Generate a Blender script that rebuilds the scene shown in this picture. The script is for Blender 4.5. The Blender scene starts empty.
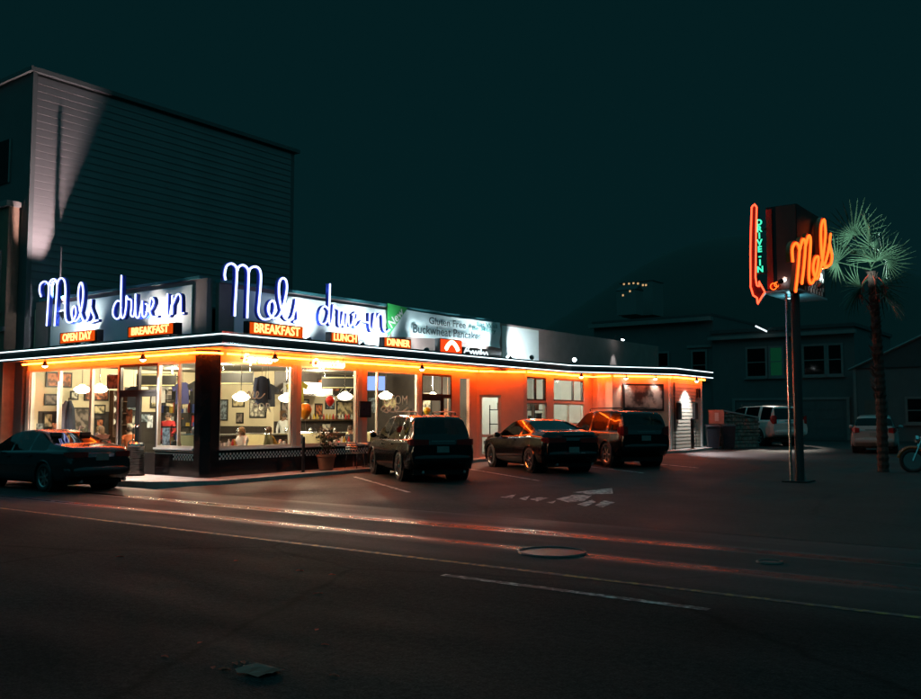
import bpy, bmesh, math, random
from mathutils import Vector, Matrix
random.seed(7)
PI = math.pi
rad = math.radians
S = bpy.context.scene
COL = S.collection

# ------------------------------------------------------------------ camera
F_PX, CX, CY, HOR = 913.0, 460.5, 349.5, 418.0
CAM = Vector((19.7, -15.07, 1.7))
PITCH = math.atan((HOR - CY) / F_PX)
FW = Vector((-0.601, 0.799, 0)).normalized()
RT = Vector((FW.y, -FW.x, 0))
cam_d = bpy.data.cameras.new('camera')
cam_d.sensor_width = 36.0
cam_d.sensor_fit = 'HORIZONTAL'
cam_d.lens = F_PX / 921.0 * 36.0
cam_d.clip_start = 0.1
cam_d.clip_end = 3000
cam = bpy.data.objects.new('camera', cam_d)
COL.objects.link(cam)
cam.location = CAM
look = FW * math.cos(PITCH) + Vector((0, 0, math.sin(PITCH)))
cam.rotation_euler = look.to_track_quat('-Z', 'Y').to_euler()
S.camera = cam

# ------------------------------------------------------------------ world, moonlight, exposure
W = bpy.data.worlds.new('World')
S.world = W
W.use_nodes = True
nt = W.node_tree
nt.nodes.clear()
SUN_EL, SUN_AZ = rad(84), rad(120)
sky = nt.nodes.new('ShaderNodeTexSky')
sky.sky_type = 'NISHITA'
sky.sun_disc = False
sky.sun_elevation = SUN_EL
sky.sun_rotation = rad(90) - SUN_AZ
bg1 = nt.nodes.new('ShaderNodeBackground')
bg1.inputs['Strength'].default_value = 0.00025
nt.links.new(sky.outputs[0], bg1.inputs['Color'])
bg2 = nt.nodes.new('ShaderNodeBackground')
bg2.inputs['Color'].default_value = (0.0008, 0.0116, 0.0133, 1)
bg2.inputs['Strength'].default_value = 1.0
addn = nt.nodes.new('ShaderNodeAddShader')
outn = nt.nodes.new('ShaderNodeOutputWorld')
nt.links.new(bg1.outputs[0], addn.inputs[0])
nt.links.new(bg2.outputs[0], addn.inputs[1])
nt.links.new(addn.outputs[0], outn.inputs['Surface'])
sun_d = bpy.data.lights.new('night_sky_glow', 'SUN')
sun_d.energy = 0.46
sun_d.angle = rad(140)
sun_d.color = (0.10, 0.86, 1.0)
sun = bpy.data.objects.new('night_sky_glow', sun_d)
COL.objects.link(sun)
sdir = Vector((math.cos(SUN_EL) * math.cos(rad(-75)), math.cos(SUN_EL) * math.sin(rad(-75)), math.sin(SUN_EL)))
sun.rotation_euler = sdir.to_track_quat('Z', 'Y').to_euler()
sky.sun_rotation = rad(165)
S.view_settings.view_transform = 'Standard'
S.view_settings.look = 'None'
S.view_settings.exposure = 0.0
S.view_settings.gamma = 1.0
S.view_settings.use_curve_mapping = False
S.render.engine = 'CYCLES'
cy = S.cycles
cy.use_denoising = True
try:
    cy.denoiser = 'OPENIMAGEDENOISE'
except Exception:
    pass
cy.max_bounces = 7
cy.diffuse_bounces = 3
cy.glossy_bounces = 4
cy.transmission_bounces = 4
cy.transparent_max_bounces = 12
cy.caustics_reflective = False
cy.caustics_refractive = False
cy.sample_clamp_indirect = 2.5
cy.use_light_tree = True

# ------------------------------------------------------------------ pixel helpers (direction only; depth from planes)
def ray(px, py):
    a = (px - CX) / F_PX
    b = (CY - py) / F_PX
    hf = math.cos(PITCH) - b * math.sin(PITCH)
    up = math.sin(PITCH) + b * math.cos(PITCH)
    return FW * hf + RT * a + Vector((0, 0, up))
def hit(px, py, ax, val):
    r = ray(px, py)
    return CAM + r * ((val - CAM[ax]) / r[ax])
def gz(y):
    if y < -1.9: return 0.004
    if y < 0: return 0.004 + (y + 1.9) / 1.9 * 0.026
    return 0.03 + 0.012 * min(y, 45)

# ------------------------------------------------------------------ materials
def _ramp(nt, fac, c0, c1, p0=0.3, p1=0.7):
    r = nt.nodes.new('ShaderNodeValToRGB')
    r.color_ramp.elements[0].position = p0
    r.color_ramp.elements[1].position = p1
    r.color_ramp.elements[0].color = (*c0, 1)
    r.color_ramp.elements[1].color = (*c1, 1)
    nt.links.new(fac, r.inputs[0])
    return r
def _noise(nt, scale, detail=4, stretch=None, coord='Object'):
    tc = nt.nodes.new('ShaderNodeTexCoord')
    n = nt.nodes.new('ShaderNodeTexNoise')
    n.inputs['Scale'].default_value = scale
    n.inputs['Detail'].default_value = detail
    if stretch:
        m = nt.nodes.new('ShaderNodeMapping')
        m.inputs['Scale'].default_value = stretch
        nt.links.new(tc.outputs[coord], m.inputs[0])
        nt.links.new(m.outputs[0], n.inputs['Vector'])
    else:
        nt.links.new(tc.outputs[coord], n.inputs['Vector'])
    return n
MATS = {}
def pm(name, col, rough=0.6, metal=0.0, var=0.12, scale=5.0, bump=0.0, bscale=30.0, coat=0.0, spec=0.5, stretch=None, rvar=0.08):
    if name in MATS: return MATS[name]
    m = bpy.data.materials.new(name)
    m.use_nodes = True
    t = m.node_tree
    b = t.nodes['Principled BSDF']
    n = _noise(t, scale, 5, stretch)
    c0 = tuple(max(0, c * (1 - var)) for c in col)
    c1 = tuple(min(1, c * (1 + var)) for c in col)
    r = _ramp(t, n.outputs[0], c0, c1)
    t.links.new(r.outputs[0], b.inputs['Base Color'])
    mr = t.nodes.new('ShaderNodeMapRange')
    mr.inputs['To Min'].default_value = max(0.02, rough - rvar)
    mr.inputs['To Max'].default_value = min(1, rough + rvar)
    t.links.new(n.outputs[0], mr.inputs[0])
    t.links.new(mr.outputs[0], b.inputs['Roughness'])
    b.inputs['Metallic'].default_value = metal
    b.inputs['Specular IOR Level'].default_value = spec
    if coat:
        b.inputs['Coat Weight'].default_value = coat
        b.inputs['Coat Roughness'].default_value = 0.04
    if bump:
        n2 = _noise(t, bscale, 3)
        bp = t.nodes.new('ShaderNodeBump')
        bp.inputs['Strength'].default_value = bump
        bp.inputs['Distance'].default_value = 0.02
        t.links.new(n2.outputs[0], bp.inputs['Height'])
        t.links.new(bp.outputs[0], b.inputs['Normal'])
    MATS[name] = m
    return m
def em(name, col, strength):
    if name in MATS: return MATS[name]
    m = bpy.data.materials.new(name)
    m.use_nodes = True
    t = m.node_tree
    t.nodes.clear()
    e = t.nodes.new('ShaderNodeEmission')
    o = t.nodes.new('ShaderNodeOutputMaterial')
    e.inputs[0].default_value = (*col, 1)
    e.inputs[1].default_value = strength
    t.links.new(e.outputs[0], o.inputs[0])
    MATS[name] = m
    return m
def glass(name, tint=(0.95, 0.97, 0.96), rough=0.02, boost=1.0):
    if name in MATS: return MATS[name]
    m = bpy.data.materials.new(name)
    m.use_nodes = True
    t = m.node_tree
    t.nodes.clear()
    o = t.nodes.new('ShaderNodeOutputMaterial')
    tr = t.nodes.new('ShaderNodeBsdfTransparent')
    tr.inputs[0].default_value = (*tint, 1)
    gl = t.nodes.new('ShaderNodeBsdfGlossy')
    gl.inputs['Roughness'].default_value = rough
    gl.inputs[0].default_value = (0.9, 0.9, 0.9, 1)
    fr = t.nodes.new('ShaderNodeFresnel')
    fr.inputs[0].default_value = 1.45
    mu = t.nodes.new('ShaderNodeMath')
    mu.operation = 'MULTIPLY'
    mu.inputs[1].default_value = boost
    mu.use_clamp = True
    mx = t.nodes.new('ShaderNodeMixShader')
    ge = t.nodes.new('ShaderNodeNewGeometry')
    inv = t.nodes.new('ShaderNodeMath'); inv.operation = 'SUBTRACT'; inv.inputs[0].default_value = 1.0
    t.links.new(ge.outputs['Backfacing'], inv.inputs[1])
    m2 = t.nodes.new('ShaderNodeMath'); m2.operation = 'MULTIPLY'
    t.links.new(fr.outputs[0], mu.inputs[0])
    t.links.new(mu.outputs[0], m2.inputs[0])
    t.links.new(inv.outputs[0], m2.inputs[1])
    t.links.new(m2.outputs[0], mx.inputs[0])
    t.links.new(tr.outputs[0], mx.inputs[1])
    t.links.new(gl.outputs[0], mx.inputs[2])
    t.links.new(mx.outputs[0], o.inputs[0])
    MATS[name] = m
    return m
def asphalt(name, base, streaks=True):
    m = bpy.data.materials.new(name)
    m.use_nodes = True
    t = m.node_tree
    b = t.nodes['Principled BSDF']
    L = t.links
    tc = t.nodes.new('ShaderNodeTexCoord')
    n1 = _noise(t, 0.35, 6)
    n2 = _noise(t, 55, 3)
    n3 = _noise(t, 0.9, 6, (0.06, 1.2, 1))
    vo = t.nodes.new('ShaderNodeTexVoronoi')
    vo.inputs['Scale'].default_value = 70
    L.new(tc.outputs['Object'], vo.inputs['Vector'])
    r1 = _ramp(t, n1.outputs[0], tuple(c * 0.72 for c in base), tuple(c * 1.3 for c in base))
    n4 = _noise(t, 16, 5)
    r4 = _ramp(t, n4.outputs[0], (0.6, 0.6, 0.6), (1.5, 1.5, 1.5), 0.3, 0.7)
    r2a = _ramp(t, n2.outputs[0], (0.4, 0.4, 0.4), (1.9, 1.85, 1.8), 0.3, 0.75)
    r2 = t.nodes.new('ShaderNodeMix'); r2.data_type = 'RGBA'; r2.blend_type = 'MULTIPLY'; r2.inputs[0].default_value = 1
    L.new(r2a.outputs[0], r2.inputs[6]); L.new(r4.outputs[0], r2.inputs[7])
    mu = t.nodes.new('ShaderNodeMix'); mu.data_type = 'RGBA'; mu.blend_type = 'MULTIPLY'
    mu.inputs[0].default_value = 1
    L.new(r1.outputs[0], mu.inputs[6]); L.new(r2.outputs[2], mu.inputs[7])
    # tar seams / cracks
    vc = t.nodes.new('ShaderNodeTexVoronoi'); vc.feature = 'DISTANCE_TO_EDGE'
    vc.inputs['Scale'].default_value = 0.22
    nd = _noise(t, 1.6, 4)
    mm = t.nodes.new('ShaderNodeMix'); mm.data_type = 'RGBA'; mm.inputs[0].default_value = 0.25
    L.new(tc.outputs['Object'], mm.inputs[6]); L.new(nd.outputs['Color'], mm.inputs[7])
    L.new(mm.outputs[2], vc.inputs['Vector'])
    rc = _ramp(t, vc.outputs['Distance'], (0.45, 0.45, 0.45), (1, 1, 1), 0.0, 0.012)
    mu2 = t.nodes.new('ShaderNodeMix'); mu2.data_type = 'RGBA'; mu2.blend_type = 'MULTIPLY'; mu2.inputs[0].default_value = 1
    L.new(mu.outputs[2], mu2.inputs[6]); L.new(rc.outputs[0], mu2.inputs[7])
    L.new(mu2.outputs[2], b.inputs['Base Color'])
    rr = t.nodes.new('ShaderNodeMapRange')
    rr.inputs['From Min'].default_value = 0.3; rr.inputs['From Max'].default_value = 0.7
    rr.inputs['To Min'].default_value = 0.30 if streaks else 0.5
    rr.inputs['To Max'].default_value = 0.62 if streaks else 0.8
    L.new(n3.outputs[0] if streaks else n1.outputs[0], rr.inputs[0])
    if streaks:
        # smooth bands added to streak neon like light trails; rough near lanes stay dark
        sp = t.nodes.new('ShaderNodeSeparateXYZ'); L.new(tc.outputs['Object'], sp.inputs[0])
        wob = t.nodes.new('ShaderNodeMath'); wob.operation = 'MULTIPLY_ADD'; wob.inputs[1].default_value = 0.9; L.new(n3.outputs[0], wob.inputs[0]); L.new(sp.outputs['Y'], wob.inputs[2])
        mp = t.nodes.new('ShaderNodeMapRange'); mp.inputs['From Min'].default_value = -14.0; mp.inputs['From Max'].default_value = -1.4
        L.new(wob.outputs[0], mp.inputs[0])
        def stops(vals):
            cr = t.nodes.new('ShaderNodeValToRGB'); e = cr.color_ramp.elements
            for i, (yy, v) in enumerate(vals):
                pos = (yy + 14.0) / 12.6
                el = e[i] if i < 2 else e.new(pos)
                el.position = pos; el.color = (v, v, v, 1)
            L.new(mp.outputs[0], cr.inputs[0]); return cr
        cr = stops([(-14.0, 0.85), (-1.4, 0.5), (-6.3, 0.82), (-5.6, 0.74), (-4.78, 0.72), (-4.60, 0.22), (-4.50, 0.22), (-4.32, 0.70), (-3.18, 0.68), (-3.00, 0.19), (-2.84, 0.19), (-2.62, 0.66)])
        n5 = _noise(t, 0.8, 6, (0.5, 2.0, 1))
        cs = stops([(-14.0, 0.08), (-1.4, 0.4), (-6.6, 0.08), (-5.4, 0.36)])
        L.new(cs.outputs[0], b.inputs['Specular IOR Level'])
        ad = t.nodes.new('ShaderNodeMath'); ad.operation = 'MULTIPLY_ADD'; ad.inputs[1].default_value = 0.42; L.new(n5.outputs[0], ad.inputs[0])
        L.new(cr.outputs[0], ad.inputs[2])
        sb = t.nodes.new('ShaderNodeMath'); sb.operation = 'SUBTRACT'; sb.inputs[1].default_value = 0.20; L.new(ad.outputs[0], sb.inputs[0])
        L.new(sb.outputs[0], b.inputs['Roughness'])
    else:
        L.new(rr.outputs[0], b.inputs['Roughness'])
        b.inputs['Specular IOR Level'].default_value = 0.28
    bp = t.nodes.new('ShaderNodeBump')
    bp.inputs['Strength'].default_value = 0.55
    bp.inputs['Distance'].default_value = 0.006
    L.new(vo.outputs['Distance'], bp.inputs['Height'])
    L.new(bp.outputs[0], b.inputs['Normal'])
    return m
def worn_paint(name, col, cut=0.5):
    m = bpy.data.materials.new(name)
    m.use_nodes = True
    t = m.node_tree
    b = t.nodes['Principled BSDF']
    n = _noise(t, 9, 8)
    r = _ramp(t, n.outputs[0], (0.04, 0.04, 0.042), col, cut - 0.06, cut + 0.06)
    t.links.new(r.outputs[0], b.inputs['Base Color'])
    b.inputs['Roughness'].default_value = 0.55
    return m

M = {}
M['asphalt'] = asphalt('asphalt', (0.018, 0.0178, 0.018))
M['lot'] = asphalt('lot_asphalt', (0.032, 0.0255, 0.024), False)
M['concrete'] = pm('concrete', (0.40, 0.39, 0.37), 0.7, var=0.18, scale=2.2, bump=0.25, bscale=40)
M['kerb'] = pm('kerb_concrete', (0.30, 0.29, 0.27), 0.75, var=0.2, scale=3, bump=0.2)
M['ground'] = pm('earth', (0.05, 0.05, 0.045), 0.9, scale=0.2)
M['white_paint'] = worn_paint('worn_white_paint', (0.62, 0.62, 0.60), 0.47)
M['white_paint2'] = worn_paint('very_worn_white_paint', (0.5, 0.5, 0.48), 0.56)
M['trail_yellow'] = worn_paint('yellow_light_trail', (0.40, 0.22, 0.03), 0.54)
M['salmon'] = pm('salmon_stucco', (0.72, 0.47, 0.34), 0.75, var=0.06, scale=3, bump=0.12, bscale=60)
M['beige_siding'] = pm('beige_siding', (0.46, 0.38, 0.31), 0.6, var=0.08, scale=4, stretch=(0.4, 0.4, 6))
M['soffit'] = pm('soffit', (0.70, 0.60, 0.50), 0.5, var=0.05)
M['black_tile'] = pm('black_tile', (0.012, 0.012, 0.014), 0.16, var=0.3, scale=3, spec=0.5)
M['fascia'] = pm('fascia_dark', (0.02, 0.035, 0.038), 0.3, var=0.2)
M['steel'] = pm('brushed_steel', (0.55, 0.54, 0.52), 0.28, 1.0, stretch=(1, 1, 30), scale=3)
M['chrome'] = pm('chrome', (0.7, 0.7, 0.7), 0.12, 1.0, var=0.03)
M['alu'] = pm('aluminium_frame', (0.68, 0.63, 0.54), 0.4, 0.3, var=0.06)
M['dark_frame'] = pm('dark_frame', (0.03, 0.028, 0.027), 0.35, 0.3)
M['white_trim'] = pm('white_trim', (0.75, 0.73, 0.70), 0.4, var=0.05)
M['panel'] = pm('white_sign_panel', (0.78, 0.80, 0.79), 0.45, var=0.05, scale=1.5, rvar=0.05)
M['panel_grey'] = pm('grey_parapet', (0.28, 0.19, 0.17), 0.7, var=0.14, scale=2)
M['teal_edge'] = pm('teal_parapet_cap', (0.05, 0.20, 0.22), 0.4)
M['banner'] = pm('banner_vinyl', (0.62, 0.72, 0.74), 0.35, var=0.10, scale=1.2, rvar=0.1)
M['dark_print'] = pm('dark_print', (0.03, 0.05, 0.06), 0.5)
M['teal_print'] = pm('teal_print', (0.06, 0.22, 0.22), 0.5)
M['green_banner'] = pm('green_vinyl', (0.05, 0.42, 0.10), 0.4)
M['blue_letter'] = pm('blue_enamel', (0.02, 0.05, 0.42), 0.35, var=0.1)
M['orange_letter'] = pm('orange_enamel', (0.62, 0.10, 0.015), 0.35, var=0.1)
M['red_letter'] = pm('red_enamel', (0.45, 0.03, 0.012), 0.35, var=0.1)
M['dark_metal'] = pm('dark_metal', (0.03, 0.03, 0.032), 0.4, 0.6)
M['black'] = pm('black_rubber', (0.014, 0.014, 0.014), 0.7)
M['glass'] = glass('window_glass')
M['cream_wall'] = pm('cream_wall', (0.74, 0.63, 0.42), 0.7, var=0.06, scale=2)
M['dark_wall'] = pm('dark_wall', (0.045, 0.035, 0.03), 0.6, var=0.2)
M['ceiling'] = pm('ceiling_tile', (0.22, 0.19, 0.15), 0.8, var=0.06)
M['diner_floor'] = pm('diner_floor', (0.10, 0.08, 0.07), 0.4, var=0.3)
M['wood'] = pm('dark_wood', (0.10, 0.045, 0.02), 0.45, var=0.3, stretch=(1, 8, 8))
M['cream_vinyl'] = pm('cream_vinyl', (0.62, 0.55, 0.28), 0.4, var=0.08)
M['red_vinyl'] = pm('red_vinyl', (0.40, 0.04, 0.03), 0.35, var=0.1)
M['laminate'] = pm('table_laminate', (0.55, 0.52, 0.46), 0.3, var=0.05)
M['terracotta'] = pm('terracotta', (0.22, 0.09, 0.05), 0.8, var=0.2, bump=0.1)
M['leaf'] = pm('dark_leaf', (0.03, 0.06, 0.025), 0.45, var=0.4, scale=12)
M['palm_leaf'] = pm('palm_leaf', (0.045, 0.085, 0.05), 0.28, var=0.5, scale=3, spec=0.7)
M['palm_trunk'] = pm('palm_trunk', (0.05, 0.026, 0.02), 0.9, var=0.35, scale=14, bump=0.5)
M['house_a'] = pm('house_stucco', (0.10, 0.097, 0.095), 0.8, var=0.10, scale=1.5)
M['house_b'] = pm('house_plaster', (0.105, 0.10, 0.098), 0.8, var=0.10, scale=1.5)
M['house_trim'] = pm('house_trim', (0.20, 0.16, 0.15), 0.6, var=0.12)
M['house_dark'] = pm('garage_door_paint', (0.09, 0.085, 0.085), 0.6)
M['house_glass'] = glass('house_window_glass', (0.12, 0.14, 0.14), 0.05, 1.4)
M['brown_bay'] = pm('brown_facade', (0.22, 0.12, 0.08), 0.7, var=0.15)
M['board'] = pm('painted_clapboard', (0.20, 0.17, 0.17), 0.65, var=0.14, scale=1.3, stretch=(1, 0.6, 5))
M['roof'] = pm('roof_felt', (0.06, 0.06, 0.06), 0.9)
M['stone'] = pm('rubble_stone', (0.26, 0.20, 0.17), 0.85, var=0.4, scale=4, bump=0.4, bscale=14)
M['mortar'] = pm('mortar', (0.10, 0.085, 0.075), 0.9)
M['bin_dark'] = pm('bin_plastic', (0.015, 0.02, 0.03), 0.45)
M['leaf_litter'] = pm('dry_leaf', (0.42, 0.05, 0.025), 0.8, var=0.3)  # dry brown pushed towards red to offset the teal sky glow
M['paper'] = pm('paper', (0.62, 0.12, 0.09), 0.8, var=0.1)  # pale paper tinted red to offset the teal sky glow
M['iron'] = pm('cast_iron', (0.10, 0.09, 0.085), 0.45, 0.7, bump=0.3, bscale=60)
# lights
M['neon_orange'] = em('neon_orange', (1.0, 0.10, 0.007), 80.0)
M['neon_white'] = em('neon_white', (0.80, 0.95, 1.0), 2.6)
M['neon_blue'] = em('neon_blue', (0.50, 0.58, 1.0), 4.2)
M['neon_red'] = em('neon_red', (1.0, 0.055, 0.02), 5.0)
M['neon_redorange'] = em('neon_redorange', (1.0, 0.11, 0.012), 3.2)
M['neon_green'] = em('neon_green', (0.05, 0.85, 0.45), 1.6)
M['neon_text'] = em('neon_sign_letters', (1.0, 0.52, 0.16), 2.6)
M['neon_word'] = em('neon_script_words', (1.0, 0.70, 0.34), 9.0)
M['box_orange'] = em('backlit_orange', (1.0, 0.10, 0.006), 0.75)
M['box_red'] = em('backlit_red', (1.0, 0.06, 0.01), 1.3)
M['script_white'] = em('lit_white_script', (0.8, 0.95, 1.0), 1.3)
M['pendant'] = em('pendant_globe', (1.0, 0.85, 0.58), 15.0)
M['ceil_lamp'] = em('ceiling_lamp_glow', (1.0, 0.80, 0.50), 12.0)
M['flood_face'] = em('flood_lens', (0.85, 0.97, 1.0), 14.0)
M['warm_face'] = em('warm_lens', (1.0, 0.85, 0.7), 10.0)
M['screen'] = em('screen_glow', (0.28, 0.42, 1.0), 1.5)
M['lit_window'] = em('far_lit_window', (1.0, 0.62, 0.28), 0.7)

# ------------------------------------------------------------------ mesh builder
class MB:
    def __init__(s):
        s.v = []; s.f = []; s.smooth = False
    def add(s, vs, fs):
        o = len(s.v)
        s.v += [Vector(v) for v in vs]
        s.f += [tuple(i + o for i in f) for f in fs]
        return s
    def box(s, c, d, rz=0.0, M4=None):
        hx, hy, hz = d[0] / 2, d[1] / 2, d[2] / 2
        vs = [Vector((x, y, z)) for x in (-hx, hx) for y in (-hy, hy) for z in (-hz, hz)]
        if M4 is not None: vs = [M4 @ v for v in vs]
        if rz:
            R = Matrix.Rotation(rz, 3, 'Z'); vs = [R @ v for v in vs]
        vs = [v + Vector(c) for v in vs]
        return s.add(vs, [(0, 1, 3, 2), (4, 6, 7, 5), (0, 4, 5, 1), (2, 3, 7, 6), (0, 2, 6, 4), (1, 5, 7, 3)])
    def b2(s, a, b):
        a = Vector(a); b = Vector(b)
        return s.box((a + b) / 2, [abs(b[i] - a[i]) for i in range(3)])
    def prism(s, poly, z0, z1):
        n = len(poly)
        area = sum(poly[i][0] * poly[(i + 1) % n][1] - poly[(i + 1) % n][0] * poly[i][1] for i in range(n))
        if area < 0: poly = poly[::-1]
        f0 = z0 if callable(z0) else (lambda x, y: z0)
        f1 = z1 if callable(z1) else (lambda x, y: z1)
        vs = [(x, y, f0(x, y)) for x, y in poly] + [(x, y, f1(x, y)) for x, y in poly]
        fs = [tuple(range(n - 1, -1, -1)), tuple(range(n, 2 * n))] + [(i, (i + 1) % n, n + (i + 1) % n, n + i) for i in range(n)]
        return s.add(vs, fs)
    def tube(s, pts, r, n=6, closed=False, cap=True):
        pts = [Vector(p) for p in pts]
        k = len(pts)
        if k < 2: return s
        rr = r if isinstance(r, (list, tuple)) else [r] * k
        vs = []
        up = None
        for i, p in enumerate(pts):
            if closed: d = pts[(i + 1) % k] - pts[i - 1]
            else: d = pts[min(i + 1, k - 1)] - pts[max(i - 1, 0)]
            if d.length < 1e-9: d = Vector((0, 0, 1))
            d.normalize()
            if up is None:
                up = Vector((0, 0, 1)) if abs(d.z) < 0.9 else Vector((1, 0, 0))
            a = d.cross(up)
            if a.length < 1e-5: a = d.cross(Vector((0.3, 1, 0.2)))
            a.normalize()
            up = a.cross(d).normalized()
            for j in range(n):
                t = 2 * PI * j / n
                vs.append(p + (a * math.cos(t) + up * math.sin(t)) * rr[i])
        fs = []
        for i in range(k if closed else k - 1):
            q = (i + 1) % k
            for j in range(n):
                j2 = (j + 1) % n
                fs.append((i * n + j, i * n + j2, q * n + j2, q * n + j))
        if cap and not closed:
            fs.append(tuple(range(n - 1, -1, -1))); fs.append(tuple(range((k - 1) * n, k * n)))
        return s.add(vs, fs)
    def lathe(s, prof, c=(0, 0, 0), n=16, axis='z', cap=True):
        c = Vector(c); vs = []
        for r, h in prof:
            for j in range(n):
                t = 2 * PI * j / n
                if axis == 'z': vs.append(c + Vector((r * math.cos(t), r * math.sin(t), h)))
                elif axis == 'y': vs.append(c + Vector((r * math.cos(t), h, -r * math.sin(t))))
                else: vs.append(c + Vector((h, r * math.cos(t), r * math.sin(t))))
        fs = []
        for i in range(len(prof) - 1):
            for j in range(n):
                j2 = (j + 1) % n
                fs.append((i * n + j, i * n + j2, (i + 1) * n + j2, (i + 1) * n + j))
        if not cap: return s.add(vs, fs)
        if prof[0][0] > 1e-4: fs.append(tuple(range(n - 1, -1, -1)))
        k = len(prof) - 1
        if prof[k][0] > 1e-4: fs.append(tuple(range(k * n, (k + 1) * n)))
        return s.add(vs, fs)
    def mesh(s, name, inv=None):
        me = bpy.data.meshes.new(name)
        vs = [inv @ v for v in s.v] if inv is not None else s.v
        me.from_pydata([tuple(v) for v in vs], [], s.f)
        if s.smooth:
            for p in me.polygons: p.use_smooth = True
        me.update()
        return me

INV = {}
def thing(name, label, cat, loc=(0, 0, 0), rz=0.0, group=None):
    o = bpy.data.objects.new(name, None)
    COL.objects.link(o)
    o.empty_display_size = 0.2
    o.location = loc; o.rotation_euler = (0, 0, rz)
    tag(o, label, cat, group)
    INV[o] = (Matrix.Translation(Vector(loc)) @ Matrix.Rotation(rz, 4, 'Z')).inverted()
    return o
def tag(o, label=None, cat=None, group=None, kind=None):
    if label: o['label'] = label
    if cat: o['category'] = cat
    if group: o['group'] = group
    if kind: o['kind'] = kind
    return o
def part(name, mb, mat, parent, local=False, label=None, kind=None):
    me = mb if isinstance(mb, bpy.types.Mesh) else mb.mesh(name, None if local else INV.get(parent))
    if mat is not None and not me.materials: me.materials.append(mat)
    o = bpy.data.objects.new(name, me)
    COL.objects.link(o)
    o.parent = parent
    INV[o] = INV.get(parent, Matrix())
    if label: o['label'] = label
    if kind: o['kind'] = kind
    return o
def single(name, mb, mat, label, cat, loc=(0, 0, 0), group=None, local=False, rz=0.0):
    me = mb if isinstance(mb, bpy.types.Mesh) else mb.mesh(name, None if local else Matrix.Translation(-Vector(loc)))
    if not me.materials: me.materials.append(mat)
    o = bpy.data.objects.new(name, me)
    COL.objects.link(o)
    o.location = loc; o.rotation_euler = (0, 0, rz)
    INV[o] = Matrix.Translation(-Vector(loc))
    return tag(o, label, cat, group)
def struct(name, mb, mat, parent=None):
    o = bpy.data.objects.new(name, mb.mesh(name))
    o.data.materials.append(mat)
    COL.objects.link(o)
    if parent: o.parent = parent
    else: o['kind'] = 'structure'
    INV[o] = Matrix()
    return o
def light(name, typ, loc, energy, col, parent=None, aim=None, size=0.1, spot=60, blend=0.5, sx=None, sy=None):
    d = bpy.data.lights.new(name, typ)
    d.energy = energy; d.color = col
    if typ == 'SPOT':
        d.spot_size = rad(spot); d.spot_blend = blend; d.shadow_soft_size = size
    elif typ == 'POINT': d.shadow_soft_size = size
    elif typ == 'AREA':
        d.shape = 'RECTANGLE'; d.size = sx or size; d.size_y = sy or size
    o = bpy.data.objects.new(name, d)
    COL.objects.link(o)
    o.location = loc
    if aim is not None:
        o.rotation_euler = (Vector(aim) - Vector(loc)).to_track_quat('-Z', 'Y').to_euler()
    if parent is not None:
        bpy.context.view_layer.update()
        o.parent = parent
        o.matrix_parent_inverse = parent.matrix_world.inverted()
    return o
def spline(pts, k=6, closed=False):
    pts = [Vector(p) for p in pts]
    n = len(pts)
    if n < 3: return pts
    out = []
    rng = n if closed else n - 1
    for i in range(rng):
        p1 = pts[i]; p2 = pts[(i + 1) % n]
        p0 = pts[i - 1] if (closed or i > 0) else p1 * 2 - p2
        p3 = pts[(i + 2) % n] if (closed or i + 2 < n) else p2 * 2 - p1
        for j in range(k):
            t = j / k
            out.append(0.5 * ((2 * p1) + (p2 - p0) * t + (2 * p0 - 5 * p1 + 4 * p2 - p3) * t * t + (3 * p1 - p0 - 3 * p2 + p3) * t ** 3))
    if not closed: out.append(pts[-1])
    return out
_font_cache = {}
def text_mb(txt, size, depth=0.01, sx=1.0, shear=0.0, off=0.0, align='CENTER', spacing=1.0):
    """lettering as geometry in the XZ plane facing -Y (reads left to right along +X)"""
    cu = bpy.data.curves.new('lettering', 'FONT')
    cu.body = txt; cu.size = size; cu.extrude = depth / 2
    cu.align_x = align; cu.align_y = 'CENTER'; cu.shear = shear; cu.offset = off
    cu.resolution_u = 3; cu.space_character = spacing
    o = bpy.data.objects.new('lettering', cu)
    COL.objects.link(o)
    dg = bpy.context.evaluated_depsgraph_get()
    me = o.evaluated_get(dg).to_mesh()
    mb = MB()
    mb.add([Vector((v.co.x * sx, -v.co.z, v.co.y)) for v in me.vertices], [tuple(p.vertices) for p in me.polygons])
    o.evaluated_get(dg).to_mesh_clear()
    bpy.data.objects.remove(o); bpy.data.curves.remove(cu)
    return mb
def place(mb, loc, rz=0.0, tilt=None):
    Mx = Matrix.Translation(Vector(loc)) @ Matrix.Rotation(rz, 4, 'Z')
    if tilt: Mx = Mx @ Matrix.Rotation(tilt, 4, 'Y')
    mb.v = [Mx @ v for v in mb.v]
    return mb
FACE_X = PI / 2        # text turned to face +X, reading along +Y

# =================================================================== GROUND
g = MB(); g.b2((-900, -900, -0.6), (900, 900, -0.08)); struct('ground', g, M['ground'])
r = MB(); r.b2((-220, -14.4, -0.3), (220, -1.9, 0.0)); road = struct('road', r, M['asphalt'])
r = MB(); r.b2((-220, -19, -0.3), (220, -14.4, 0.10)); struct('pavement_near', r, M['concrete'])
lot = MB()
ys = [-1.9, -0.95, 0, 3, 6, 10, 15, 20, 26, 32, 38, 45, 70]
xs = [0.7, 3, 6, 10, 15, 22, 30, 60, 120]
vs = [(x, y, gz(y) + (0 if y < 44 else 0)) for y in ys for x in xs]
lot.add(vs, [(j * len(xs) + i, j * len(xs) + i + 1, (j + 1) * len(xs) + i + 1, (j + 1) * len(xs) + i) for j in range(len(ys) - 1) for i in range(len(xs) - 1)])
struct('parking_lot', lot, M['lot'])
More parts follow.
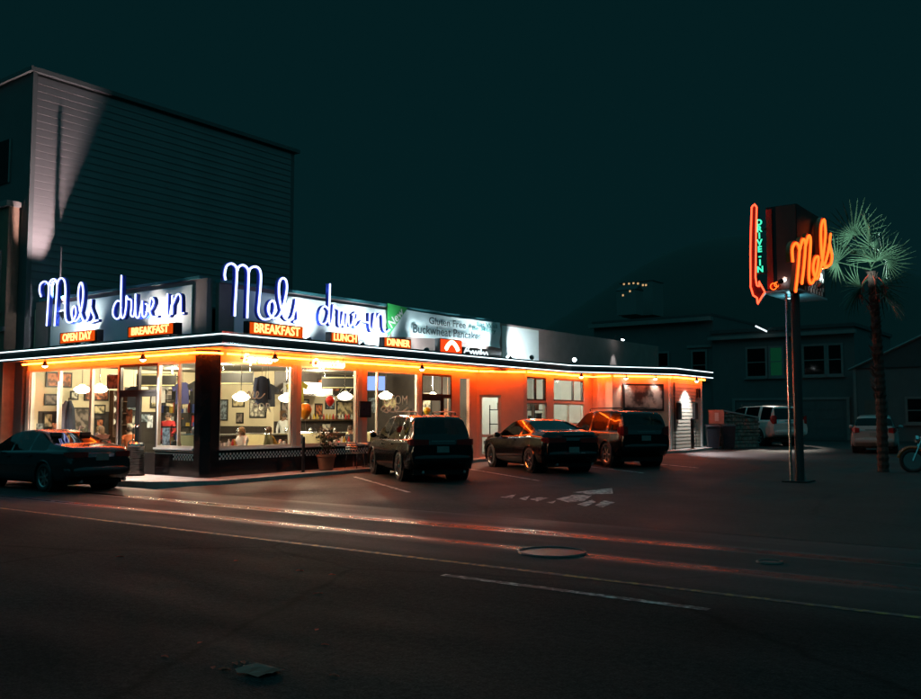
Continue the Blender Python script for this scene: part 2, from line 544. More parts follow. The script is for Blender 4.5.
# raised walk round the diner, with slabs
walk_poly = [(-220, -1.9), (-1.2, -1.9), (-0.2, -1.55), (0.55, -0.95), (0.95, -0.2), (0.95, 12.0), (2.3, 13.2), (2.3, 17.2), (3.2, 18.1), (4.5, 20.6), (4.3, 24.9), (-9, 28.5), (-220, 28.5)]
wk = MB(); wk.prism(walk_poly, -0.2, lambda x, y: 0.13 if y < 0.3 else 0.13 + 0.012 * (y - 0.3))
walk = struct('pavement', wk, M['kerb'])
x = -15.0
while x < 0.9:      # paving slabs on the walk
    for y0, y1 in ((-1.72, -0.86), (-0.84, -0.02)):
        if x > -0.9 and y0 < -1.0: continue
        sl = MB(); sl.b2((x + 0.01, y0, 0.10), (x + 1.08, y1, 0.138 + random.uniform(0, 0.004)))
        if x + 1.08 > 0.55: continue
        part('paving_slab', sl, M['concrete'], walk)
    x += 1.1
y = 0.45
while y < 11.6:
    sl = MB(); sl.prism([(0.06, y), (0.86, y), (0.86, y + 1.08), (0.06, y + 1.08)], 0.1, lambda xx, yy: 0.139 + 0.012 * (yy - 0.3))
    part('paving_slab', sl, M['concrete'], walk)
    y += 1.1
# markings
def flat_quad(name, pts, mat, dz=0.005, parent=None):
    mb = MB(); mb.add([(p[0], p[1], gz(p[1]) + dz) for p in pts], [tuple(range(len(pts)))])
    return struct(name, mb, mat)
def line_mark(a, b, w, mat, name='parking_line', n=8):
    a = Vector(a); b = Vector(b); d = (b - a).normalized(); nn = Vector((-d.y, d.x)) * w / 2
    mb = MB(); vs = []
    for i in range(n + 1):
        p = a.lerp(b, i / n)
        for q in (p + nn, p - nn): vs.append((q.x, q.y, gz(q.y) + 0.006))
    mb.add(vs, [(2 * i, 2 * i + 1, 2 * i + 3, 2 * i + 2) for i in range(n)])
    return struct(name, mb, mat)
HD = rad(147)
hv = Vector((math.cos(HD), math.sin(HD)))
for st in ((6.4, 0.7), (7.15, 5.0), (8.2, 8.9), (8.6, 11.8)):
    a = Vector(st); b = a + hv * 5.2
    if b.x < 1.05: b = a + hv * ((a.x - 1.1) / -hv.x)
    line_mark(a, b, 0.10, M['white_paint'])
struct('lane_marking', MB().add([(13.5, -7.2, 0.005), (16.5, -7.2, 0.005), (16.5, -7.09, 0.005), (13.5, -7.09, 0.005)], [(0, 1, 2, 3)]), M['white_paint2'])
struct('lane_marking', MB().add([(22.4, -7.22, 0.005), (26.2, -7.22, 0.005), (26.2, -7.08, 0.005), (22.4, -7.08, 0.005)], [(0, 1, 2, 3)]), M['white_paint2'])
struct('lane_marking', MB().add([(-60, -6.42, 0.005), (60, -6.42, 0.005), (60, -6.32, 0.005), (-60, -6.32, 0.005)], [(0, 1, 2, 3)]), M['trail_yellow'])  # yellow line added in place of a light trail along the road
# worn painted arrow and blocks at the lot exit
for pts in ([(500, 498), (516, 495.5), (512, 499)], [(518, 499.5), (530, 497), (526, 501)], [(530, 500), (540, 498), (549, 499), (537, 502)],
            [(546, 503), (556, 501.5), (553, 504)], [(573, 494), (612, 490.5), (613, 495.5), (590, 496)], [(556, 500), (575, 496), (592, 497), (584, 502), (568, 503)],
            [(577, 505), (592, 501), (596, 503), (586, 507)], [(595, 506), (604, 501.5), (615, 503.5), (602, 508)]):
    q = []
    for p in pts:
        r_ = ray(*p); t = (0.03 - CAM.z) / r_.z; w = CAM + r_ * t
        q.append((w.x, w.y))
    flat_quad('pavement_arrow_paint', q, M['white_paint'], 0.008)
# utility covers
def cover(c, rx, label, nm='manhole_cover'):
    t = thing(nm, label, 'manhole cover', (c[0], c[1], 0))
    ring = [Vector((c[0] + rx * math.cos(2 * PI * i / 32), c[1] + rx * math.sin(2 * PI * i / 32), 0.006)) for i in range(32)]
    part('rim', MB().tube(ring, 0.018, 5, closed=True), M['iron'], t)
    part('lid', MB().lathe([(rx - 0.01, -0.02), (rx - 0.01, 0.008)], (c[0], c[1], 0), 32), M['iron'], t)
cover((13.58, -5.0), 0.42, 'round iron manhole cover with bright worn rim in the roadway')
cover((16.05, -4.15), 0.14, 'small round valve cover set in the roadway beside the manhole', 'valve_cover')
# litter on the road
random.seed(5)
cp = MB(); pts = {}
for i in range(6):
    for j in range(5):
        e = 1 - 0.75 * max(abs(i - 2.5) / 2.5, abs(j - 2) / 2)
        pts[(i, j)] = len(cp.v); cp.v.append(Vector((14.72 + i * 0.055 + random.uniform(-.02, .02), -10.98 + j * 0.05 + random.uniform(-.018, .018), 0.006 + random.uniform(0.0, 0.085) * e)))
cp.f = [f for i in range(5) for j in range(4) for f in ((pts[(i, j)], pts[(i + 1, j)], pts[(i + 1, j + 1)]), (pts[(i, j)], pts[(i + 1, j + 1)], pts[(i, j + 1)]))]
single('crumpled_paper', cp, M['paper'], 'crumpled pale scrap of paper tinted red against the teal glow lying on the dark roadway', 'paper', (14.84, -10.9, 0))
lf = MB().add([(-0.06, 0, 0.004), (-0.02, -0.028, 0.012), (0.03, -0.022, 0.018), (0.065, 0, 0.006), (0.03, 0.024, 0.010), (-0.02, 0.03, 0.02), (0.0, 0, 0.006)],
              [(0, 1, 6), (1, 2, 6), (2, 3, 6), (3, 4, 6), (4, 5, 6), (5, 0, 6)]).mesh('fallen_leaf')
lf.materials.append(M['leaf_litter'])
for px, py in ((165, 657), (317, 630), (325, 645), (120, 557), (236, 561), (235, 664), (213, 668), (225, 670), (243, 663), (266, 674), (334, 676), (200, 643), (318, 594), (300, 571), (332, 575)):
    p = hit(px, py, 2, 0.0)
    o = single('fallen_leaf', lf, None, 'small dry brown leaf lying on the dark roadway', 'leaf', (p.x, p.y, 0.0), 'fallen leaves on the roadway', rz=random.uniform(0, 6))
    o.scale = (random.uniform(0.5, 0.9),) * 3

# =================================================================== DINER
D = thing('diner', 'white and orange neon lit drive-in diner with plate glass windows', 'diner', (-4.5, 6, 0.1))
HEAD, SILL, SOF, CTOP = 3.22, 0.90, 3.50, 3.82
FLOOR = 0.15
# --- walls
WALLPTS = [(0.0, 12.1), (1.15, 13.5), (1.15, 18.75), (2.27, 18.4), (3.7, 20.7), (3.6, 24.4), (-0.4, 26.6)]
def wall_seg(a, b, z0, z1, th=0.18):
    a = Vector(a); b = Vector(b); d = (b - a).normalized(); n = Vector((-d.y, d.x)) * th   # inwards (left of a->b going +y)
    mb = MB(); mb.prism([(a.x, a.y), (b.x, b.y), (b.x + n.x, b.y + n.y), (a.x + n.x, a.y + n.y)], z0, z1)
    return mb
def wall_holes(a, b, z0, z1, holes, mat, th=0.18, name='wall'):
    """wall a->b with rectangular holes [(s0,s1,h0,h1)]"""
    a = Vector(a); b = Vector(b); L = (b - a).length; d = (b - a) / L
    P = lambda s: (a.x + d.x * s, a.y + d.y * s)
    mb = MB()
    cuts = sorted(set([0, L] + [h[0] for h in holes] + [h[1] for h in holes]))
    for s0, s1 in zip(cuts[:-1], cuts[1:]):
        cur = z0
        for h in sorted(holes, key=lambda q: q[2]):
            if h[0] <= s0 + 1e-6 and h[1] >= s1 - 1e-6:
                if h[2] > cur: w = wall_seg(P(s0), P(s1), cur, h[2], th); mb.add(w.v, w.f)
                cur = h[3]
        if cur < z1: w = wall_seg(P(s0), P(s1), cur, z1, th); mb.add(w.v, w.f)
    return part(name, mb, mat, D)
# header band above the windows, street side and lot side
part('header_band', MB().b2((-9.05, 0.0, HEAD), (-0.36, 0.2, SOF)), M['salmon'], D)
part('header_band', MB().b2((-0.2, 0.46, HEAD), (0.0, 12.1, SOF)), M['salmon'], D)
part('corner_column', MB().prism([(-0.36, -0.05), (-0.10, -0.05), (0.05, 0.16), (0.05, 0.46), (-0.36, 0.46)], 0.1, SOF), M['black_tile'], D)
# black tile base
part('base_panel', MB().b2((-9.05, -0.02, 0.1), (-3.95, 0.16, SILL - 0.05)), M['black_tile'], D)
part('base_panel', MB().b2((-2.08, -0.02, 0.1), (-0.36, 0.16, SILL - 0.05)), M['black_tile'], D)
part('base_panel', MB().b2((-0.16, 0.46, 0.1), (0.02, 8.9, SILL - 0.05)), M['black_tile'], D)
for a, b in (((-9.05, -0.09, SILL - 0.05), (-3.95, 0.14, SILL)), ((-2.08, -0.09, SILL - 0.05), (-0.36, 0.14, SILL)), ((-0.14, 0.46, SILL - 0.05), (0.09, 8.9, SILL))):
    part('window_ledge', MB().b2(a, b), M['white_trim'], D)
for z in (0.80, 0.735):
    part('trim_strip', MB().b2((-9.05, -0.035, z), (-3.95, -0.021, z + 0.022)), M['white_trim'], D)
    part('trim_strip', MB().b2((-2.08, -0.035, z), (-0.362, -0.021, z + 0.022)), M['white_trim'], D)
ck = MB()
t_ = 0.058
for row in range(3):
    z = 0.60 + row * t_
    n = int(8.4 / t_)
    for i in range(n):
        if (i + row) % 2 == 0:
            yy = 0.48 + i * t_; ck.b2((0.021, yy, z), (0.028, yy + t_ * 0.94, z + t_ * 0.94))
    for i in range(int(0.9 / t_)):
        if (i + row) % 2 == 0:
            xx = -0.38 - (i + 1) * t_; ck.b2((xx, -0.036, z - 0.02), (xx + t_ * 0.94, -0.0215, z + t_ * 0.94 - 0.02))
part('checker_tiles', ck, M['white_trim'], D, kind='stuff')
# --- windows (frame > pane)
def window(a, b, z0, z1, mat, fr=0.06, mull=(), trans=(), depth=0.10, name='window', proud=0.0):
    """framed glazing in the vertical plane through a-b"""
    a = Vector((a[0], a[1], 0)); b = Vector((b[0], b[1], 0)); L = (b - a).length; d = (b - a) / L
    ang = math.atan2(d.y, d.x)
    mb = MB()
    def bar(s0, s1, h0, h1, dp=depth):
        c = a + d * ((s0 + s1) / 2); mb.box((c.x, c.y, (h0 + h1) / 2), (s1 - s0, dp, h1 - h0), ang)
    bar(0, fr, z0, z1); bar(L - fr, L, z0, z1)
    bar(fr, L - fr, z0, z0 + fr, depth - 0.006); bar(fr, L - fr, z1 - fr, z1, depth - 0.006)
    for m_ in mull: bar(m_ - fr * 0.4, m_ + fr * 0.4, z0 + fr, z1 - fr, depth - 0.012)
    for h in trans: bar(fr, L - fr, h - fr * 0.5, h + fr * 0.5, depth - 0.018)
    o = part(name, mb, mat, D)
    edges = [fr] + sorted(mull) + [L - fr]
    hz = [z0 + fr] + sorted(trans) + [z1 - fr]
    for s0, s1 in zip(edges[:-1], edges[1:]):
        for h0, h1 in zip(hz[:-1], hz[1:]):
            c = a + d * ((s0 + s1) / 2)
            gl = MB().box((c.x, c.y, (h0 + h1) / 2), (s1 - s0, 0.008, h1 - h0), ang)
            part('pane', gl, M['glass'], o)
    return o
# street side bays (x from -8.9 to -0.36)
part('side_jamb', MB().b2((-9.05, -0.03, SILL), (-8.86, 0.17, HEAD)), M['alu'], D)
for x0, x1, mm in ((-8.86, -7.17, ()), (-7.17, -5.39, ()), (-5.39, -3.95, ())):
    window((x0, 0.06), (x1, 0.06), SILL, HEAD, M['alu'], 0.055)
window((-2.08, 0.06), (-0.36, 0.06), SILL, HEAD, M['alu'], 0.055, mull=(0.93,))
window((-3.95, 0.07), (-2.08, 0.07), 2.42, HEAD, M['dark_frame'], 0.07, mull=(0.93,), name='transom_window')
for x0, x1, hx in ((-3.95, -3.02, -3.10), (-3.01, -2.08, -2.93)):
    dm = MB()
    dm.b2((x0, 0.03, 0.14), (x0 + 0.1, 0.09, 2.42)); dm.b2((x1 - 0.1, 0.03, 0.14), (x1, 0.09, 2.42))
    dm.b2((x0 + 0.1, 0.034, 2.3), (x1 - 0.1, 0.086, 2.42)); dm.b2((x0 + 0.1, 0.034, 0.14), (x1 - 0.1, 0.086, 0.75))
    dd = part('door', dm, M['dark_frame'], D)
    part('pane', MB().b2((x0 + 0.1, 0.056, 0.75), (x1 - 0.1, 0.064, 2.3)), M['glass'], dd)
    part('door_handle', MB().tube([(hx, 0.03, 0.9), (hx, -0.04, 0.95), (hx, -0.04, 1.45), (hx, 0.03, 1.5)], 0.016, 6), M['chrome'], dd)
# lot side bays (x=0)
def post(y0, y1, mat=None):
    part('window_post', MB().b2((-0.12, y0, SILL), (0.035, y1, HEAD)), mat or M['alu'], D)
XG = -0.05
for y0, y1 in ((0.46, 3.05), (3.36, 5.76), (6.17, 8.73)):
    window((XG, y0), (XG, y1), SILL, HEAD, M['alu'], 0.055, mull=(0.55,) if y0 > 6 else ())
for y0, y1 in ((3.05, 3.2), (5.76, 5.95), (8.73, 8.9)): post(y0, y1)
for y0, y1 in ((3.21, 3.36), (5.96, 6.17)): post(y0, y1, M['salmon'])
# recessed lot entrance: transom lights and door
window((XG, 8.9), (XG, 10.6), 2.45, HEAD, M['dark_frame'], 0.08, mull=(1.15,), name='transom_window')
dm = MB()
for y0, y1 in ((8.9, 9.02), (9.98, 10.1)): dm.b2((-0.08, y0, 0.26), (-0.02, y1, 2.45))
dm.b2((-0.076, 9.02, 2.3), (-0.024, 9.98, 2.45)); dm.b2((-0.076, 9.02, 0.26), (-0.024, 9.98, 0.6))
dd = part('door', dm, M['dark_frame'], D)
part('pane', MB().b2((-0.054, 9.02, 0.6), (-0.046, 9.98, 2.3)), M['glass'], dd)
part('door_handle', MB().tube([(-0.02, 9.9, 1.0), (0.04, 9.9, 1.03), (0.04, 9.9, 1.4), (-0.02, 9.9, 1.43)], 0.016, 6), M['chrome'], dd)
window((XG, 10.1), (XG, 10.6), 0.3, 2.45, M['dark_frame'], 0.06, name='side_light')
part('wall', MB().b2((-0.2, 10.6, 0.1), (0.0, 11.0, HEAD)), M['salmon'], D)
window((XG, 11.0), (XG, 11.75), SILL, HEAD, M['salmon'], 0.09)
part('wall', MB().b2((-0.2, 11.75, 0.1), (0.0, 12.1, HEAD)), M['salmon'], D)
part('wall', MB().b2((-0.2, 11.0, 0.1), (0.0, 11.75, SILL)), M['salmon'], D)
# back section walls
wa = Vector((0.0, 12.1)); wb = Vector((1.15, 13.5)); Lab = (wb - wa).length
wall_holes(wa, wb, 0.1, SOF, [(0.12, 0.95, 0.28, 2.55)], M['salmon'])
d_ = (wb - wa) / Lab
o_ = Vector((-d_.y, d_.x)) * 0.08
p0 = wa + d_ * 0.12 + o_; p1 = wa + d_ * 0.95 + o_
window(p0, p1, 0.28, 2.55, M['alu'], 0.10, trans=(1.05,), name='door')
wall_holes((1.15, 13.5), (1.15, 18.75), 0.1, SOF, [(0.22, 1.62, 1.45, 2.28), (0.22, 1.62, 2.36, 3.25), (2.15, 4.55, 1.45, 2.28), (2.15, 4.55, 2.36, 3.25)], M['salmon'])
for y0, y1, ml in ((13.72, 15.12, (0.7,)), (15.65, 18.05, (1.6,))):
    window((1.07, y0), (1.07, y1), 1.45, 2.28, M['alu'], 0.05, mull=(ml[0] * 0.75,))
    window((1.07, y0), (1.07, y1), 2.36, 3.25, M['dark_frame'], 0.06, mull=ml, name='transom_window')
part('wall', wall_seg((1.15, 18.75), (2.27, 18.4), 0.1, SOF), M['salmon'], D)
part('wall', wall_seg((2.27, 18.4), (3.7, 20.7), 0.1, SOF), M['salmon'], D)
part('wall', wall_seg((3.6, 24.4), (-0.4, 26.6), 0.1, SOF), M['salmon'], D)
# end wall of horizontal siding boards
a = Vector((3.7, 20.7)); b = Vector((3.6, 24.4))
part('wall', wall_seg(a + Vector((-0.03, 0.02)), b + Vector((-0.03, 0)), 0.1, SOF - 0.002), M['beige_siding'], D)
z = 0.30
while z < SOF - 0.1:
    mb = MB(); mb.add([(3.672 + 0.028, 20.72, z), (3.572 + 0.028, 24.38, z), (3.572 + 0.012, 24.38, z + 0.145), (3.672 + 0.012, 20.72, z + 0.145), (3.66, 20.72, z), (3.56, 24.38, z), (3.56, 24.38, z + 0.145), (3.66, 20.72, z + 0.145)],
                      [(0, 1, 2, 3), (0, 4, 5, 1), (3, 2, 6, 7), (0, 3, 7, 4), (1, 5, 6, 2)])
    part('siding_board', mb, M['beige_siding'], D)
    z += 0.15
for yy in (20.74, 24.32):
    part('corner_board', MB().b2((3.6 + (24.4 - yy) * 0.027 - 0.06, yy - 0.07, 0.25), (3.6 + (24.4 - yy) * 0.027 + 0.05, yy + 0.07, SOF - 0.005)), M['white_trim'], D)
for yy, z0, z1, w in ((21.55, 1.65, 2.35, 0.36), (23.45, 1.65, 2.35, 0.36), (23.85, 2.6, 3.0, 0.25)):
    xx = 3.7 - (yy - 20.7) * 0.027
    part('meter_box', MB().b2((xx + 0.03, yy - w / 2, z0), (xx + 0.13, yy + w / 2, z1)), M['dark_metal'], D)
for yy in (23.25, 23.5):
    xx = 3.7 - (yy - 20.7) * 0.027 + 0.06
    part('conduit', MB().tube([(xx, yy, 0.35), (xx, yy, 1.56)], 0.022, 6), M['steel'], D)
for yy in (21.1, 21.2):
    xx = 3.7 - (yy - 20.7) * 0.027 + 0.05
    part('conduit', MB().tube([(xx, yy, 0.35), (xx, yy, 3.2)], 0.016, 6), M['dark_metal'], D)
# hidden walls
part('wall', MB().b2((-9.05, 0.17, 0.1), (-8.87, 28.4, 5.2)), M['cream_wall'], D)
part('wall', MB().b2((-8.87, 28.2, 0.1), (-0.3, 28.4, 5.2)), M['panel_grey'], D)
part('wall', MB().b2((-0.5, 26.4, 0.1), (-0.3, 28.2, SOF)), M['panel_grey'], D)
# --- canopy: soffit slab with dark fascia and neon lines
can = [(-9.9, -0.7), (1.55, -0.7), (1.55, 16.3), (3.95, 20.75), (3.85, 25.0), (-0.3, 27.2), (-0.3, 28.3), (-9.04, 28.3), (-9.04, 0.1), (-9.9, 0.1)]
cn = MB(); cn.prism(can, SOF + 0.002, CTOP - 0.10)
part('soffit', cn, M['soffit'], D)
edge = [(-40.0, -0.70), (1.55, -0.7), (1.55, 16.3), (3.95, 20.75), (3.85, 25.0), (2.2, 25.9)]
edge[0] = (-9.9, -0.7)
def offset_path(pts, off):
    out = []
    for i, p in enumerate(pts):
        ns = []
        for j in (i - 1, i):
            if 0 <= j < len(pts) - 1:
                d = (Vector(pts[j + 1]) - Vector(pts[j])).normalized(); ns.append(Vector((d.y, -d.x)))
        n = sum(ns, Vector((0, 0))); n = n / n.length
        k = off / max(0.5, n.dot(ns[0]))
        out.append(Vector(p) + n * k)
    return out
def band(pts, o0, o1, z0, z1):
    a = offset_path(pts, o0); b = offset_path(pts, o1)
    mb = MB()
    for i in range(len(pts) - 1):
        mb.prism([tuple(a[i]), tuple(a[i + 1]), tuple(b[i + 1]), tuple(b[i])], z0, z1)
    return mb
part('fascia', band(edge, -0.08, 0.03, SOF - 0.04, CTOP), M['fascia'], D)
part('fascia_rail', band(edge, 0.031, 0.06, CTOP - 0.035, CTOP + 0.01), M['chrome'], D)
part('fascia_rail', band(edge, 0.031, 0.06, SOF + 0.035, SOF + 0.065), M['chrome'], D)
for zt in (CTOP - 0.055, SOF + 0.015):
    pp = offset_path(edge, 0.065)
    part('neon_tube', MB().tube([(p.x, p.y, zt) for p in pp], 0.016, 6), M['neon_white'], D)
part('roof', MB().prism([(-9.9, -0.6), (1.45, -0.6), (1.45, 16.3), (3.8, 20.8), (3.7, 24.9), (-0.3, 27.1), (-0.3, 28.2), (-9.04, 28.2), (-9.04, 0.1), (-9.9, 0.1)], CTOP - 0.1, CTOP - 0.08), M['roof'], D)
# orange neon along the wall head under the soffit
NZ = SOF - 0.10
for seg in ([(-9.0, -0.20), (-0.45, -0.20)], [(-0.33, -0.24), (-0.06, -0.24), (0.20, 0.08), (0.20, 0.4)], [(0.20, 0.55), (0.20, 11.9)], [(0.22, 11.98), (1.33, 13.35)],
            [(1.34, 13.5), (1.34, 18.45)], [(1.36, 18.5), (2.28, 18.2)], [(2.42, 18.28), (3.88, 20.62)], [(3.90, 20.76), (3.80, 24.35)]):
    part('neon_tube', MB().tube([(p[0], p[1], NZ) for p in seg], 0.026, 6), M['neon_orange'], D)
# --- parapets behind the roof signs
part('parapet', MB().b2((-8.9, 0.12, CTOP - 0.08), (-0.15, 0.3, 5.42)), M['panel_grey'], D)
part('sign_panel', MB().b2((-7.9, 0.085, CTOP + 0.06), (-0.75, 0.118, 5.28)), M['panel'], D)
part('parapet', MB().b2((-0.15, 0.40, CTOP - 0.08), (0.0, 27.6, 5.32)), M['panel_grey'], D)
part('parapet_cap', MB().b2((-0.2, 0.40, 5.32), (0.05, 13.2, 5.40)), M['teal_edge'], D)
part('parapet_cap', MB().b2((-8.6, 0.05, 5.42), (-0.4, 0.33, 5.49)), M['teal_edge'], D)
part('sign_panel', MB().b2((0.002, 0.9, CTOP + 0.06), (0.04, 7.2, 5.20)), M['panel'], D)
part('sign_panel', MB().b2((0.002, 13.75, CTOP + 0.04), (0.035, 16.35, 5.24)), M['panel'], D)
part('parapet_return', MB().b2((-2.2, 27.6, CTOP - 0.08), (0.02, 27.75, 5.32)), M['panel_grey'], D)
part('roof', MB().b2((-8.85, 0.3, 4.6), (-0.17, 28.2, 4.66)), M['roof'], D)

# =================================================================== DINER INSIDE
part('floor', MB().b2((-8.87, 0.16, 0.1), (-0.16, 12.0, FLOOR)), M['diner_floor'], D)
part('ceiling', MB().b2((-8.87, 0.2, 3.40), (-0.2, 12.0, 3.46)), M['ceiling'], D)
part('inner_wall', MB().b2((-5.6, 7.2, FLOOR), (-5.45, 12.0, 3.4)), M['cream_wall'], D)
part('inner_wall', MB().b2((-8.87, 7.2, FLOOR), (-5.6, 7.35, 3.4)), M['cream_wall'], D)
part('inner_wall', MB().b2((-5.45, 11.85, FLOOR), (-0.2, 12.0, 3.4)), M['dark_wall'], D)
part('wall_band', MB().b2((-5.449, 7.2, 2.55), (-5.43, 11.85, 3.39)), M['dark_wall'], D)
part('wall_band', MB().b2((-8.868, 0.3, FLOOR), (-8.852, 7.2, 1.92)), M['dark_wall'], D)
part('wall_band', MB().b2((-5.449, 7.2, FLOOR), (-5.44, 11.85, 1.58)), M['dark_wall'], D)
part('wall_band', MB().b2((-8.868, 7.17, FLOOR), (-5.6, 7.199, 1.4)), M['dark_wall'], D)
# back room behind the lot windows
part('inner_wall', MB().b2((-2.4, 13.0, FLOOR), (-2.3, 19.5, 3.4)), M['white_trim'], D)
part('inner_wall', MB().b2((-2.3, 19.5, FLOOR), (1.0, 19.6, 3.4)), M['white_trim'], D)
part('floor', MB().b2((-2.3, 12.4, 0.1), (0.9, 19.5, FLOOR + 0.1)), M['diner_floor'], D)
part('ceiling', MB().b2((-2.4, 12.4, 3.40), (0.9, 19.5, 3.46)), M['white_trim'], D)
for y, wh in ((14.3, 'behind the smaller back window'), (16.4, 'behind the larger back window')):
    t = thing('storage_rack', 'dark storage rack with pans and tubs ' + wh, 'rack', (-0.3, y, FLOOR + 0.1))
    for xx in (-0.6, 0.1):
        for yy in (y - 0.5, y + 0.5): part('upright', MB().tube([(xx, yy, FLOOR + 0.1), (xx, yy, 2.2)], 0.02, 6), M['dark_metal'], t)
    for z in (0.9, 1.45, 2.0): part('shelf', MB().b2((-0.62, y - 0.52, z), (0.12, y + 0.52, z + 0.03)), M['dark_metal'], t)
    for k, (dy, w, h) in enumerate(((-0.36, 0.2, 0.32), (-0.08, 0.26, 0.2), (0.28, 0.3, 0.42))):
        part('tub', MB().lathe([(w / 2 * 0.8, 0), (w / 2, h), (w / 2 * 0.9, h)], (-0.2, y + dy, 1.48), 12), [M['black'], M['steel'], M['dark_metal']][k], t)
        part('tub', MB().lathe([(w / 2 * 0.8, 0), (w / 2, h * 0.8), (w / 2 * 0.9, h * 0.8)], (-0.3, y + dy * 0.8, 2.03), 12), [M['steel'], M['black'], M['terracotta']][k], t)
# pendant lamps
pend = MB(); pend.smooth = True
pend.lathe([(0.0, -0.13), (0.10, -0.125), (0.19, -0.09), (0.25, -0.02), (0.255, 0.01), (0.19, 0.07), (0.10, 0.11), (0.07, 0.15), (0.0, 0.16)], (0, 0, 0), 20)
pend_me = pend.mesh('globe'); pend_me.materials.append(M['pendant'])
lampspots = [(-1.6, 2.52, 2.32, 'the first booth from the corner column'), (-1.6, 4.3, 2.32, 'the second booth from the corner column'), (-1.6, 6.87, 2.42, 'the booth beside the potted plant'), (-1.6, 8.9, 2.48, 'the booth beside the lot entrance'), (-1.5, 11.4, 2.5, 'the dark end wall'),
             (-7.7, 1.1, 2.62, 'the picture wall'), (-6.7, 1.1, 2.62, 'the street window nearest the door'), (-3.6, 5.2, 2.6, 'the lunch counter')]
for x, y, z, wh in lampspots:
    t = thing('pendant_lamp', 'white glowing globe pendant lamp hanging near ' + wh, 'lamp', (x, y, z), 0, 'globe pendants in the diner')
    part('globe', pend_me, None, t)
    part('stem', MB().tube([(x, y, z + 0.18), (x, y, 3.40)], 0.012, 5), M['chrome'], t)
# ceiling downlights
for i, (x, y) in enumerate([(-2.6, 1.2), (-4.6, 1.6), (-1.0, 1.2), (-7.2, 4.2), (-2.2, 5.6), (-4.2, 8.2), (-2.0, 9.6), (-3.6, 3.4)]):
    t = thing('ceiling_light', 'small round downlight set in the diner ceiling', 'light', (x, y, 3.4), 0, 'downlights in the diner ceiling')
    part('trim_ring', MB().lathe([(0.15, -0.012), (0.15, 0.0)], (x, y, 3.4), 16), M['white_trim'], t)
    part('lens', MB().lathe([(0.11, -0.016), (0.11, -0.0125)], (x, y, 3.4), 16), M['ceil_lamp'], t)
    light('downlight', 'POINT', (x, y, 3.28), 230, (1.0, 0.85, 0.58), t, size=0.1)
for i, y in enumerate((14.4, 16.8)):
    t = thing('ceiling_light', 'long white tube light over the back room', 'light', (-0.6, y, 3.38), 0, 'tube lights in the back room')
    part('tube', MB().tube([(-0.6, y - 0.6, 3.37), (-0.6, y + 0.6, 3.37)], 0.03, 8), M['ceil_lamp'], t)
    light('tube_glow', 'POINT', (-0.6, y, 3.2), 150, (0.95, 1.0, 0.80), t, size=0.15)
# booths along the lot windows
def booth_seat(x, y, face, label, vin):
    t = thing('booth_seat', label, 'booth', (x, y, FLOOR), 0, 'booth seats in the diner')
    part('seat', MB().b2((x - 0.55, y - 0.22, FLOOR + 0.35), (x + 0.55, y + 0.22, FLOOR + 0.47)), vin, t)
    part('plinth', MB().b2((x - 0.53, y - 0.2, FLOOR), (x + 0.53, y + 0.2, FLOOR + 0.35)), M['black_tile'], t)
    bk = MB(); bk.add([(x - 0.55, y - face * 0.22, FLOOR + 0.45), (x + 0.55, y - face * 0.22, FLOOR + 0.45), (x + 0.55, y - face * 0.36, FLOOR + 1.08), (x - 0.55, y - face * 0.36, FLOOR + 1.08),
                       (x - 0.55, y - face * 0.12, FLOOR + 0.45), (x + 0.55, y - face * 0.12, FLOOR + 0.45), (x + 0.55, y - face * 0.26, FLOOR + 1.08), (x - 0.55, y - face * 0.26, FLOOR + 1.08)],
                      [(0, 1, 2, 3), (5, 4, 7, 6), (3, 2, 6, 7), (1, 0, 4, 5), (0, 3, 7, 4), (2, 1, 5, 6)])
    part('backrest', bk, vin, t)
    part('rail', MB().tube([(x - 0.56, y - face * 0.31, FLOOR + 1.1), (x + 0.56, y - face * 0.31, FLOOR + 1.1)], 0.025, 6), M['chrome'], t)
def table(x, y, label, n=3):
    t = thing('table', label, 'table', (x, y, FLOOR), 0, 'booth tables in the diner')
    part('top', MB().b2((x - 0.55, y - 0.32, FLOOR + 0.72), (x + 0.55, y + 0.32, FLOOR + 0.76)), M['laminate'], t)
    part('edge_trim', MB().b2((x - 0.56, y - 0.33, FLOOR + 0.725), (x + 0.56, y + 0.33, FLOOR + 0.752)), M['chrome'], t)
    part('leg', MB().tube([(x, y, FLOOR), (x, y, FLOOR + 0.72)], 0.04, 8), M['chrome'], t)
    return t
booth_y = [1.35, 3.55, 5.75, 7.9]
nm = ['at the corner column', 'under the second lamp', 'behind the potted plant', 'beside the lot entrance']
for k, (y, w) in enumerate(zip(booth_y, nm)):
    booth_seat(-0.85, y - 0.72, 1, 'cream vinyl booth seat %s, back towards the street' % w, M['cream_vinyl'])
    booth_seat(-0.85, y + 0.72, -1, 'cream vinyl booth seat %s, facing the street' % w, M['cream_vinyl'])
    table(-0.85, y, 'pale booth table with chrome edge %s' % w)
cols = {'r': (0.5, 0.03, 0.02), 'y': (0.6, 0.38, 0.04), 'w': (0.7, 0.7, 0.66), 'd': (0.10, 0.04, 0.02)}
bott = {}
for k, c in cols.items():
    mb = MB(); mb.smooth = True
    mb.lathe([(0.035, 0), (0.04, 0.02), (0.04, 0.12), (0.018, 0.17), (0.014, 0.21), (0.0, 0.215)], (0, 0, 0), 10)
    bott[k] = mb.mesh('sauce_bottle'); bott[k].materials.append(pm('bottle_' + k, c, 0.3))
cn_ = {'r': 'red', 'y': 'yellow', 'w': 'white', 'd': 'brown'}
for (y, w) in zip(booth_y, nm):
    for j, k in enumerate('ryw'):
        single('sauce_bottle', bott[k], None, '%s sauce bottle on the booth table %s' % (cn_[k], w), 'bottle', (-0.42 - 0.1 * j, y + random.uniform(-0.1, 0.1), FLOOR + 0.76), 'bottles on the booth tables')
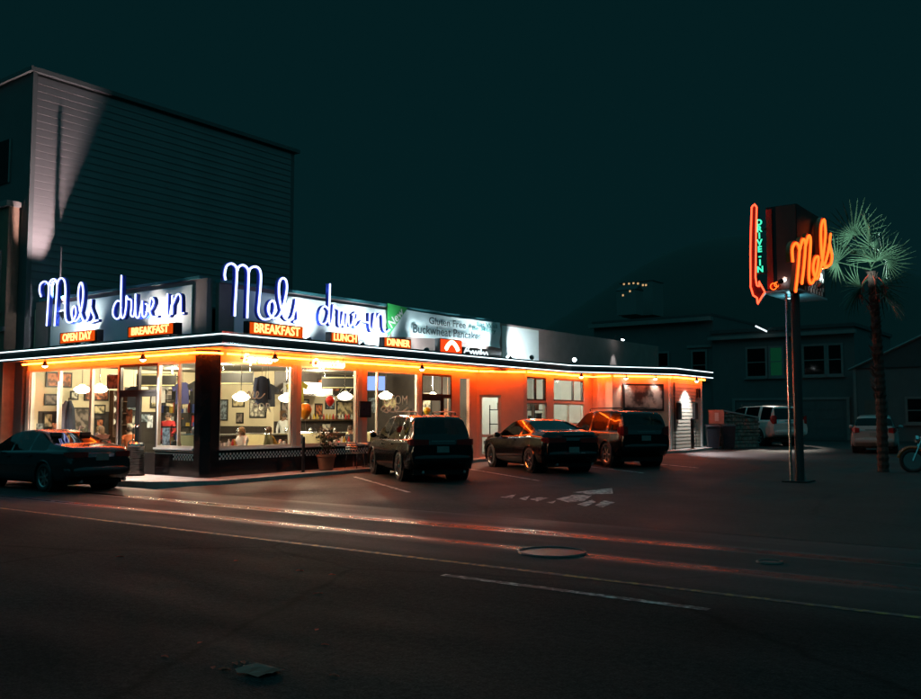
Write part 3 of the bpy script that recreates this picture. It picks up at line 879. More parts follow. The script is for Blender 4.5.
# pictures on the walls
pic_cols = [(0.75, 0.62, 0.36), (0.30, 0.24, 0.2), (0.8, 0.74, 0.6), (0.6, 0.18, 0.07), (0.3, 0.38, 0.45)]
pic_m = []
for i, c in enumerate(pic_cols):
    m = bpy.data.materials.new('picture_print_%d' % i); m.use_nodes = True; t = m.node_tree
    b = t.nodes['Principled BSDF']; n = _noise(t, 5 + i, 3)
    r_ = _ramp(t, n.outputs[0], tuple(q * 0.2 for q in c), c, 0.42, 0.58); t.links.new(r_.outputs[0], b.inputs['Base Color']); b.inputs['Roughness'].default_value = 0.4
    pic_m.append(m)
kinds = ['sepia', 'black and white', 'pale', 'red toned', 'bluish']
def picture(c, w, h, normal, i, where):
    t = thing('framed_picture', '%s framed picture hung on %s' % (kinds[i % 5], where), 'picture', c, 0, 'framed pictures in the diner')
    x, y, z = c
    if normal == 'x':
        part('frame', MB().b2((x, y - w / 2, z - h / 2), (x + 0.03, y + w / 2, z + h / 2)), M['dark_frame'], t)
        part('print', MB().b2((x + 0.031, y - w / 2 + 0.05, z - h / 2 + 0.05), (x + 0.036, y + w / 2 - 0.05, z + h / 2 - 0.05)), pic_m[i % 5], t)
    else:
        part('frame', MB().b2((x - w / 2, y - 0.03, z - h / 2), (x + w / 2, y, z + h / 2)), M['dark_frame'], t)
        part('print', MB().b2((x - w / 2 + 0.05, y - 0.036, z - h / 2 + 0.05), (x + w / 2 - 0.05, y - 0.031, z + h / 2 - 0.05)), pic_m[i % 5], t)
k = 0
random.seed(11)
PW = [(0.62, 1.62, .34, .5), (1.08, 1.5, .42, .34), (1.1, 1.95, .36, .42), (1.75, 1.65, .62, .8), (2.45, 1.5, .3, .38), (2.42, 1.98, .46, .34), (3.6, 1.55, .44, .55), (4.2, 1.7, .5, .36), (4.9, 1.6, .34, .46), (5.6, 1.55, .52, .4), (6.4, 1.7, .7, .55),
      (0.72, 2.3, .5, .36), (1.5, 2.45, .3, .3), (2.3, 2.5, .9, .44), (3.7, 2.35, .62, .85), (4.6, 2.3, .4, .5), (5.4, 2.5, .75, .5), (6.3, 2.4, .4, .6), (0.95, 2.95, .9, .5), (3.0, 3.0, .5, .4), (5.1, 3.05, 1.1, .4)]
for yy, z, w, h in PW:
    rn = 'lower part' if z < 1.8 else ('middle part' if z < 2.6 else 'top')
    picture((-8.85, yy, z), w, h, 'x', (k * 2) if z < 1.9 else k, 'the %s of the picture wall' % rn); k += 1
for yy, z, w, h in ((7.75, 2.05, .5, .6), (8.5, 2.2, .8, .4), (9.4, 2.0, .4, .5), (10.0, 2.2, .5, .34), (10.8, 2.05, .9, .62), (8.2, 1.35, .4, .34), (9.8, 1.35, .5, .34), (9.9, 2.95, 1.2, .5)):
    picture((-5.43 if z > 2.55 else -5.448, yy, z), w, h, 'x', k, 'the cream wall behind the lunch counter'); k += 1
for xx, z, w, h in ((-4.9, 2.2, .5, .7), (-4.0, 2.3, .8, .5), (-3.1, 1.8, .4, .5), (-2.2, 2.3, .6, .8), (-1.2, 1.9, .5, .4)):
    picture((xx, 11.848, z), w, h, 'y', k, 'the dark end wall'); k += 1
for xx, z, w, h in ((-8.3, 2.0, .6, .8), (-7.4, 2.3, .7, .4), (-7.3, 1.7, .4, .4), (-6.3, 2.05, .9, .7)):
    picture((xx, 7.199, z), w, h, 'y', k, 'the cream wall beside the kitchen'); k += 1
# dark dresser and coat stand against the picture wall
t = thing('dresser', 'tall dark wooden dresser of white plates against the picture wall', 'dresser', (-8.6, 3.05, FLOOR))
part('cupboard', MB().b2((-8.84, 2.78, FLOOR), (-8.4, 3.35, FLOOR + 0.9)), M['wood'], t)
part('back_board', MB().b2((-8.84, 2.8, FLOOR + 0.9), (-8.82, 3.33, 2.62)), M['wood'], t)
for yy in (2.8, 3.33): part('side_panel', MB().b2((-8.82, yy - 0.015, FLOOR + 0.9), (-8.58, yy + 0.015, 2.62)), M['wood'], t)
for z in (1.45, 1.85, 2.25, 2.62): part('shelf', MB().b2((-8.82, 2.78, z), (-8.56, 3.35, z + 0.025)), M['wood'], t)
plm = MB().lathe([(0.10, -0.012), (0.09, 0.0), (0.0, 0.004)], (0, 0, 0), 14, 'x').mesh('plate'); plm.materials.append(M['white_trim'])
for z in (1.575, 1.975, 2.375):
    for yy in (2.92, 3.18): single('plate', plm, None, 'white plate stood up on the dark dresser', 'plate', (-8.76, yy, z), 'plates on the dresser')
t = thing('coat_stand', 'dark coat stand with hanging coats inside the far street window', 'coat stand', (-8.2, 0.95, FLOOR))
part('pole', MB().tube([(-8.2, 0.95, FLOOR), (-8.2, 0.95, 2.35)], 0.025, 8), M['wood'], t)
part('foot', MB().lathe([(0.25, 0), (0.22, 0.03), (0.03, 0.06)], (-8.2, 0.95, FLOOR), 12), M['wood'], t)
for q in range(3):
    a_ = q * 2.1; cm = [(0.02, 0.025, 0.04), (0.03, 0.03, 0.03), (0.10, 0.09, 0.12)][q]
    part('coat', MB().tube([(-8.2 + 0.06 * math.cos(a_), 0.95 + 0.06 * math.sin(a_), 2.25), (-8.2 + 0.13 * math.cos(a_), 0.95 + 0.13 * math.sin(a_), 2.0), (-8.2 + 0.17 * math.cos(a_), 0.95 + 0.17 * math.sin(a_), 1.4), (-8.2 + 0.18 * math.cos(a_), 0.95 + 0.18 * math.sin(a_), 1.1)], [0.05, 0.12, 0.14, 0.16], 9), pm('coat_cloth_%d' % q, cm, 0.9), t)
random.seed(31)
t = thing('souvenir_shelves', 'tall open shelves crowded with souvenirs inside the street window nearest the doors', 'shelves', (-5.6, 2.35, FLOOR))
SX0, SX1, SY = -7.2, -4.6, 3.6
for z in (0.5, 0.95, 1.4, 1.85, 2.3): part('shelf', MB().b2((SX0, SY, z), (SX1, SY + 0.3, z + 0.025)), M['dark_frame'], t)
for xx in (SX0, -6.3, -5.45, SX1): part('upright', MB().b2((xx - 0.02, SY + 0.002, FLOOR), (xx + 0.02, SY + 0.298, 2.75)), M['dark_frame'], t)
bxm = []
for i, c in enumerate([(0.55, 0.5, 0.42), (0.03, 0.03, 0.035), (0.45, 0.03, 0.02), (0.5, 0.34, 0.05), (0.04, 0.08, 0.3), (0.6, 0.6, 0.58), (0.02, 0.02, 0.02)]):
    me = MB().b2((-0.075, 0, 0), (0.075, 0.16, 0.24)).mesh('gift_box'); me.materials.append(pm('gift_%d' % i, c, 0.6)); bxm.append(me)
bcn = ['tan', 'black', 'red', 'yellow', 'blue', 'white', 'dark']
for zi, z in enumerate((0.525, 0.975, 1.425, 1.875, 2.325)):
    xx = SX0 + 0.12
    while xx < SX1 - 0.1:
        i = random.randrange(7)
        o = single('gift_box', bxm[i], None, '%s gift box on the %s souvenir shelf' % (bcn[i], ['lowest', 'second', 'third', 'fourth', 'top'][zi]), 'box', (xx, SY + 0.06, z), 'gift boxes on the souvenir shelves')
        o.scale = (random.uniform(0.5, 1.3), 1, random.uniform(0.5, 1.5)); xx += random.uniform(0.14, 0.34)
def hung_shirt(x, y, z, col, nm_, rzz, wh):
    m_ = pm('tee_' + nm_, col, 0.9)
    mb = MB(); mb.add([Vector(q) for q in ((-.1, 0, 0), (.1, 0, 0), (.36, 0, -.16), (.30, 0, -.30), (.2, 0, -.24), (.22, 0, -.7), (-.22, 0, -.7), (-.2, 0, -.24), (-.30, 0, -.30), (-.36, 0, -.16))], [tuple(range(10))])
    mb.v += [v + Vector((0, 0.03, 0)) for v in mb.v]; mb.f += [tuple(range(19, 9, -1))] + [(i, 10 + i, 10 + (i + 1) % 10, (i + 1) % 10) for i in range(10)]
    t = thing('hung_shirt', '%s souvenir shirt hung up %s' % (nm_, wh), 'shirt', (x, y, z))
    part('cloth', place(mb, (x, y, z), rzz), m_, t)
    part('hook', MB().tube([(x, y, z), (x, y, z + 0.12)], 0.008, 4), M['chrome'], t)
    part('cord', MB().tube([(x, y, z + 0.12), (x, y, 3.40)], 0.006, 4), M['dark_metal'], t)
hung_shirt(-7.3, 2.7, 2.75, (0.02, 0.02, 0.03), 'black', 0.5, 'over the tables by the street window')
hung_shirt(-6.2, 2.9, 2.9, (0.6, 0.58, 0.55), 'white', 0.7, 'before the souvenir shelves')
hung_shirt(-5.2, 3.1, 2.85, (0.03, 0.03, 0.10), 'navy', 0.6, 'at the end of the souvenir shelves')
hung_shirt(-3.0, 2.3, 2.85, (0.6, 0.55, 0.4), 'cream', 0.4, 'inside the street doors')
hung_shirt(-2.2, 1.5, 2.8, (0.02, 0.02, 0.02), 'dark', 0.8, 'inside the corner window')
hung_shirt(-1.9, 5.0, 2.9, (0.45, 0.36, 0.05), 'mustard', 0.9, 'between the first two booths')
hung_shirt(-2.0, 3.9, 2.75, (0.02, 0.022, 0.03), 'charcoal', 0.9, 'beside the navy work jacket')
t = thing('jukebox', 'glowing rounded jukebox standing at the far end of the counter', 'jukebox', (-3.0, 10.9, FLOOR))
jb = [(0.42 * math.cos(PI * i / 14), 0.85 + 0.5 * math.sin(PI * i / 14)) for i in range(15)] + [(-0.42, 0), (0.42, 0)]
mb = MB(); mb.add([(-3.0 + a_, 10.7, FLOOR + b_) for a_, b_ in jb] + [(-3.0 + a_, 11.2, FLOOR + b_) for a_, b_ in jb], [tuple(range(16, -1, -1)), tuple(range(17, 34))] + [(i, (i + 1) % 17, 17 + (i + 1) % 17, 17 + i) for i in range(17)])
part('cabinet', mb, M['wood'], t)
part('arch_light', MB().tube([(-3.0 + 0.36 * math.cos(PI * i / 14), 10.68, FLOOR + 0.85 + 0.42 * math.sin(PI * i / 14)) for i in range(15)], 0.03, 6), em('jukebox_glow', (1.0, 0.35, 0.05), 2.5), t)
part('grille', MB().b2((-3.3, 10.685, FLOOR + 0.15), (-2.7, 10.699, FLOOR + 0.75)), M['chrome'], t)
# chevron strips on the dark end wall and band
for k in range(9):
    t_ = MB(); yy = 7.5 + k * 0.5
    part('chevron_strip', MB().add([(-5.425, yy, 2.65), (-5.425, yy + 0.25, 2.9), (-5.425, yy + 0.25, 2.96), (-5.425, yy, 2.71)], [(0, 1, 2, 3)]).add([(-5.425, yy + 0.25, 2.9), (-5.425, yy + 0.5, 2.65), (-5.425, yy + 0.5, 2.71), (-5.425, yy + 0.25, 2.96)], [(0, 1, 2, 3)]), M['white_trim'], D)
# menu boards hung from the ceiling
for i, (x, y, w, rzz, wh) in enumerate(((-5.9, 2.6, 1.3, 0.6, 'over the street doors'), (-2.4, 3.0, 1.0, 0.75, 'behind the first lamp'), (-2.6, 7.6, 1.2, 0.7, 'behind the television'))):
    t = thing('hanging_board', 'dark hanging menu board with pale border ' + wh, 'menu board', (x, y, 2.75))
    part('board', place(MB().box((0, 0, 0), (w, 0.04, 0.42)), (x, y, 2.92), rzz), M['dark_frame'], t)
    part('border', place(MB().box((0, -0.024, 0.17), (w * 0.94, 0.006, 0.03)).box((0, -0.024, -0.17), (w * 0.94, 0.006, 0.03)), (x, y, 2.92), rzz), M['cream_vinyl'], t)
    for s_ in (-0.4, 0.4): part('chain', place(MB().tube([(s_ * w, 0, 0.2), (s_ * w, 0, 0.48)], 0.008, 4), (x, y, 2.92), rzz), M['chrome'], t)
# lunch counter with stools and back shelves
t = thing('lunch_counter', 'long lunch counter with chrome edge and dark front', 'counter', (-4.1, 8.0, FLOOR))
part('front', MB().b2((-4.3, 3.2, FLOOR), (-3.95, 11.3, FLOOR + 0.98)), M['dark_wall'], t)
part('top', MB().b2((-4.4, 3.1, FLOOR + 0.98), (-3.75, 11.4, FLOOR + 1.03)), M['laminate'], t)
part('edge_trim', MB().b2((-3.748, 3.1, FLOOR + 0.985), (-3.735, 11.4, FLOOR + 1.025)), M['chrome'], t)
for i, y in enumerate((3.7, 4.5, 5.3, 6.1, 6.9, 7.7, 8.5, 9.3)):
    t = thing('counter_stool', 'round red stool on a chrome post at the lunch counter', 'stool', (-3.3, y, FLOOR), 0, 'stools at the lunch counter')
    part('seat', MB().lathe([(0.17, 0.62), (0.2, 0.65), (0.2, 0.71), (0.15, 0.74), (0, 0.745)], (-3.3, y, FLOOR), 14), M['red_vinyl'], t)
    part('post', MB().tube([(-3.3, y, FLOOR), (-3.3, y, FLOOR + 0.63)], 0.04, 8), M['chrome'], t)
    part('foot', MB().lathe([(0.2, 0), (0.19, 0.02), (0.05, 0.05)], (-3.3, y, FLOOR), 14), M['chrome'], t)
def shelf_unit(x, y0, y1, zs, label):
    t = thing('wall_shelf', label, 'shelf', (x, (y0 + y1) / 2, zs[0]))
    for z in zs: part('board', MB().b2((x, y0, z), (x + 0.28, y1, z + 0.03)), M['wood'], t)
    for yy in (y0, y1): part('side_panel', MB().b2((x, yy - 0.02, zs[0] - 0.05), (x + 0.28, yy + 0.02, zs[-1] + 0.35)), M['wood'], t)
    return t
shelf_unit(-5.44, 7.5, 11.5, (1.62,), 'long dark wooden shelf of bottles behind the lunch counter')
for i in range(22):
    k = random.choice('rywd')
    single('sauce_bottle', bott[k], None, '%s bottle standing on the shelf behind the counter' % cn_[k], 'bottle', (-5.28, 7.65 + i * 0.17, 1.65), 'bottles on the back shelf')
jar = MB(); jar.smooth = True
jar.lathe([(0.06, 0), (0.065, 0.02), (0.065, 0.14), (0.05, 0.16), (0.05, 0.19), (0, 0.195)], (0, 0, 0), 12)
jarm = jar.mesh('napkin_jar'); jarm.materials.append(M['chrome'])
for i, y in enumerate((3.5, 4.4, 5.6, 6.5, 7.6, 8.8, 10.1)):
    single('napkin_holder', jarm, None, 'round chrome canister on the lunch counter', 'canister', (-4.0, y, FLOOR + 1.03), 'canisters on the lunch counter')
# kitchen hood and cake cabinet seen through the first pane
t = thing('extractor_hood', 'cream sheet metal hood hanging over the counter', 'hood', (-4.7, 9.0, 2.5))
part('hood_body', MB().prism([(-5.42, 7.6), (-4.5, 7.6), (-4.5, 9.2), (-5.42, 9.2)], 2.56, 2.98), M['white_trim'], t)
part('hood_rim', MB().prism([(-5.42, 7.55), (-4.45, 7.55), (-4.45, 9.25), (-5.42, 9.25)], 2.5, 2.56), M['chrome'], t)
# television
tv0 = hit(376, 374, 0, -4.0); tv1 = hit(398, 390, 0, -4.0)
t = thing('television', 'flat television with bright blue screen hung over the counter', 'television', (-3.9, 11.0, 3.0))
part('case', MB().box((-3.6, 10.4, 3.0), (1.02, 0.06, 0.60), rad(35)), M['black'], t)
part('screen', place(MB().box((0, 0, 0), (0.94, 0.008, 0.52)), (-3.6 + 0.035 * math.sin(rad(35)), 10.4 - 0.035 * math.cos(rad(35)), 3.0), rad(35)), M['screen'], t)
part('bracket', MB().tube([(-3.62, 10.46, 3.2), (-3.62, 10.5, 3.40)], 0.03, 6), M['black'], t)
# balloons
bal = MB(); bal.smooth = True
bal.lathe([(0.0, -0.21), (0.03, -0.2), (0.10, -0.13), (0.155, -0.03), (0.165, 0.05), (0.13, 0.13), (0.07, 0.175), (0, 0.185)], (0, 0, 0), 16)
for nm_, c, px, py, sc, wh in (('orange', (0.75, 0.26, 0.01), 305, 411, 1.25, 'beside the first window post'), ('red', (0.6, 0.03, 0.02), 330, 401, 0.85, 'inside the second lot window'), ('yellow', (0.75, 0.45, 0.02), 427, 411, 0.75, 'beside the lot entrance'), ('red', (0.6, 0.03, 0.02), 487, 411, 0.9, 'in the narrow window by the entrance')):
    xx = -0.55
    p = hit(px, py, 0, xx)
    if p.y > 11.5: p.y = 11.4; 
    if px == 487: p = Vector((-0.4, 11.35, 2.0))
    t = thing('balloon', '%s party balloon on a string %s' % (nm_, wh), 'balloon', p, 0, 'balloons in the diner')
    me = bal.mesh('skin'); me.materials.append(pm('balloon_' + nm_, c, 0.3, spec=0.5))
    o = part('skin', me, None, t); o.scale = (sc,) * 3
    part('string', MB().tube([p + Vector((0, 0, -0.2 * sc)), p + Vector((0.03, 0.02, -0.6)), Vector((p.x, p.y + 0.02, 0.92))], 0.004, 4), M['white_trim'], t)
# lettering on the panes
gz_w = bpy.data.materials.new('window_decal'); gz_w.use_nodes = True
_t = gz_w.node_tree; _t.nodes.clear()
_o = _t.nodes.new('ShaderNodeOutputMaterial'); _a = _t.nodes.new('ShaderNodeBsdfDiffuse'); _b = _t.nodes.new('ShaderNodeBsdfTranslucent'); _m = _t.nodes.new('ShaderNodeMixShader')
_n = _noise(_t, 8, 3); _r = _ramp(_t, _n.outputs[0], (0.78, 0.76, 0.72), (0.9, 0.88, 0.85)); _t.links.new(_r.outputs[0], _a.inputs[0]); _t.links.new(_r.outputs[0], _b.inputs[0])
_t.links.new(_a.outputs[0], _m.inputs[1]); _t.links.new(_b.outputs[0], _m.inputs[2]); _m.inputs[0].default_value = 0.85; _t.links.new(_m.outputs[0], _o.inputs[0])
p = hit(262, 405, 0, -0.03)
single('window_lettering', place(text_mb('FOR', 0.36, 0.004), (-0.035, p.y, 1.98), FACE_X), gz_w, 'white capital lettering painted on the first lot window', 'lettering', (-0.035, p.y, 2.0))
sw = [(0, 0.0), (0.08, 0.12), (0.02, 0.18), (-0.03, 0.06), (0.10, -0.02), (0.2, 0.12), (0.16, 0.2), (0.12, 0.05), (0.26, 0.0), (0.38, 0.13), (0.32, 0.19), (0.30, 0.03), (0.45, 0.02), (0.6, 0.14)]
single('window_script', MB().tube(spline([(-0.035, p.y - 0.5 + a_, 2.24 + b_) for a_, b_ in sw], 5), 0.016, 5), gz_w, 'looping white script painted on the first lot window', 'lettering', (-0.035, p.y, 2.2))
p = hit(397, 400, 0, -0.03)
single('window_lettering', place(text_mb('UTOM', 0.42, 0.004), (-0.035, p.y - 0.05, 2.28), FACE_X), gz_w, 'white capital lettering painted on the third lot window', 'lettering', (-0.035, p.y, 2.2))
single('window_script', MB().tube(spline([(-0.035, p.y - 0.7 + a_ * 2.1, 1.9 + b_) for a_, b_ in sw], 5), 0.022, 5), gz_w, 'looping white script painted on the third lot window', 'lettering', (-0.035, p.y, 1.9))
# jackets hanging in the first bay
def jacket(x, y, z, col, label):
    t = thing('hanging_jacket', label, 'jacket', (x, y, z))
    m_ = pm('cloth_' + label[:6], col, 0.9)
    bd = MB(); bd.smooth = True
    for zz, w, dp in ((0, 0.06, 0.05), (-0.06, 0.2, 0.08), (-0.2, 0.23, 0.1), (-0.5, 0.22, 0.1), (-0.8, 0.25, 0.11)):
        pass
    prof = [(0, 0.06, 0.05), (-0.05, 0.19, 0.08), (-0.2, 0.23, 0.10), (-0.5, 0.215, 0.10), (-0.85, 0.25, 0.11)]
    vs = []; n = 12
    for zz, w, dp in prof:
        for j in range(n): vs.append((x + dp * math.sin(2 * PI * j / n), y + w * math.cos(2 * PI * j / n), z + zz))
    fs = [(i * n + j, i * n + (j + 1) % n, (i + 1) * n + (j + 1) % n, (i + 1) * n + j) for i in range(len(prof) - 1) for j in range(n)]
    bd.add(vs, fs); part('body', bd, m_, t)
    for sgn in (-1, 1):
        part('sleeve', MB().tube([(x, y + sgn * 0.19, z - 0.07), (x + 0.02, y + sgn * 0.27, z - 0.35), (x + 0.04, y + sgn * 0.28, z - 0.7)], [0.07, 0.065, 0.05], 8), m_, t)
    part('hanger', MB().tube([(x, y, z - 0.02), (x, y, z + 0.12), (x, y + 0.03, z + 0.16)], 0.008, 5), M['chrome'], t)
    part('rod', MB().tube([(x, y, z + 0.16), (x, y, 3.40)], 0.008, 5), M['chrome'], t)
pj = hit(262, 375, 0, -1.5)
jacket(-1.5, pj.y, 2.95, (0.015, 0.02, 0.045), 'navy work jacket hung from the ceiling beside the first lamp')

# =================================================================== PEOPLE
def person_mesh(name, pose, shirt, pants, skin, hairc):
    """joints -> skinned continuous body"""
    J = {}
    if pose == 'sit':
        J = dict(pel=(0, 0, 0.50), sp1=(0.02, 0, 0.70), chest=(0.03, 0, 0.90), neck=(0.05, 0, 1.06), head=(0.08, 0, 1.17), top=(0.08, 0, 1.28),
                 sl=(0.03, 0.19, 0.98), el=(0.14, 0.25, 0.74), wl=(0.36, 0.16, 0.70), hl=(0.45, 0.12, 0.71), sr=(0.03, -0.19, 0.98), er=(0.16, -0.25, 0.75), wr=(0.34, -0.14, 0.80), hr=(0.40, -0.10, 0.86),
                 pl=(0.06, 0.10, 0.50), kl=(0.44, 0.12, 0.52), al=(0.44, 0.12, 0.09), tl=(0.58, 0.13, 0.04), pr=(0.06, -0.10, 0.50), kr=(0.44, -0.12, 0.52), ar=(0.42, -0.12, 0.09), tr=(0.56, -0.13, 0.04))
    else:
        J = dict(pel=(0, 0, 0.95), sp1=(0.0, 0, 1.12), chest=(0.0, 0, 1.32), neck=(0.01, 0, 1.48), head=(0.03, 0, 1.59), top=(0.03, 0, 1.70),
                 sl=(0, 0.19, 1.40), el=(0.02, 0.25, 1.13), wl=(0.22, 0.20, 1.02), hl=(0.31, 0.17, 1.03), sr=(0, -0.19, 1.40), er=(-0.03, -0.25, 1.13), wr=(0.05, -0.27, 0.89), hr=(0.08, -0.27, 0.80),
                 pl=(0, 0.10, 0.92), kl=(0.02, 0.11, 0.50), al=(0, 0.11, 0.09), tl=(0.14, 0.13, 0.04), pr=(0, -0.10, 0.92), kr=(0.03, -0.11, 0.50), ar=(-0.03, -0.11, 0.09), tr=(0.11, -0.13, 0.04))
    R = dict(pel=(0.15, 0.12), sp1=(0.14, 0.11), chest=(0.16, 0.12), neck=(0.058, 0.058), head=(0.085, 0.10), top=(0.06, 0.07), sl=(0.07,) * 2, el=(0.05,) * 2, wl=(0.034,) * 2, hl=(0.045, 0.03),
             sr=(0.07,) * 2, er=(0.05,) * 2, wr=(0.034,) * 2, hr=(0.045, 0.03), pl=(0.095,) * 2, kl=(0.065,) * 2, al=(0.045,) * 2, tl=(0.045, 0.035), pr=(0.095,) * 2, kr=(0.065,) * 2, ar=(0.045,) * 2, tr=(0.045, 0.035))
    E_ = [('pel', 'sp1'), ('sp1', 'chest'), ('chest', 'neck'), ('neck', 'head'), ('head', 'top'), ('chest', 'sl'), ('sl', 'el'), ('el', 'wl'), ('wl', 'hl'), ('chest', 'sr'), ('sr', 'er'), ('er', 'wr'), ('wr', 'hr'),
          ('pel', 'pl'), ('pl', 'kl'), ('kl', 'al'), ('al', 'tl'), ('pel', 'pr'), ('pr', 'kr'), ('kr', 'ar'), ('ar', 'tr')]
    keys = list(J)
    vs = [Vector(J[k]) for k in keys]; es = [(keys.index(a), keys.index(b)) for a, b in E_]; rs = [R[k] for k in keys]
    # five fingers on each hand
    for s in ('l', 'r'):
        h = Vector(J['h' + s]); wv = Vector(J['w' + s]); d = (h - wv).normalized(); sd = d.cross(Vector((0, 0, 1))).normalized() if abs(d.z) < 0.9 else Vector((1, 0, 0))
        dn = d.cross(sd).normalized()
        for q, (off, ln) in enumerate(((-0.030, 0.055), (-0.010, 0.075), (0.010, 0.07), (0.03, 0.05))):
            b0 = len(vs)
            vs.append(h + d * (0.05 + ln * 0.5) + sd * off); rs.append((0.010, 0.010))
            vs.append(h + d * (0.05 + ln * 0.85) + sd * off - Vector((0, 0, 0.018))); rs.append((0.008, 0.008))
            es += [(keys.index('h' + s), b0), (b0, b0 + 1)]
        b0 = len(vs)
        vs.append(h + d * 0.01 - sd * 0.055); rs.append((0.012, 0.012)); vs.append(h + d * 0.045 - sd * 0.065); rs.append((0.009, 0.009))
        es += [(keys.index('h' + s), b0), (b0, b0 + 1)]
    me = bpy.data.meshes.new('person_rig'); me.from_pydata(vs, es, [])
    o = bpy.data.objects.new('person_rig', me); COL.objects.link(o)
    o.modifiers.new('skin', 'SKIN')
    for i, r_ in enumerate(rs): me.skin_vertices[0].data[i].radius = r_
    me.skin_vertices[0].data[0].use_root = True
    sb = o.modifiers.new('sub', 'SUBSURF'); sb.levels = 1; sb.render_levels = 1
    dg = bpy.context.evaluated_depsgraph_get()
    ev = bpy.data.meshes.new_from_object(o.evaluated_get(dg))
    bpy.data.objects.remove(o)
    ev.materials.clear()
    for m_ in (skin, shirt, pants, M['black']): ev.materials.append(m_)
    neckz = J['neck'][2] - 0.02; pelz = J['pel'][2] + 0.04
    for p in ev.polygons:
        p.use_smooth = True
        c = p.center
        hand = any((c - Vector(J[k])).length < 0.125 for k in ('hl', 'hr'))
        if c.z > neckz or hand: p.material_index = 0
        elif c.z < 0.085 and c.x > -0.2: p.material_index = 3
        elif (c.z < pelz and not (pose == 'sit' and c.z > 0.62)) and abs(c.y) < 0.235 if pose != 'sit' else c.z < 0.60: p.material_index = 2
        else: p.material_index = 1
    return ev, J
skinm = pm('skin', (0.45, 0.26, 0.17), 0.5, var=0.06)
skin2 = pm('skin_deep', (0.22, 0.12, 0.075), 0.5, var=0.06)
def person(loc, rz, pose, shirtc, hairc, label, long_hair=False, sk=None, sname=''):
    sh = pm('shirt_' + sname, shirtc, 0.85); pt = pm('trousers_dark', (0.02, 0.022, 0.03), 0.85)
    me, J = person_mesh('body', pose, sh, pt, sk or skinm, hairc)
    t = thing('person', label, 'person', loc, rz)
    part('body', me, None, t, True)
    h = Vector(J['head']); hm = pm('hair_' + sname, hairc, 0.6)
    hb = MB(); hb.smooth = True
    prof = []
    n = 14
    vs = []; fs = []
    rows = 8
    for i in range(rows + 1):
        ph = PI * 0.58 * i / rows
        for j in range(n):
            th = 2 * PI * j / n
            d = Vector((math.sin(ph) * math.cos(th), math.sin(ph) * math.sin(th), math.cos(ph)))
            drop = 0.0
            if d.x > 0.25 and i > rows * 0.55: d *= 0.80
            ex = (0.10 if d.x < 0 and i == rows and long_hair else 0)
            vs.append(h + Vector((-0.012, 0, 0.012)) + Vector((d.x * 0.112, d.y * 0.098, d.z * 0.128 - ex)))
    for i in range(rows):
        for j in range(n): fs.append((i * n + j, (i + 1) * n + j, (i + 1) * n + (j + 1) % n, i * n + (j + 1) % n))
    hb.add(vs, fs)
    part('hair', hb, hm, t, True)
    fb = MB(); fb.smooth = True
    fb.add([h + Vector((0.085, -0.014, 0.0)), h + Vector((0.085, 0.014, 0)), h + Vector((0.118, 0, -0.028)), h + Vector((0.09, 0, 0.03)), h + Vector((0.085, 0, -0.034))], [(0, 2, 3), (3, 2, 1), (0, 4, 2), (4, 1, 2)])
    part('nose', fb, sk or skinm, t, True)
    for s in (-1, 1):
        part('eye', MB().lathe([(0, -0.010), (0.010, 0), (0, 0.010)], h + Vector((0.084, s * 0.034, 0.018)), 8), M['black'], t, True)
        part('ear', MB().lathe([(0, -0.03), (0.016, -0.01), (0.018, 0.012), (0, 0.03)], h + Vector((0.0, s * 0.092, 0.0)), 8), sk or skinm, t, True)
    part('mouth', MB().box(h + Vector((0.088, 0, -0.048)), (0.012, 0.045, 0.009)), pm('lips', (0.35, 0.12, 0.10), 0.5), t, True)
    return t
person((-0.8, booth_y[0] + 0.62, FLOOR), -PI / 2, 'sit', (0.62, 0.58, 0.52), (0.25, 0.13, 0.05), 'person in a pale top seated at the corner booth facing the street', True, sname='pale')
person((-0.9, booth_y[0] - 0.62, FLOOR), PI / 2, 'sit', (0.35, 0.05, 0.04), (0.03, 0.02, 0.015), 'person in a red top seated at the corner booth, back to the street', sname='red')
person((-0.9, booth_y[1] + 0.62, FLOOR), -PI / 2, 'sit', (0.03, 0.035, 0.05), (0.02, 0.015, 0.012), 'person in a black top seated at the second booth facing the street', sk=skin2, sname='black')
person((-0.8, booth_y[2] + 0.62, FLOOR), -PI / 2, 'sit', (0.02, 0.02, 0.025), (0.05, 0.03, 0.02), 'person in dark clothes seated at the booth behind the potted plant', sname='dark')
person((-7.6, 1.0, FLOOR), rad(10), 'sit', (0.55, 0.5, 0.42), (0.06, 0.03, 0.02), 'person in a cream top seated by the street window under the pendants', sname='cream')
person((-6.3, 1.0, FLOOR), rad(175), 'sit', (0.10, 0.03, 0.02), (0.15, 0.08, 0.04), 'person in a maroon top seated by the street window facing the picture wall', True, sname='maroon')
person((-1.5, 0.85, FLOOR), rad(160), 'sit', (0.50, 0.42, 0.30), (0.02, 0.015, 0.012), 'person in a tan jacket seated inside the window beside the street door', True, sname='tan')
person((-4.9, 7.2, FLOOR), rad(-20), 'stand', (0.65, 0.65, 0.63), (0.03, 0.02, 0.02), 'server in a white shirt standing behind the lunch counter', sk=skin2, sname='white')
person((-5.2, 2.6, FLOOR), rad(-70), 'stand', (0.45, 0.02, 0.02), (0.04, 0.025, 0.02), 'waiting person in a bright red shirt standing inside the street doors', sname='scarlet')
person((-8.05, 1.9, FLOOR), rad(20), 'sit', (0.06, 0.06, 0.08), (0.30, 0.18, 0.08), 'person in a grey top seated near the coat stand facing the doors', True, sname='grey')
person((-4.75, 0.95, FLOOR), rad(170), 'sit', (0.55, 0.14, 0.04), (0.03, 0.02, 0.015), 'person in an orange top seated by the window left of the street doors', sname='orange')
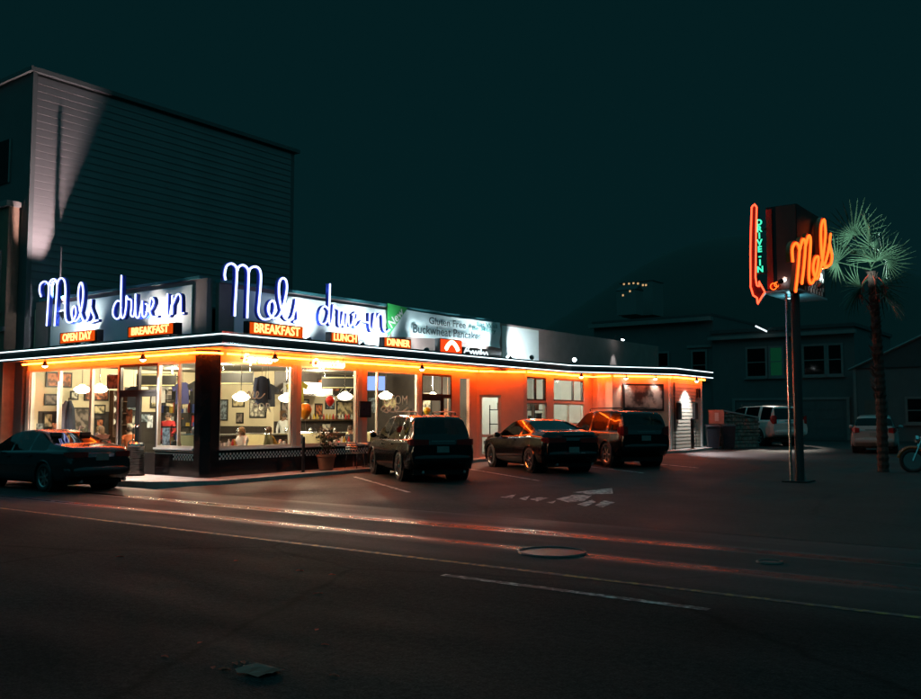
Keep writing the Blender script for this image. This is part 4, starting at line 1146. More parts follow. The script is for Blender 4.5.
person((-0.9, booth_y[1] - 0.62, FLOOR), PI / 2, 'sit', (0.5, 0.36, 0.08), (0.10, 0.05, 0.03), 'person in a mustard top seated at the second booth, back to the street', sname='mustard')
# chairs for the street window diners
def cafe_chair(x, y, rz, label, seat=0.45, z0=FLOOR):
    t = thing('cafe_chair', label, 'chair', (x, y, z0), rz)
    part('seat', MB().lathe([(0.19, seat - 0.03), (0.2, seat - 0.01), (0.19, seat + 0.02), (0, seat + 0.025)], (0, 0, 0), 14), M['red_vinyl'], t, True)
    for sx, sy in ((1, 1), (1, -1), (-1, 1), (-1, -1)):
        part('leg', MB().tube([(sx * 0.13, sy * 0.13, seat - 0.03), (sx * 0.19, sy * 0.18, 0)], 0.013, 6), M['chrome'], t, True)
    part('back_frame', MB().tube(spline([(-0.17, 0.16, seat - 0.02), (-0.22, 0.18, seat + 0.25), (-0.24, 0.12, seat + 0.42), (-0.24, -0.12, seat + 0.42), (-0.22, -0.18, seat + 0.25), (-0.17, -0.16, seat - 0.02)], 4), 0.013, 6), M['chrome'], t, True)
    part('backrest', MB().box((-0.232, 0, seat + 0.30), (0.03, 0.27, 0.16)), M['red_vinyl'], t, True)
    return t
cafe_chair(-7.62, 1.0, rad(10), 'red and chrome chair by the street window facing the door')
cafe_chair(-6.28, 1.0, rad(175), 'red and chrome chair by the street window facing the picture wall')
cafe_chair(-1.48, 0.84, rad(160), 'red and chrome chair inside the window beside the street door')
cafe_chair(-8.07, 1.9, rad(20), 'red and chrome chair near the coat stand')
cafe_chair(-4.73, 0.95, rad(170), 'red and chrome chair by the window left of the street doors')
table(-6.95, 1.0, 'pale table with chrome edge by the street window under the pendants')

# posters taped inside the street windows, cups on the tables
for i, (x, z, w, h, m_, lb) in enumerate(((-8.35, 1.25, .42, .55, pic_m[2], 'pale poster taped inside the far street window'), (-7.45, 1.35, .3, .4, pic_m[3], 'red toned flyer taped inside the far street window'), (-5.75, 1.2, .5, .36, pic_m[0], 'sepia notice taped inside the middle street window'),
        (-4.4, 2.75, .55, .4, pic_m[1], 'dark notice taped high inside the window left of the street doors'), (-1.75, 1.2, .34, .46, pic_m[4], 'bluish flyer taped inside the window right of the street doors'), (-3.5, 1.75, .3, .4, pic_m[3], 'red toned flyer taped inside the left street door'), (-2.5, 1.6, .26, .34, pic_m[2], 'pale flyer taped inside the right street door'))):
    single('window_poster', MB().b2((x - w / 2, 0.085, z - h / 2), (x + w / 2, 0.089, z + h / 2)), m_, lb, 'poster', (x, 0.087, z))
cupm = MB().lathe([(0.03, 0), (0.042, 0.02), (0.045, 0.10), (0.04, 0.10), (0.035, 0.02)], (0, 0, 0), 12).mesh('cup'); cupm.materials.append(M['white_trim'])
for (y, w) in zip(booth_y, nm):
    for dx, dy in ((-0.2, 0.18), (0.1, -0.2)): single('cup', cupm, None, 'white cup on the booth table %s' % w, 'cup', (-0.85 + dx, y + dy, FLOOR + 0.762), 'cups on the booth tables')
# balloons bunch, paper decorations and displays near the corner
pals = [(0.05, 0.12, 0.5), (0.6, 0.05, 0.02), (0.7, 0.3, 0.02), (0.6, 0.58, 0.55)]
t = thing('souvenir_rack', 'tall wire rack of coloured souvenirs by the corner column', 'rack', (-0.75, 0.75, FLOOR))
part('pole', MB().tube([(-0.75, 0.75, FLOOR), (-0.75, 0.75, 2.3)], 0.02, 6), M['chrome'], t)
part('foot', MB().lathe([(0.22, 0), (0.2, 0.03), (0.03, 0.05)], (-0.75, 0.75, FLOOR), 12), M['chrome'], t)
for i in range(18):
    a_ = i * 2.4; z = 0.75 + i * 0.085
    part('souvenir', MB().box((-0.75 + 0.15 * math.cos(a_), 0.75 + 0.15 * math.sin(a_), z), (0.13, 0.06, 0.12), a_), pm('souvenir_%d' % (i % 4), pals[i % 4], 0.5), t)
t = thing('display_case', 'glass fronted cake cabinet on the left of the counter', 'cabinet', (-4.1, 2.4, FLOOR))
part('base', MB().b2((-4.5, 1.7, FLOOR), (-3.8, 3.0, FLOOR + 0.5)), M['wood'], t)
part('shelf', MB().b2((-4.48, 1.72, FLOOR + 0.85), (-3.82, 2.98, FLOOR + 0.87)), M['chrome'], t)
part('top', MB().b2((-4.5, 1.7, FLOOR + 1.25), (-3.8, 3.0, FLOOR + 1.3)), M['chrome'], t)
for xx, yy in ((-4.49, 1.71), (-3.81, 1.71), (-4.49, 2.99), (-3.81, 2.99)): part('post', MB().b2((xx - 0.01, yy - 0.01, FLOOR + 0.5), (xx + 0.01, yy + 0.01, FLOOR + 1.25)), M['chrome'], t)
part('pane', MB().b2((-3.804, 1.73, FLOOR + 0.5), (-3.800, 2.97, FLOOR + 1.25)), M['glass'], t)
for i in range(4):
    single('cake', MB().lathe([(0.12, 0), (0.12, 0.09), (0.1, 0.11), (0, 0.115)], (-4.15, 1.9 + i * 0.29, FLOOR + (0.5 if i % 2 else 0.87)), 14), pm('cake_%d' % (i % 2), [(0.5, 0.3, 0.1), (0.6, 0.1, 0.08)][i % 2], 0.7),
           ['golden', 'red iced'][i % 2] + ' round cake in the cake cabinet', 'cake', (-4.15, 1.9 + i * 0.29, FLOOR + (0.5 if i % 2 else 0.87)), 'cakes in the cabinet')

# =================================================================== SIGNS
def zpts(lst, reg, sc):
    return [(reg[0] + a / sc, reg[1] + b / sc) for a, b in lst]
def neon_word(name, label, strokes, reg, sc, ax, val, back, body_mat, tube_mat, w=0.075, rt=0.026, depth=0.10, loc=None, posts=True, nrm=1):
    """script letters: painted channel bodies carrying glass tubes, in a plane; strokes traced as pixels -> plane"""
    P = []
    for st in strokes:
        P.append([hit(x, y, ax, val) for x, y in zpts(st, reg, sc)])
    allp = [p for st in P for p in st]
    c = sum(allp, Vector()) / len(allp)
    zmin = min(p.z for p in allp)
    base = Vector((c.x, c.y, zmin))
    t = thing(name, label, 'neon sign', base)
    nv = Vector((nrm, 0, 0)) if ax == 0 else Vector((0, -nrm, 0))
    for st in P:
        sp = spline(st, 6)
        # ribbon body
        mb = MB(); vs = []
        for i, p in enumerate(sp):
            d = (sp[min(i + 1, len(sp) - 1)] - sp[max(i - 1, 0)])
            d = d.normalized() if d.length > 1e-9 else Vector((0, 0, 1))
            s = d.cross(nv).normalized() * w / 2
            for q in (p + s - nv * 0.035, p - s - nv * 0.035, p - s - nv * (0.035 + depth), p + s - nv * (0.035 + depth)): vs.append(q)
        n = len(sp)
        fs = []
        for i in range(n - 1):
            for j in range(4): fs.append((i * 4 + j, i * 4 + (j + 1) % 4, (i + 1) * 4 + (j + 1) % 4, (i + 1) * 4 + j))
        fs += [(0, 3, 2, 1), (n * 4 - 4, n * 4 - 3, n * 4 - 2, n * 4 - 1)]
        mb.add(vs, fs)
        b = part('letter_body', mb, body_mat, t)
        tb = MB(); tb.smooth = True; tb.tube(sp, rt, 7); part('neon_tube', tb, tube_mat, b)
    return t, P
RS = (210, 255); RSC = 7.764
right_mels = [
    [(122, 195), (115, 150), (130, 88), (165, 66), (200, 88), (210, 130), (205, 250), (197, 380), (193, 475)],
    [(212, 125), (225, 92), (255, 78), (285, 96), (300, 135), (298, 250), (293, 380), (290, 490)],
    [(300, 142), (315, 105), (350, 90), (383, 108), (396, 155), (393, 250), (382, 370), (378, 440), (396, 485), (430, 500), (475, 486), (502, 440), (506, 385), (487, 355), (462, 375), (452, 420), (466, 466), (500, 492), (540, 470), (573, 385),
     (597, 270), (592, 200), (566, 180), (541, 210), (536, 300), (552, 400), (577, 480), (610, 505), (642, 480), (664, 400), (672, 345), (668, 395), (684, 455), (682, 505), (655, 520), (700, 524), (738, 518)]]
neon_word('script_sign', 'blue neon script name with tall arched capital over the lot side windows', right_mels, RS, RSC, 0, 0.52, 0.04, M['blue_letter'], M['neon_blue'])
D2 = (300, 270); D2C = 7.675
right_drive = [
    [(222, 305), (192, 278), (162, 308), (151, 375), (170, 414), (204, 400), (225, 335)],
    [(231, 105), (228, 220), (224, 330), (226, 405), (242, 415), (254, 350), (262, 272), (276, 292), (300, 306), (300, 355), (300, 415), (316, 426), (334, 335)],
    [(336, 318), (336, 415), (352, 430), (366, 340), (378, 420), (400, 420), (414, 352), (402, 340)],
    [(404, 400), (436, 372), (441, 335), (422, 330), (409, 390), (426, 440), (456, 420), (474, 395), (532, 405)],
    [(536, 330), (536, 435), (556, 465), (574, 340)],
    [(577, 330), (577, 465)], [(578, 410), (608, 342), (635, 348), (641, 440), (662, 475), (690, 458)]]
neon_word('script_sign', 'blue neon script reading drive-in on the parapet over the lot side windows', right_drive, D2, D2C, 0, 0.52, 0.04, M['blue_letter'], M['neon_blue'], w=0.07, rt=0.023)
LS = (20, 265); LSC = 8.373
left_mels = [
    [(175, 265), (163, 220), (170, 162), (205, 138), (235, 160), (240, 205), (232, 350), (222, 510)],
    [(240, 175), (256, 132), (285, 118), (306, 142), (308, 205), (298, 350), (288, 510)],
    [(308, 170), (322, 126), (346, 110), (370, 132), (379, 205), (376, 350), (380, 440), (402, 480), (440, 470), (466, 412), (461, 350), (441, 358), (432, 420), (455, 470), (490, 440), (518, 335), (528, 225), (515, 150), (495, 172), (486, 255), (497, 370), (522, 450), (550, 470), (574, 420), (588, 340), (593, 292), (584, 330), (600, 390), (618, 435), (610, 475), (575, 482), (650, 462)]]
neon_word('script_sign', 'blue neon script name with arched capital over the street front', left_mels, LS, LSC, 1, -0.28, 0.04, M['blue_letter'], M['neon_blue'], w=0.07, rt=0.021)
LD = (110, 265)
left_drive = [
    [(88, 305), (55, 303), (27, 358), (25, 420), (54, 452), (82, 428), (92, 350)],
    [(95, 85), (91, 250), (90, 400), (102, 445), (121, 420), (134, 340), (137, 262), (151, 286), (175, 292), (178, 350), (173, 415), (194, 432), (207, 380), (213, 242)],
    [(212, 300), (214, 420), (240, 437), (262, 330)], [(268, 300), (272, 425), (300, 420), (312, 340), (296, 325)],
    [(300, 395), (342, 368), (365, 312), (350, 275), (333, 305), (330, 385), (352, 432), (395, 428)],
    [(480, 240), (477, 405), (498, 420), (515, 330)], [(520, 255), (518, 415)], [(520, 335), (560, 250), (588, 260), (591, 350), (592, 402), (616, 402)]]
neon_word('script_sign', 'blue neon script reading drive in on the parapet over the street front', left_drive, LD, LSC, 1, -0.28, 0.04, M['blue_letter'], M['neon_blue'], w=0.065, rt=0.019)

# backlit box signs on the canopy edge
def box_sign_lot(y0, y1, z0, z1, txt, label, x=0.95, face=None, let=None, size=None):
    t = thing('box_sign', label, 'sign', (x, (y0 + y1) / 2, z0))
    part('case', MB().b2((x - 0.22, y0, z0), (x, y1, z1)), M['dark_metal'], t)
    part('face', MB().b2((x, y0 + 0.03, z0 + 0.03), (x + 0.012, y1 - 0.03, z1 - 0.03)), face or M['box_orange'], t)
    if txt:
        mb = text_mb(txt, size or (z1 - z0) * 0.95, 0.02, off=0.006)
        w = max(v.x for v in mb.v) - min(v.x for v in mb.v); k = (y1 - y0) * 0.84 / w
        mb.v = [Vector((v.x * k, v.y, v.z)) for v in mb.v]
        part('letters', place(mb, (x + 0.028, (y0 + y1) / 2, (z0 + z1) / 2), FACE_X), let or M['neon_text'], t)
    for yy in (y0 + 0.15, y1 - 0.15): part('bracket', MB().b2((x - 0.13, yy - 0.02, CTOP - 0.08), (x - 0.09, yy + 0.02, z0 - 0.001)), M['dark_metal'], t)
    return t
xs_ = 0.95
def lot_y(px, py, x=xs_): p = hit(px, py, 0, x); return p.y, p.z
for px0, px1, pt, pb, txt in ((249, 303, 320, 334, 'BREAKFAST'), (331, 358, 331, 343, 'LUNCH'), (384, 411, 336, 348, 'DINNER')):
    y0, zt = lot_y(px0, pt); y1, _ = lot_y(px1, pb + 1); zb = CTOP + 0.06
    box_sign_lot(y0, y1, zb, zt - 0.02, txt, 'orange backlit box sign reading %s on the lot side canopy' % txt, xs_)
y0, zt = lot_y(440, 338); y1, _ = lot_y(462, 352)
t = box_sign_lot(y0, y1, CTOP + 0.05, zt, None, 'red glowing box sign with a white hot arch emblem on the lot side canopy', xs_, M['box_red'])
cyy = (y0 + y1) / 2; czz = (CTOP + 0.05 + zt) / 2
part('emblem', MB().tube(spline([(xs_ + 0.03, cyy - 0.34, czz - 0.12), (xs_ + 0.03, cyy - 0.2, czz + 0.04), (xs_ + 0.03, cyy, czz + 0.14), (xs_ + 0.03, cyy + 0.2, czz + 0.04), (xs_ + 0.03, cyy + 0.34, czz - 0.12)], 5), 0.07, 8), em('emblem_glow', (1.0, 0.7, 0.4), 5), t)
# white lit script on dark board
y0, zt = lot_y(463, 344); y1, _ = lot_y(487, 352)
t = thing('box_sign', 'dark board with glowing white looping script on the lot side canopy', 'sign', (xs_, (y0 + y1) / 2, CTOP))
part('board', MB().b2((xs_ - 0.1, y0, CTOP + 0.02), (xs_, y1 + 0.9, zt - 0.1)), M['dark_metal'], t)
sw2 = [(0.0, 0.05), (0.10, 0.22), (0.22, 0.26), (0.14, 0.12), (0.05, 0.14), (0.26, 0.12), (0.32, 0.05), (0.40, 0.15), (0.46, 0.04), (0.54, 0.15), (0.60, 0.04), (0.68, 0.16), (0.74, 0.05), (0.80, 0.28), (0.80, 0.06), (0.9, 0.14), (0.96, 0.05), (1.05, 0.15), (1.12, 0.05)]
part('script', MB().tube(spline([(xs_ + 0.02, y0 + 0.05 + a_ * 1.25, CTOP + 0.07 + b_) for a_, b_ in sw2], 5), 0.026, 6), M['script_white'], t)
# street side boxes
def box_sign_street(px0, px1, pt, txt, label, y=-0.52):
    a_ = hit(px0, pt, 1, y); b_ = hit(px1, pt - 4, 1, y)
    z0 = CTOP + 0.08; z1 = a_.z - 0.03
    t = thing('box_sign', label, 'sign', ((a_.x + b_.x) / 2, y, z0))
    part('case', MB().b2((a_.x - 0.06, y, z0), (b_.x + 0.12, y + 0.2, z1)), M['dark_metal'], t)
    part('face', MB().b2((a_.x, y - 0.012, z0 + 0.02), (b_.x, y, z1 - 0.02)), M['box_orange'], t)
    mb = text_mb(txt, (z1 - z0) * 0.95, 0.02, off=0.006)
    w = max(v.x for v in mb.v) - min(v.x for v in mb.v); k = (b_.x - a_.x) * 0.84 / w
    mb.v = [Vector((v.x * k, v.y, v.z)) for v in mb.v]
    part('letters', place(mb, ((a_.x + b_.x) / 2, y - 0.028, (z0 + z1) / 2)), M['neon_text'], t)
    for xx in (a_.x + 0.2, b_.x - 0.2): part('bracket', MB().b2((xx - 0.02, y + 0.05, CTOP - 0.08), (xx + 0.02, y + 0.09, z0 - 0.001)), M['dark_metal'], t)
box_sign_street(61, 95, 332, 'OPEN DAY', 'orange backlit box sign reading OPEN DAY on the street side canopy')
box_sign_street(129, 173, 326, 'BREAKFAST', 'orange backlit box sign reading BREAKFAST on the street side canopy')
# neon words under the soffit
def soffit_word(txt, px0, px1, py, label):
    a_ = hit(px0, py, 0, 0.30); b_ = hit(px1, py + 7, 0, 0.30)
    mb = text_mb(txt, 0.34, 0.03, shear=0.35, off=0.004)
    w = max(v.x for v in mb.v) - min(v.x for v in mb.v); k = (b_.y - a_.y) / w
    mb.v = [Vector((v.x * k, v.y, v.z)) for v in mb.v]
    t = thing('neon_word_sign', label, 'neon sign', (0.30, (a_.y + b_.y) / 2, 3.3))
    part('letters', place(mb, (0.30, (a_.y + b_.y) / 2, 3.30), FACE_X), M['neon_word'], t)
    part('backing_rail', MB().b2((0.255, a_.y - 0.05, 3.28), (0.27, b_.y + 0.05, 3.32)), M['dark_metal'], t)
    for yy in (a_.y, b_.y): part('hanger', MB().tube([(0.262, yy, 3.32), (0.262, yy, SOF)], 0.008, 5), M['dark_metal'], t)
soffit_word('Espresso', 243, 272, 350, 'glowing orange italic word Espresso over the first lot window')
soffit_word('Cappuccino', 312, 344, 358, 'glowing orange italic word Cappuccino over the second lot window')
# banner
t = thing('banner', 'pale vinyl banner reading Gluten Free Buckwheat Pancakes on the parapet', 'banner', (0.08, 10.2, 4.3))
bn = MB(); bn.smooth = True
nx, nz = 40, 8; vs = []
for i in range(nx + 1):
    for j in range(nz + 1):
        u = i / nx; v = j / nz
        sag = 0.10 * math.sin(PI * u) * (1 - v) * 0.6
        vs.append((0.10 + 0.022 * math.sin(u * 23 + v * 5) * (1 - abs(2 * v - 1) * 0.4) + 0.02 * math.sin(u * 7 - v * 9), 7.25 + u * 6.25, 4.34 + v * 0.98 + (1 - v) * 0.10 * math.sin(PI * u) - v * 0.05 * math.sin(PI * u)))
bn.add(vs, [(i * (nz + 1) + j, (i + 1) * (nz + 1) + j, (i + 1) * (nz + 1) + j + 1, i * (nz + 1) + j + 1) for i in range(nx) for j in range(nz)])
part('sheet', bn, M['banner'], t)
def banner_text(txt, y0, y1, zc, size, mat, nm_):
    mb = text_mb(txt, size, 0.004, off=0.004)
    w = max(v.x for v in mb.v) - min(v.x for v in mb.v); k = (y1 - y0) / w
    mb.v = [Vector((v.x * k, v.y, v.z)) for v in mb.v]
    part(nm_, place(mb, (0.172, (y0 + y1) / 2, zc), FACE_X), mat, t)
banner_text('Gluten Free', 9.1, 11.2, 5.02, 0.34, M['dark_print'], 'lettering')
banner_text('Buckwheat Pancakes', 8.25, 12.15, 4.68, 0.42, M['dark_print'], 'lettering')
banner_text('Eat Well', 11.9, 13.2, 5.14, 0.22, M['teal_print'], 'lettering')
banner_text('Be', 11.6, 12.0, 4.96, 0.22, M['teal_print'], 'lettering')
banner_text('Merry', 12.15, 13.1, 4.96, 0.22, M['teal_print'], 'lettering')
t = thing('corner_flag', 'green triangular corner banner reading New beside the blue script', 'banner', (0.2, 7.2, 4.3))
part('cloth', MB().add([(0.19, 6.95, 5.40), (0.19, 7.95, 5.34), (0.19, 6.95, 4.28), (0.175, 6.95, 5.40), (0.175, 7.95, 5.34), (0.175, 6.95, 4.28)], [(0, 2, 1), (3, 4, 5), (0, 1, 4, 3), (1, 2, 5, 4), (2, 0, 3, 5)]), M['green_banner'], t)
mb = text_mb('New', 0.42, 0.004, off=0.004)
part('lettering', place(mb, (0.197, 7.36, 4.95), FACE_X, -rad(42)), M['white_trim'], t)
# floodlights on the canopy lighting the panels
def flood(loc, aim, energy, label, spot=100, blend=0.8, col=(0.78, 0.95, 1.0), size=0.06, lens=None, post=True, r=0.09):
    loc = Vector(loc); aim = Vector(aim); d = (aim - loc).normalized()
    t = thing('floodlight', label, 'floodlight', loc)
    side = d.cross(Vector((0, 0, 1)));
    if side.length < 1e-3: side = Vector((1, 0, 0))
    side.normalize(); up = side.cross(d)
    def ring(p, rr, n=12): return [p + (side * math.cos(2 * PI * j / n) + up * math.sin(2 * PI * j / n)) * rr for j in range(n)]
    mb = MB(); n = 12
    rings = [ring(loc - d * 0.16, r * 0.45), ring(loc - d * 0.10, r * 0.75), ring(loc, r), ring(loc + d * 0.03, r)]
    mb.add([v for q in rings for v in q], [(i * n + j, i * n + (j + 1) % n, (i + 1) * n + (j + 1) % n, (i + 1) * n + j) for i in range(3) for j in range(n)] + [tuple(range(n))])
    part('housing', mb, M['dark_metal'], t)
    dr = [ring(loc + d * 0.02, r * 0.9), ring(loc + d * (0.02 + r * 0.45), r * 0.75), ring(loc + d * (0.02 + r * 0.75), r * 0.4)]
    lm = MB(); lm.smooth = True
    lm.add([v for q in dr for v in q], [(i * n + j, i * n + (j + 1) % n, (i + 1) * n + (j + 1) % n, (i + 1) * n + j) for i in range(2) for j in range(n)] + [tuple(range(2 * n, 3 * n))])
    part('lens', lm, lens or M['flood_face'], t)
    if post: part('bracket', MB().tube([loc - d * 0.1, Vector((loc.x, loc.y, loc.z - 0.12)) - d * 0.1, ], 0.015, 6), M['dark_metal'], t)
    light('beam', 'SPOT', loc + d * 0.12, energy, col, t, aim=aim, size=size, spot=spot, blend=blend)
    return t
flood((-5.5, -0.36, 3.95), (-6.0, 0.1, 4.8), 300, 'small white floodlight behind the street side OPEN sign', 150, 0.6)
flood((-2.1, -0.36, 3.95), (-1.9, 0.1, 4.8), 300, 'small white floodlight behind the street side BREAKFAST sign', 150, 0.6, col=(1.0, 0.93, 0.85))
flood((0.66, 3.05, 3.92), (0, 3.1, 4.6), 270, 'small white floodlight on the canopy between the BREAKFAST and LUNCH signs', 125, 0.7)
flood((0.66, 6.7, 3.92), (0, 6.6, 4.6), 230, 'small white floodlight hidden behind the DINNER sign', 125, 0.7)
flood((0.66, 5.25, 3.92), (0, 5.2, 4.6), 260, 'small white floodlight on the canopy between the LUNCH and DINNER signs', 125, 0.7)
flood((1.0, 12.75, 3.92), (0.1, 11.6, 4.8), 560, 'small white floodlight on the canopy under the end of the banner', 115, 0.7)
flood((0.8, 8.2, 3.92), (0.1, 9.0, 4.8), 120, 'small white floodlight on the canopy under the start of the banner', 115, 0.7)
flood((1.2, 14.0, 3.98), (0, 15.2, 4.6), 300, 'starry white floodlight on the canopy aimed at the blank white panel', 95, 0.5)
flood((1.2, 17.2, 4.05), (6.0, 9.0, 3.6), 8, 'bare white floodlight on the canopy past the blank panel, turned outward', 120, 0.7)
flood((0.45, 23.0, 5.35), (0.1, 22.85, 3.9), 130, 'white floodlight on an arm above the dark parapet end', 42, 0.5)
single('lamp_arm', MB().tube(spline([(-0.05, 23.1, 5.3), (0.05, 23.15, 5.55), (0.3, 23.1, 5.6), (0.44, 23.05, 5.42)], 4), 0.018, 6), M['dark_metal'], 'curved dark arm carrying a floodlight above the parapet end', 'lamp arm', (-0.05, 23.1, 5.3))
# uplight washing the neighbour's clapboard wall
flood((-6.9, -0.10, 4.92), (-9.2, 0.55, 10.2), 3000, 'floodlight behind the street side script aimed up the clapboard wall', 56, 0.6, col=(1.0, 0.84, 0.86), size=0.03)
part('shadow_rod', MB().tube([(-7.62, 0.2, 5.3), (-7.62, 0.2, 7.1)], 0.026, 8), M['dark_metal'], D)  # rod added to cast the dark streak on the clapboard wall
# cone lamps under the soffit
def soffit_lamp(x, y, z, label, energy, aim, spot=70, col=(1.0, 0.93, 0.85), lens=None):
    t = thing('cone_lamp', label, 'lamp', (x, y, z))
    part('shade', MB().lathe([(0.03, 0.14), (0.05, 0.10), (0.10, 0.0), (0.095, -0.01)], (x, y, z), 14), M['dark_metal'], t)
    part('bulb', MB().lathe([(0.0, -0.07), (0.05, -0.055), (0.085, -0.015), (0.085, 0.0), (0.03, 0.05)], (x, y, z), 12), lens or M['warm_face'], t)
    part('stem', MB().tube([(x, y, z + 0.13), (x, y, SOF)], 0.012, 5), M['dark_metal'], t)
    if energy: light('lamp_glow', 'SPOT', (x, y, z - 0.13), energy, col, t, aim=aim, size=0.05, spot=spot, blend=0.8)
    return t
for px, py, wh in ((275, 357, 'the first lot window'), (422, 366, 'the third lot window'),):
    p = hit(px, py, 0, 0.75)
    soffit_lamp(p.x, p.y, min(p.z, 3.3), 'dark cone lamp hanging from the soffit before ' + wh, 60, (p.x, p.y, 0), 90)
for px, py, wh in ((45, 364, 'the far street window'), (143, 355, 'the street doors')):
    p = hit(px, py, 1, -0.4)
    soffit_lamp(p.x, p.y, min(p.z, 3.3), 'dark cone lamp hanging from the soffit before ' + wh, 950, (p.x, p.y, 0), 105)
soffit_lamp(1.45, 17.3, 3.36, 'bright bare cone lamp under the soffit by the back windows', 25, (1.45, 17.3, 0), 140)
for s_, wh in ((0.55, 'near'), (1.95, 'far')):
    q = Vector((2.27, 18.4)).lerp(Vector((3.7, 20.7)), s_ / 2.71); n_ = Vector((0.85, -0.53))
    soffit_lamp(q.x + n_.x * 0.16, q.y + n_.y * 0.16, 3.33, 'white picture lamp over the %s end of the framed poster' % wh, 45, (q.x, q.y, 2.2), 100)
wlamp = soffit_lamp(3.66 + 0.52, 22.5, 3.30, 'white spot lamp shining down the siding wall by the meter boxes', 420, (3.55, 22.5, 1.3), 90, col=(0.86, 0.98, 1.0), lens=M['flood_face'])
light('lot_fill_beam', 'SPOT', (4.12, 22.3, 3.16), 1500, (1.0, 0.92, 0.93), wlamp, aim=(6.3, 20.8, 0.2), size=0.05, spot=62, blend=0.9)  # spot added to brighten the lot, without a fixture of its own
# framed poster on the angled wall
a = Vector((2.27, 18.4)); b = Vector((3.7, 20.7)); d = (b - a).normalized(); n_ = Vector((d.y, -d.x)); L_ = (b - a).length
ang = math.atan2(d.y, d.x)
cpos = a + d * (L_ * 0.53) + n_ * 0.04
t = thing('framed_poster', 'wide framed sepia photo poster lit by two lamps on the orange wall', 'poster', (cpos.x, cpos.y, 2.0))
part('frame', MB().box((cpos.x, cpos.y, 2.55), (1.95, 0.06, 1.12), ang), M['dark_frame'], t)
pp = cpos + n_ * 0.034
pmx = bpy.data.materials.new('poster_print'); pmx.use_nodes = True
tt = pmx.node_tree; bb = tt.nodes['Principled BSDF']; nn_ = _noise(tt, 2.2, 4); rr_ = _ramp(tt, nn_.outputs[0], (0.05, 0.04, 0.035), (0.42, 0.36, 0.30), 0.40, 0.56)
tt.links.new(rr_.outputs[0], bb.inputs['Base Color']); bb.inputs['Roughness'].default_value = 0.5
part('print', MB().box((pp.x, pp.y, 2.55), (1.78, 0.006, 0.96), ang), pmx, t)

# =================================================================== STREET THINGS BY THE DINER
# steel bin
p = hit(157, 474, 2, 0.14)
bx_, by_ = -2.35, -0.42
t = thing('litter_bin', 'round brushed steel litter bin beside the street doors', 'litter bin', (bx_, by_, 0.14))
mb = MB(); mb.smooth = False
part('drum', MB().lathe([(0.2, 0.0), (0.21, 0.02), (0.21, 0.78), (0.2, 0.8)], (bx_, by_, 0.14), 24), M['steel'], t)
part('rim', MB().lathe([(0.215, 0.8), (0.225, 0.82), (0.215, 0.86), (0.16, 0.9), (0.10, 0.9), (0.10, 0.84)], (bx_, by_, 0.14), 24), M['chrome'], t)
part('foot_ring', MB().lathe([(0.225, 0.0), (0.225, 0.04), (0.21, 0.05)], (bx_, by_, 0.1405), 24), M['black'], t)
def zwalk(y): return 0.13 + 0.012 * max(0, y - 0.3) + 0.01
# bollard post on the lot side
t = thing('bollard', 'slim dark bollard post before the first lot window post', 'bollard', (0.55, 3.0, zwalk(3)))
part('post', MB().lathe([(0.045, 0), (0.045, 0.95), (0.03, 1.0), (0, 1.01)], (0.55, 3.0, zwalk(3)), 12), M['dark_metal'], t)
part('base_plate', MB().lathe([(0.09, 0), (0.09, 0.012)], (0.55, 3.0, zwalk(3)), 12), M['dark_metal'], t)
t = thing('bollard', 'dark bollard post before the siding wall by the meter boxes', 'bollard', (4.15, 22.0, zwalk(22)))
part('post', MB().lathe([(0.07, 0), (0.07, 1.25), (0.04, 1.3), (0, 1.31)], (4.15, 22.0, zwalk(22)), 12), M['dark_metal'], t)
part('base_plate', MB().lathe([(0.12, 0), (0.12, 0.012)], (4.15, 22.0, zwalk(22)), 12), M['dark_metal'], t)
# potted plant
pc = Vector((0.5, 3.95, zwalk(4)))
t = thing('potted_plant', 'bushy dark plant in a tapered terracotta pot on the walk', 'plant', pc)
part('pot', MB().lathe([(0.17, 0), (0.20, 0.02), (0.26, 0.38), (0.29, 0.40), (0.29, 0.46), (0.25, 0.46), (0.24, 0.40)], pc, 20), M['terracotta'], t)
part('soil', MB().lathe([(0.245, 0.40), (0, 0.415)], pc, 16), M['ground'], t)
lv = MB(); st = MB()
for i in range(26):
    a_ = random.uniform(0, 2 * PI); h_ = random.uniform(0.3, 0.75); rr = random.uniform(0.05, 0.33)
    tip = pc + Vector((rr * math.cos(a_), rr * math.sin(a_), 0.42 + h_))
    st.tube([pc + Vector((0.06 * math.cos(a_), 0.06 * math.sin(a_), 0.4)), pc + Vector((rr * 0.5 * math.cos(a_), rr * 0.5 * math.sin(a_), 0.45 + h_ * 0.6)), tip], 0.007, 4)
    for k in range(9):
        c = tip + Vector((random.gauss(0, 0.07), random.gauss(0, 0.07), random.gauss(-0.05, 0.09)))
        d = Vector((random.gauss(0, 1), random.gauss(0, 1), random.gauss(0.2, 0.6))).normalized(); s = d.cross(Vector((random.random(), random.random(), 1))).normalized() * 0.03
        l = random.uniform(0.09, 0.16)
        lv.add([c, c + d * l * 0.5 + s, c + d * l, c + d * l * 0.5 - s], [(0, 1, 2, 3)])
part('stems', st, M['wood'], t); part('foliage', lv, M['leaf'], t)
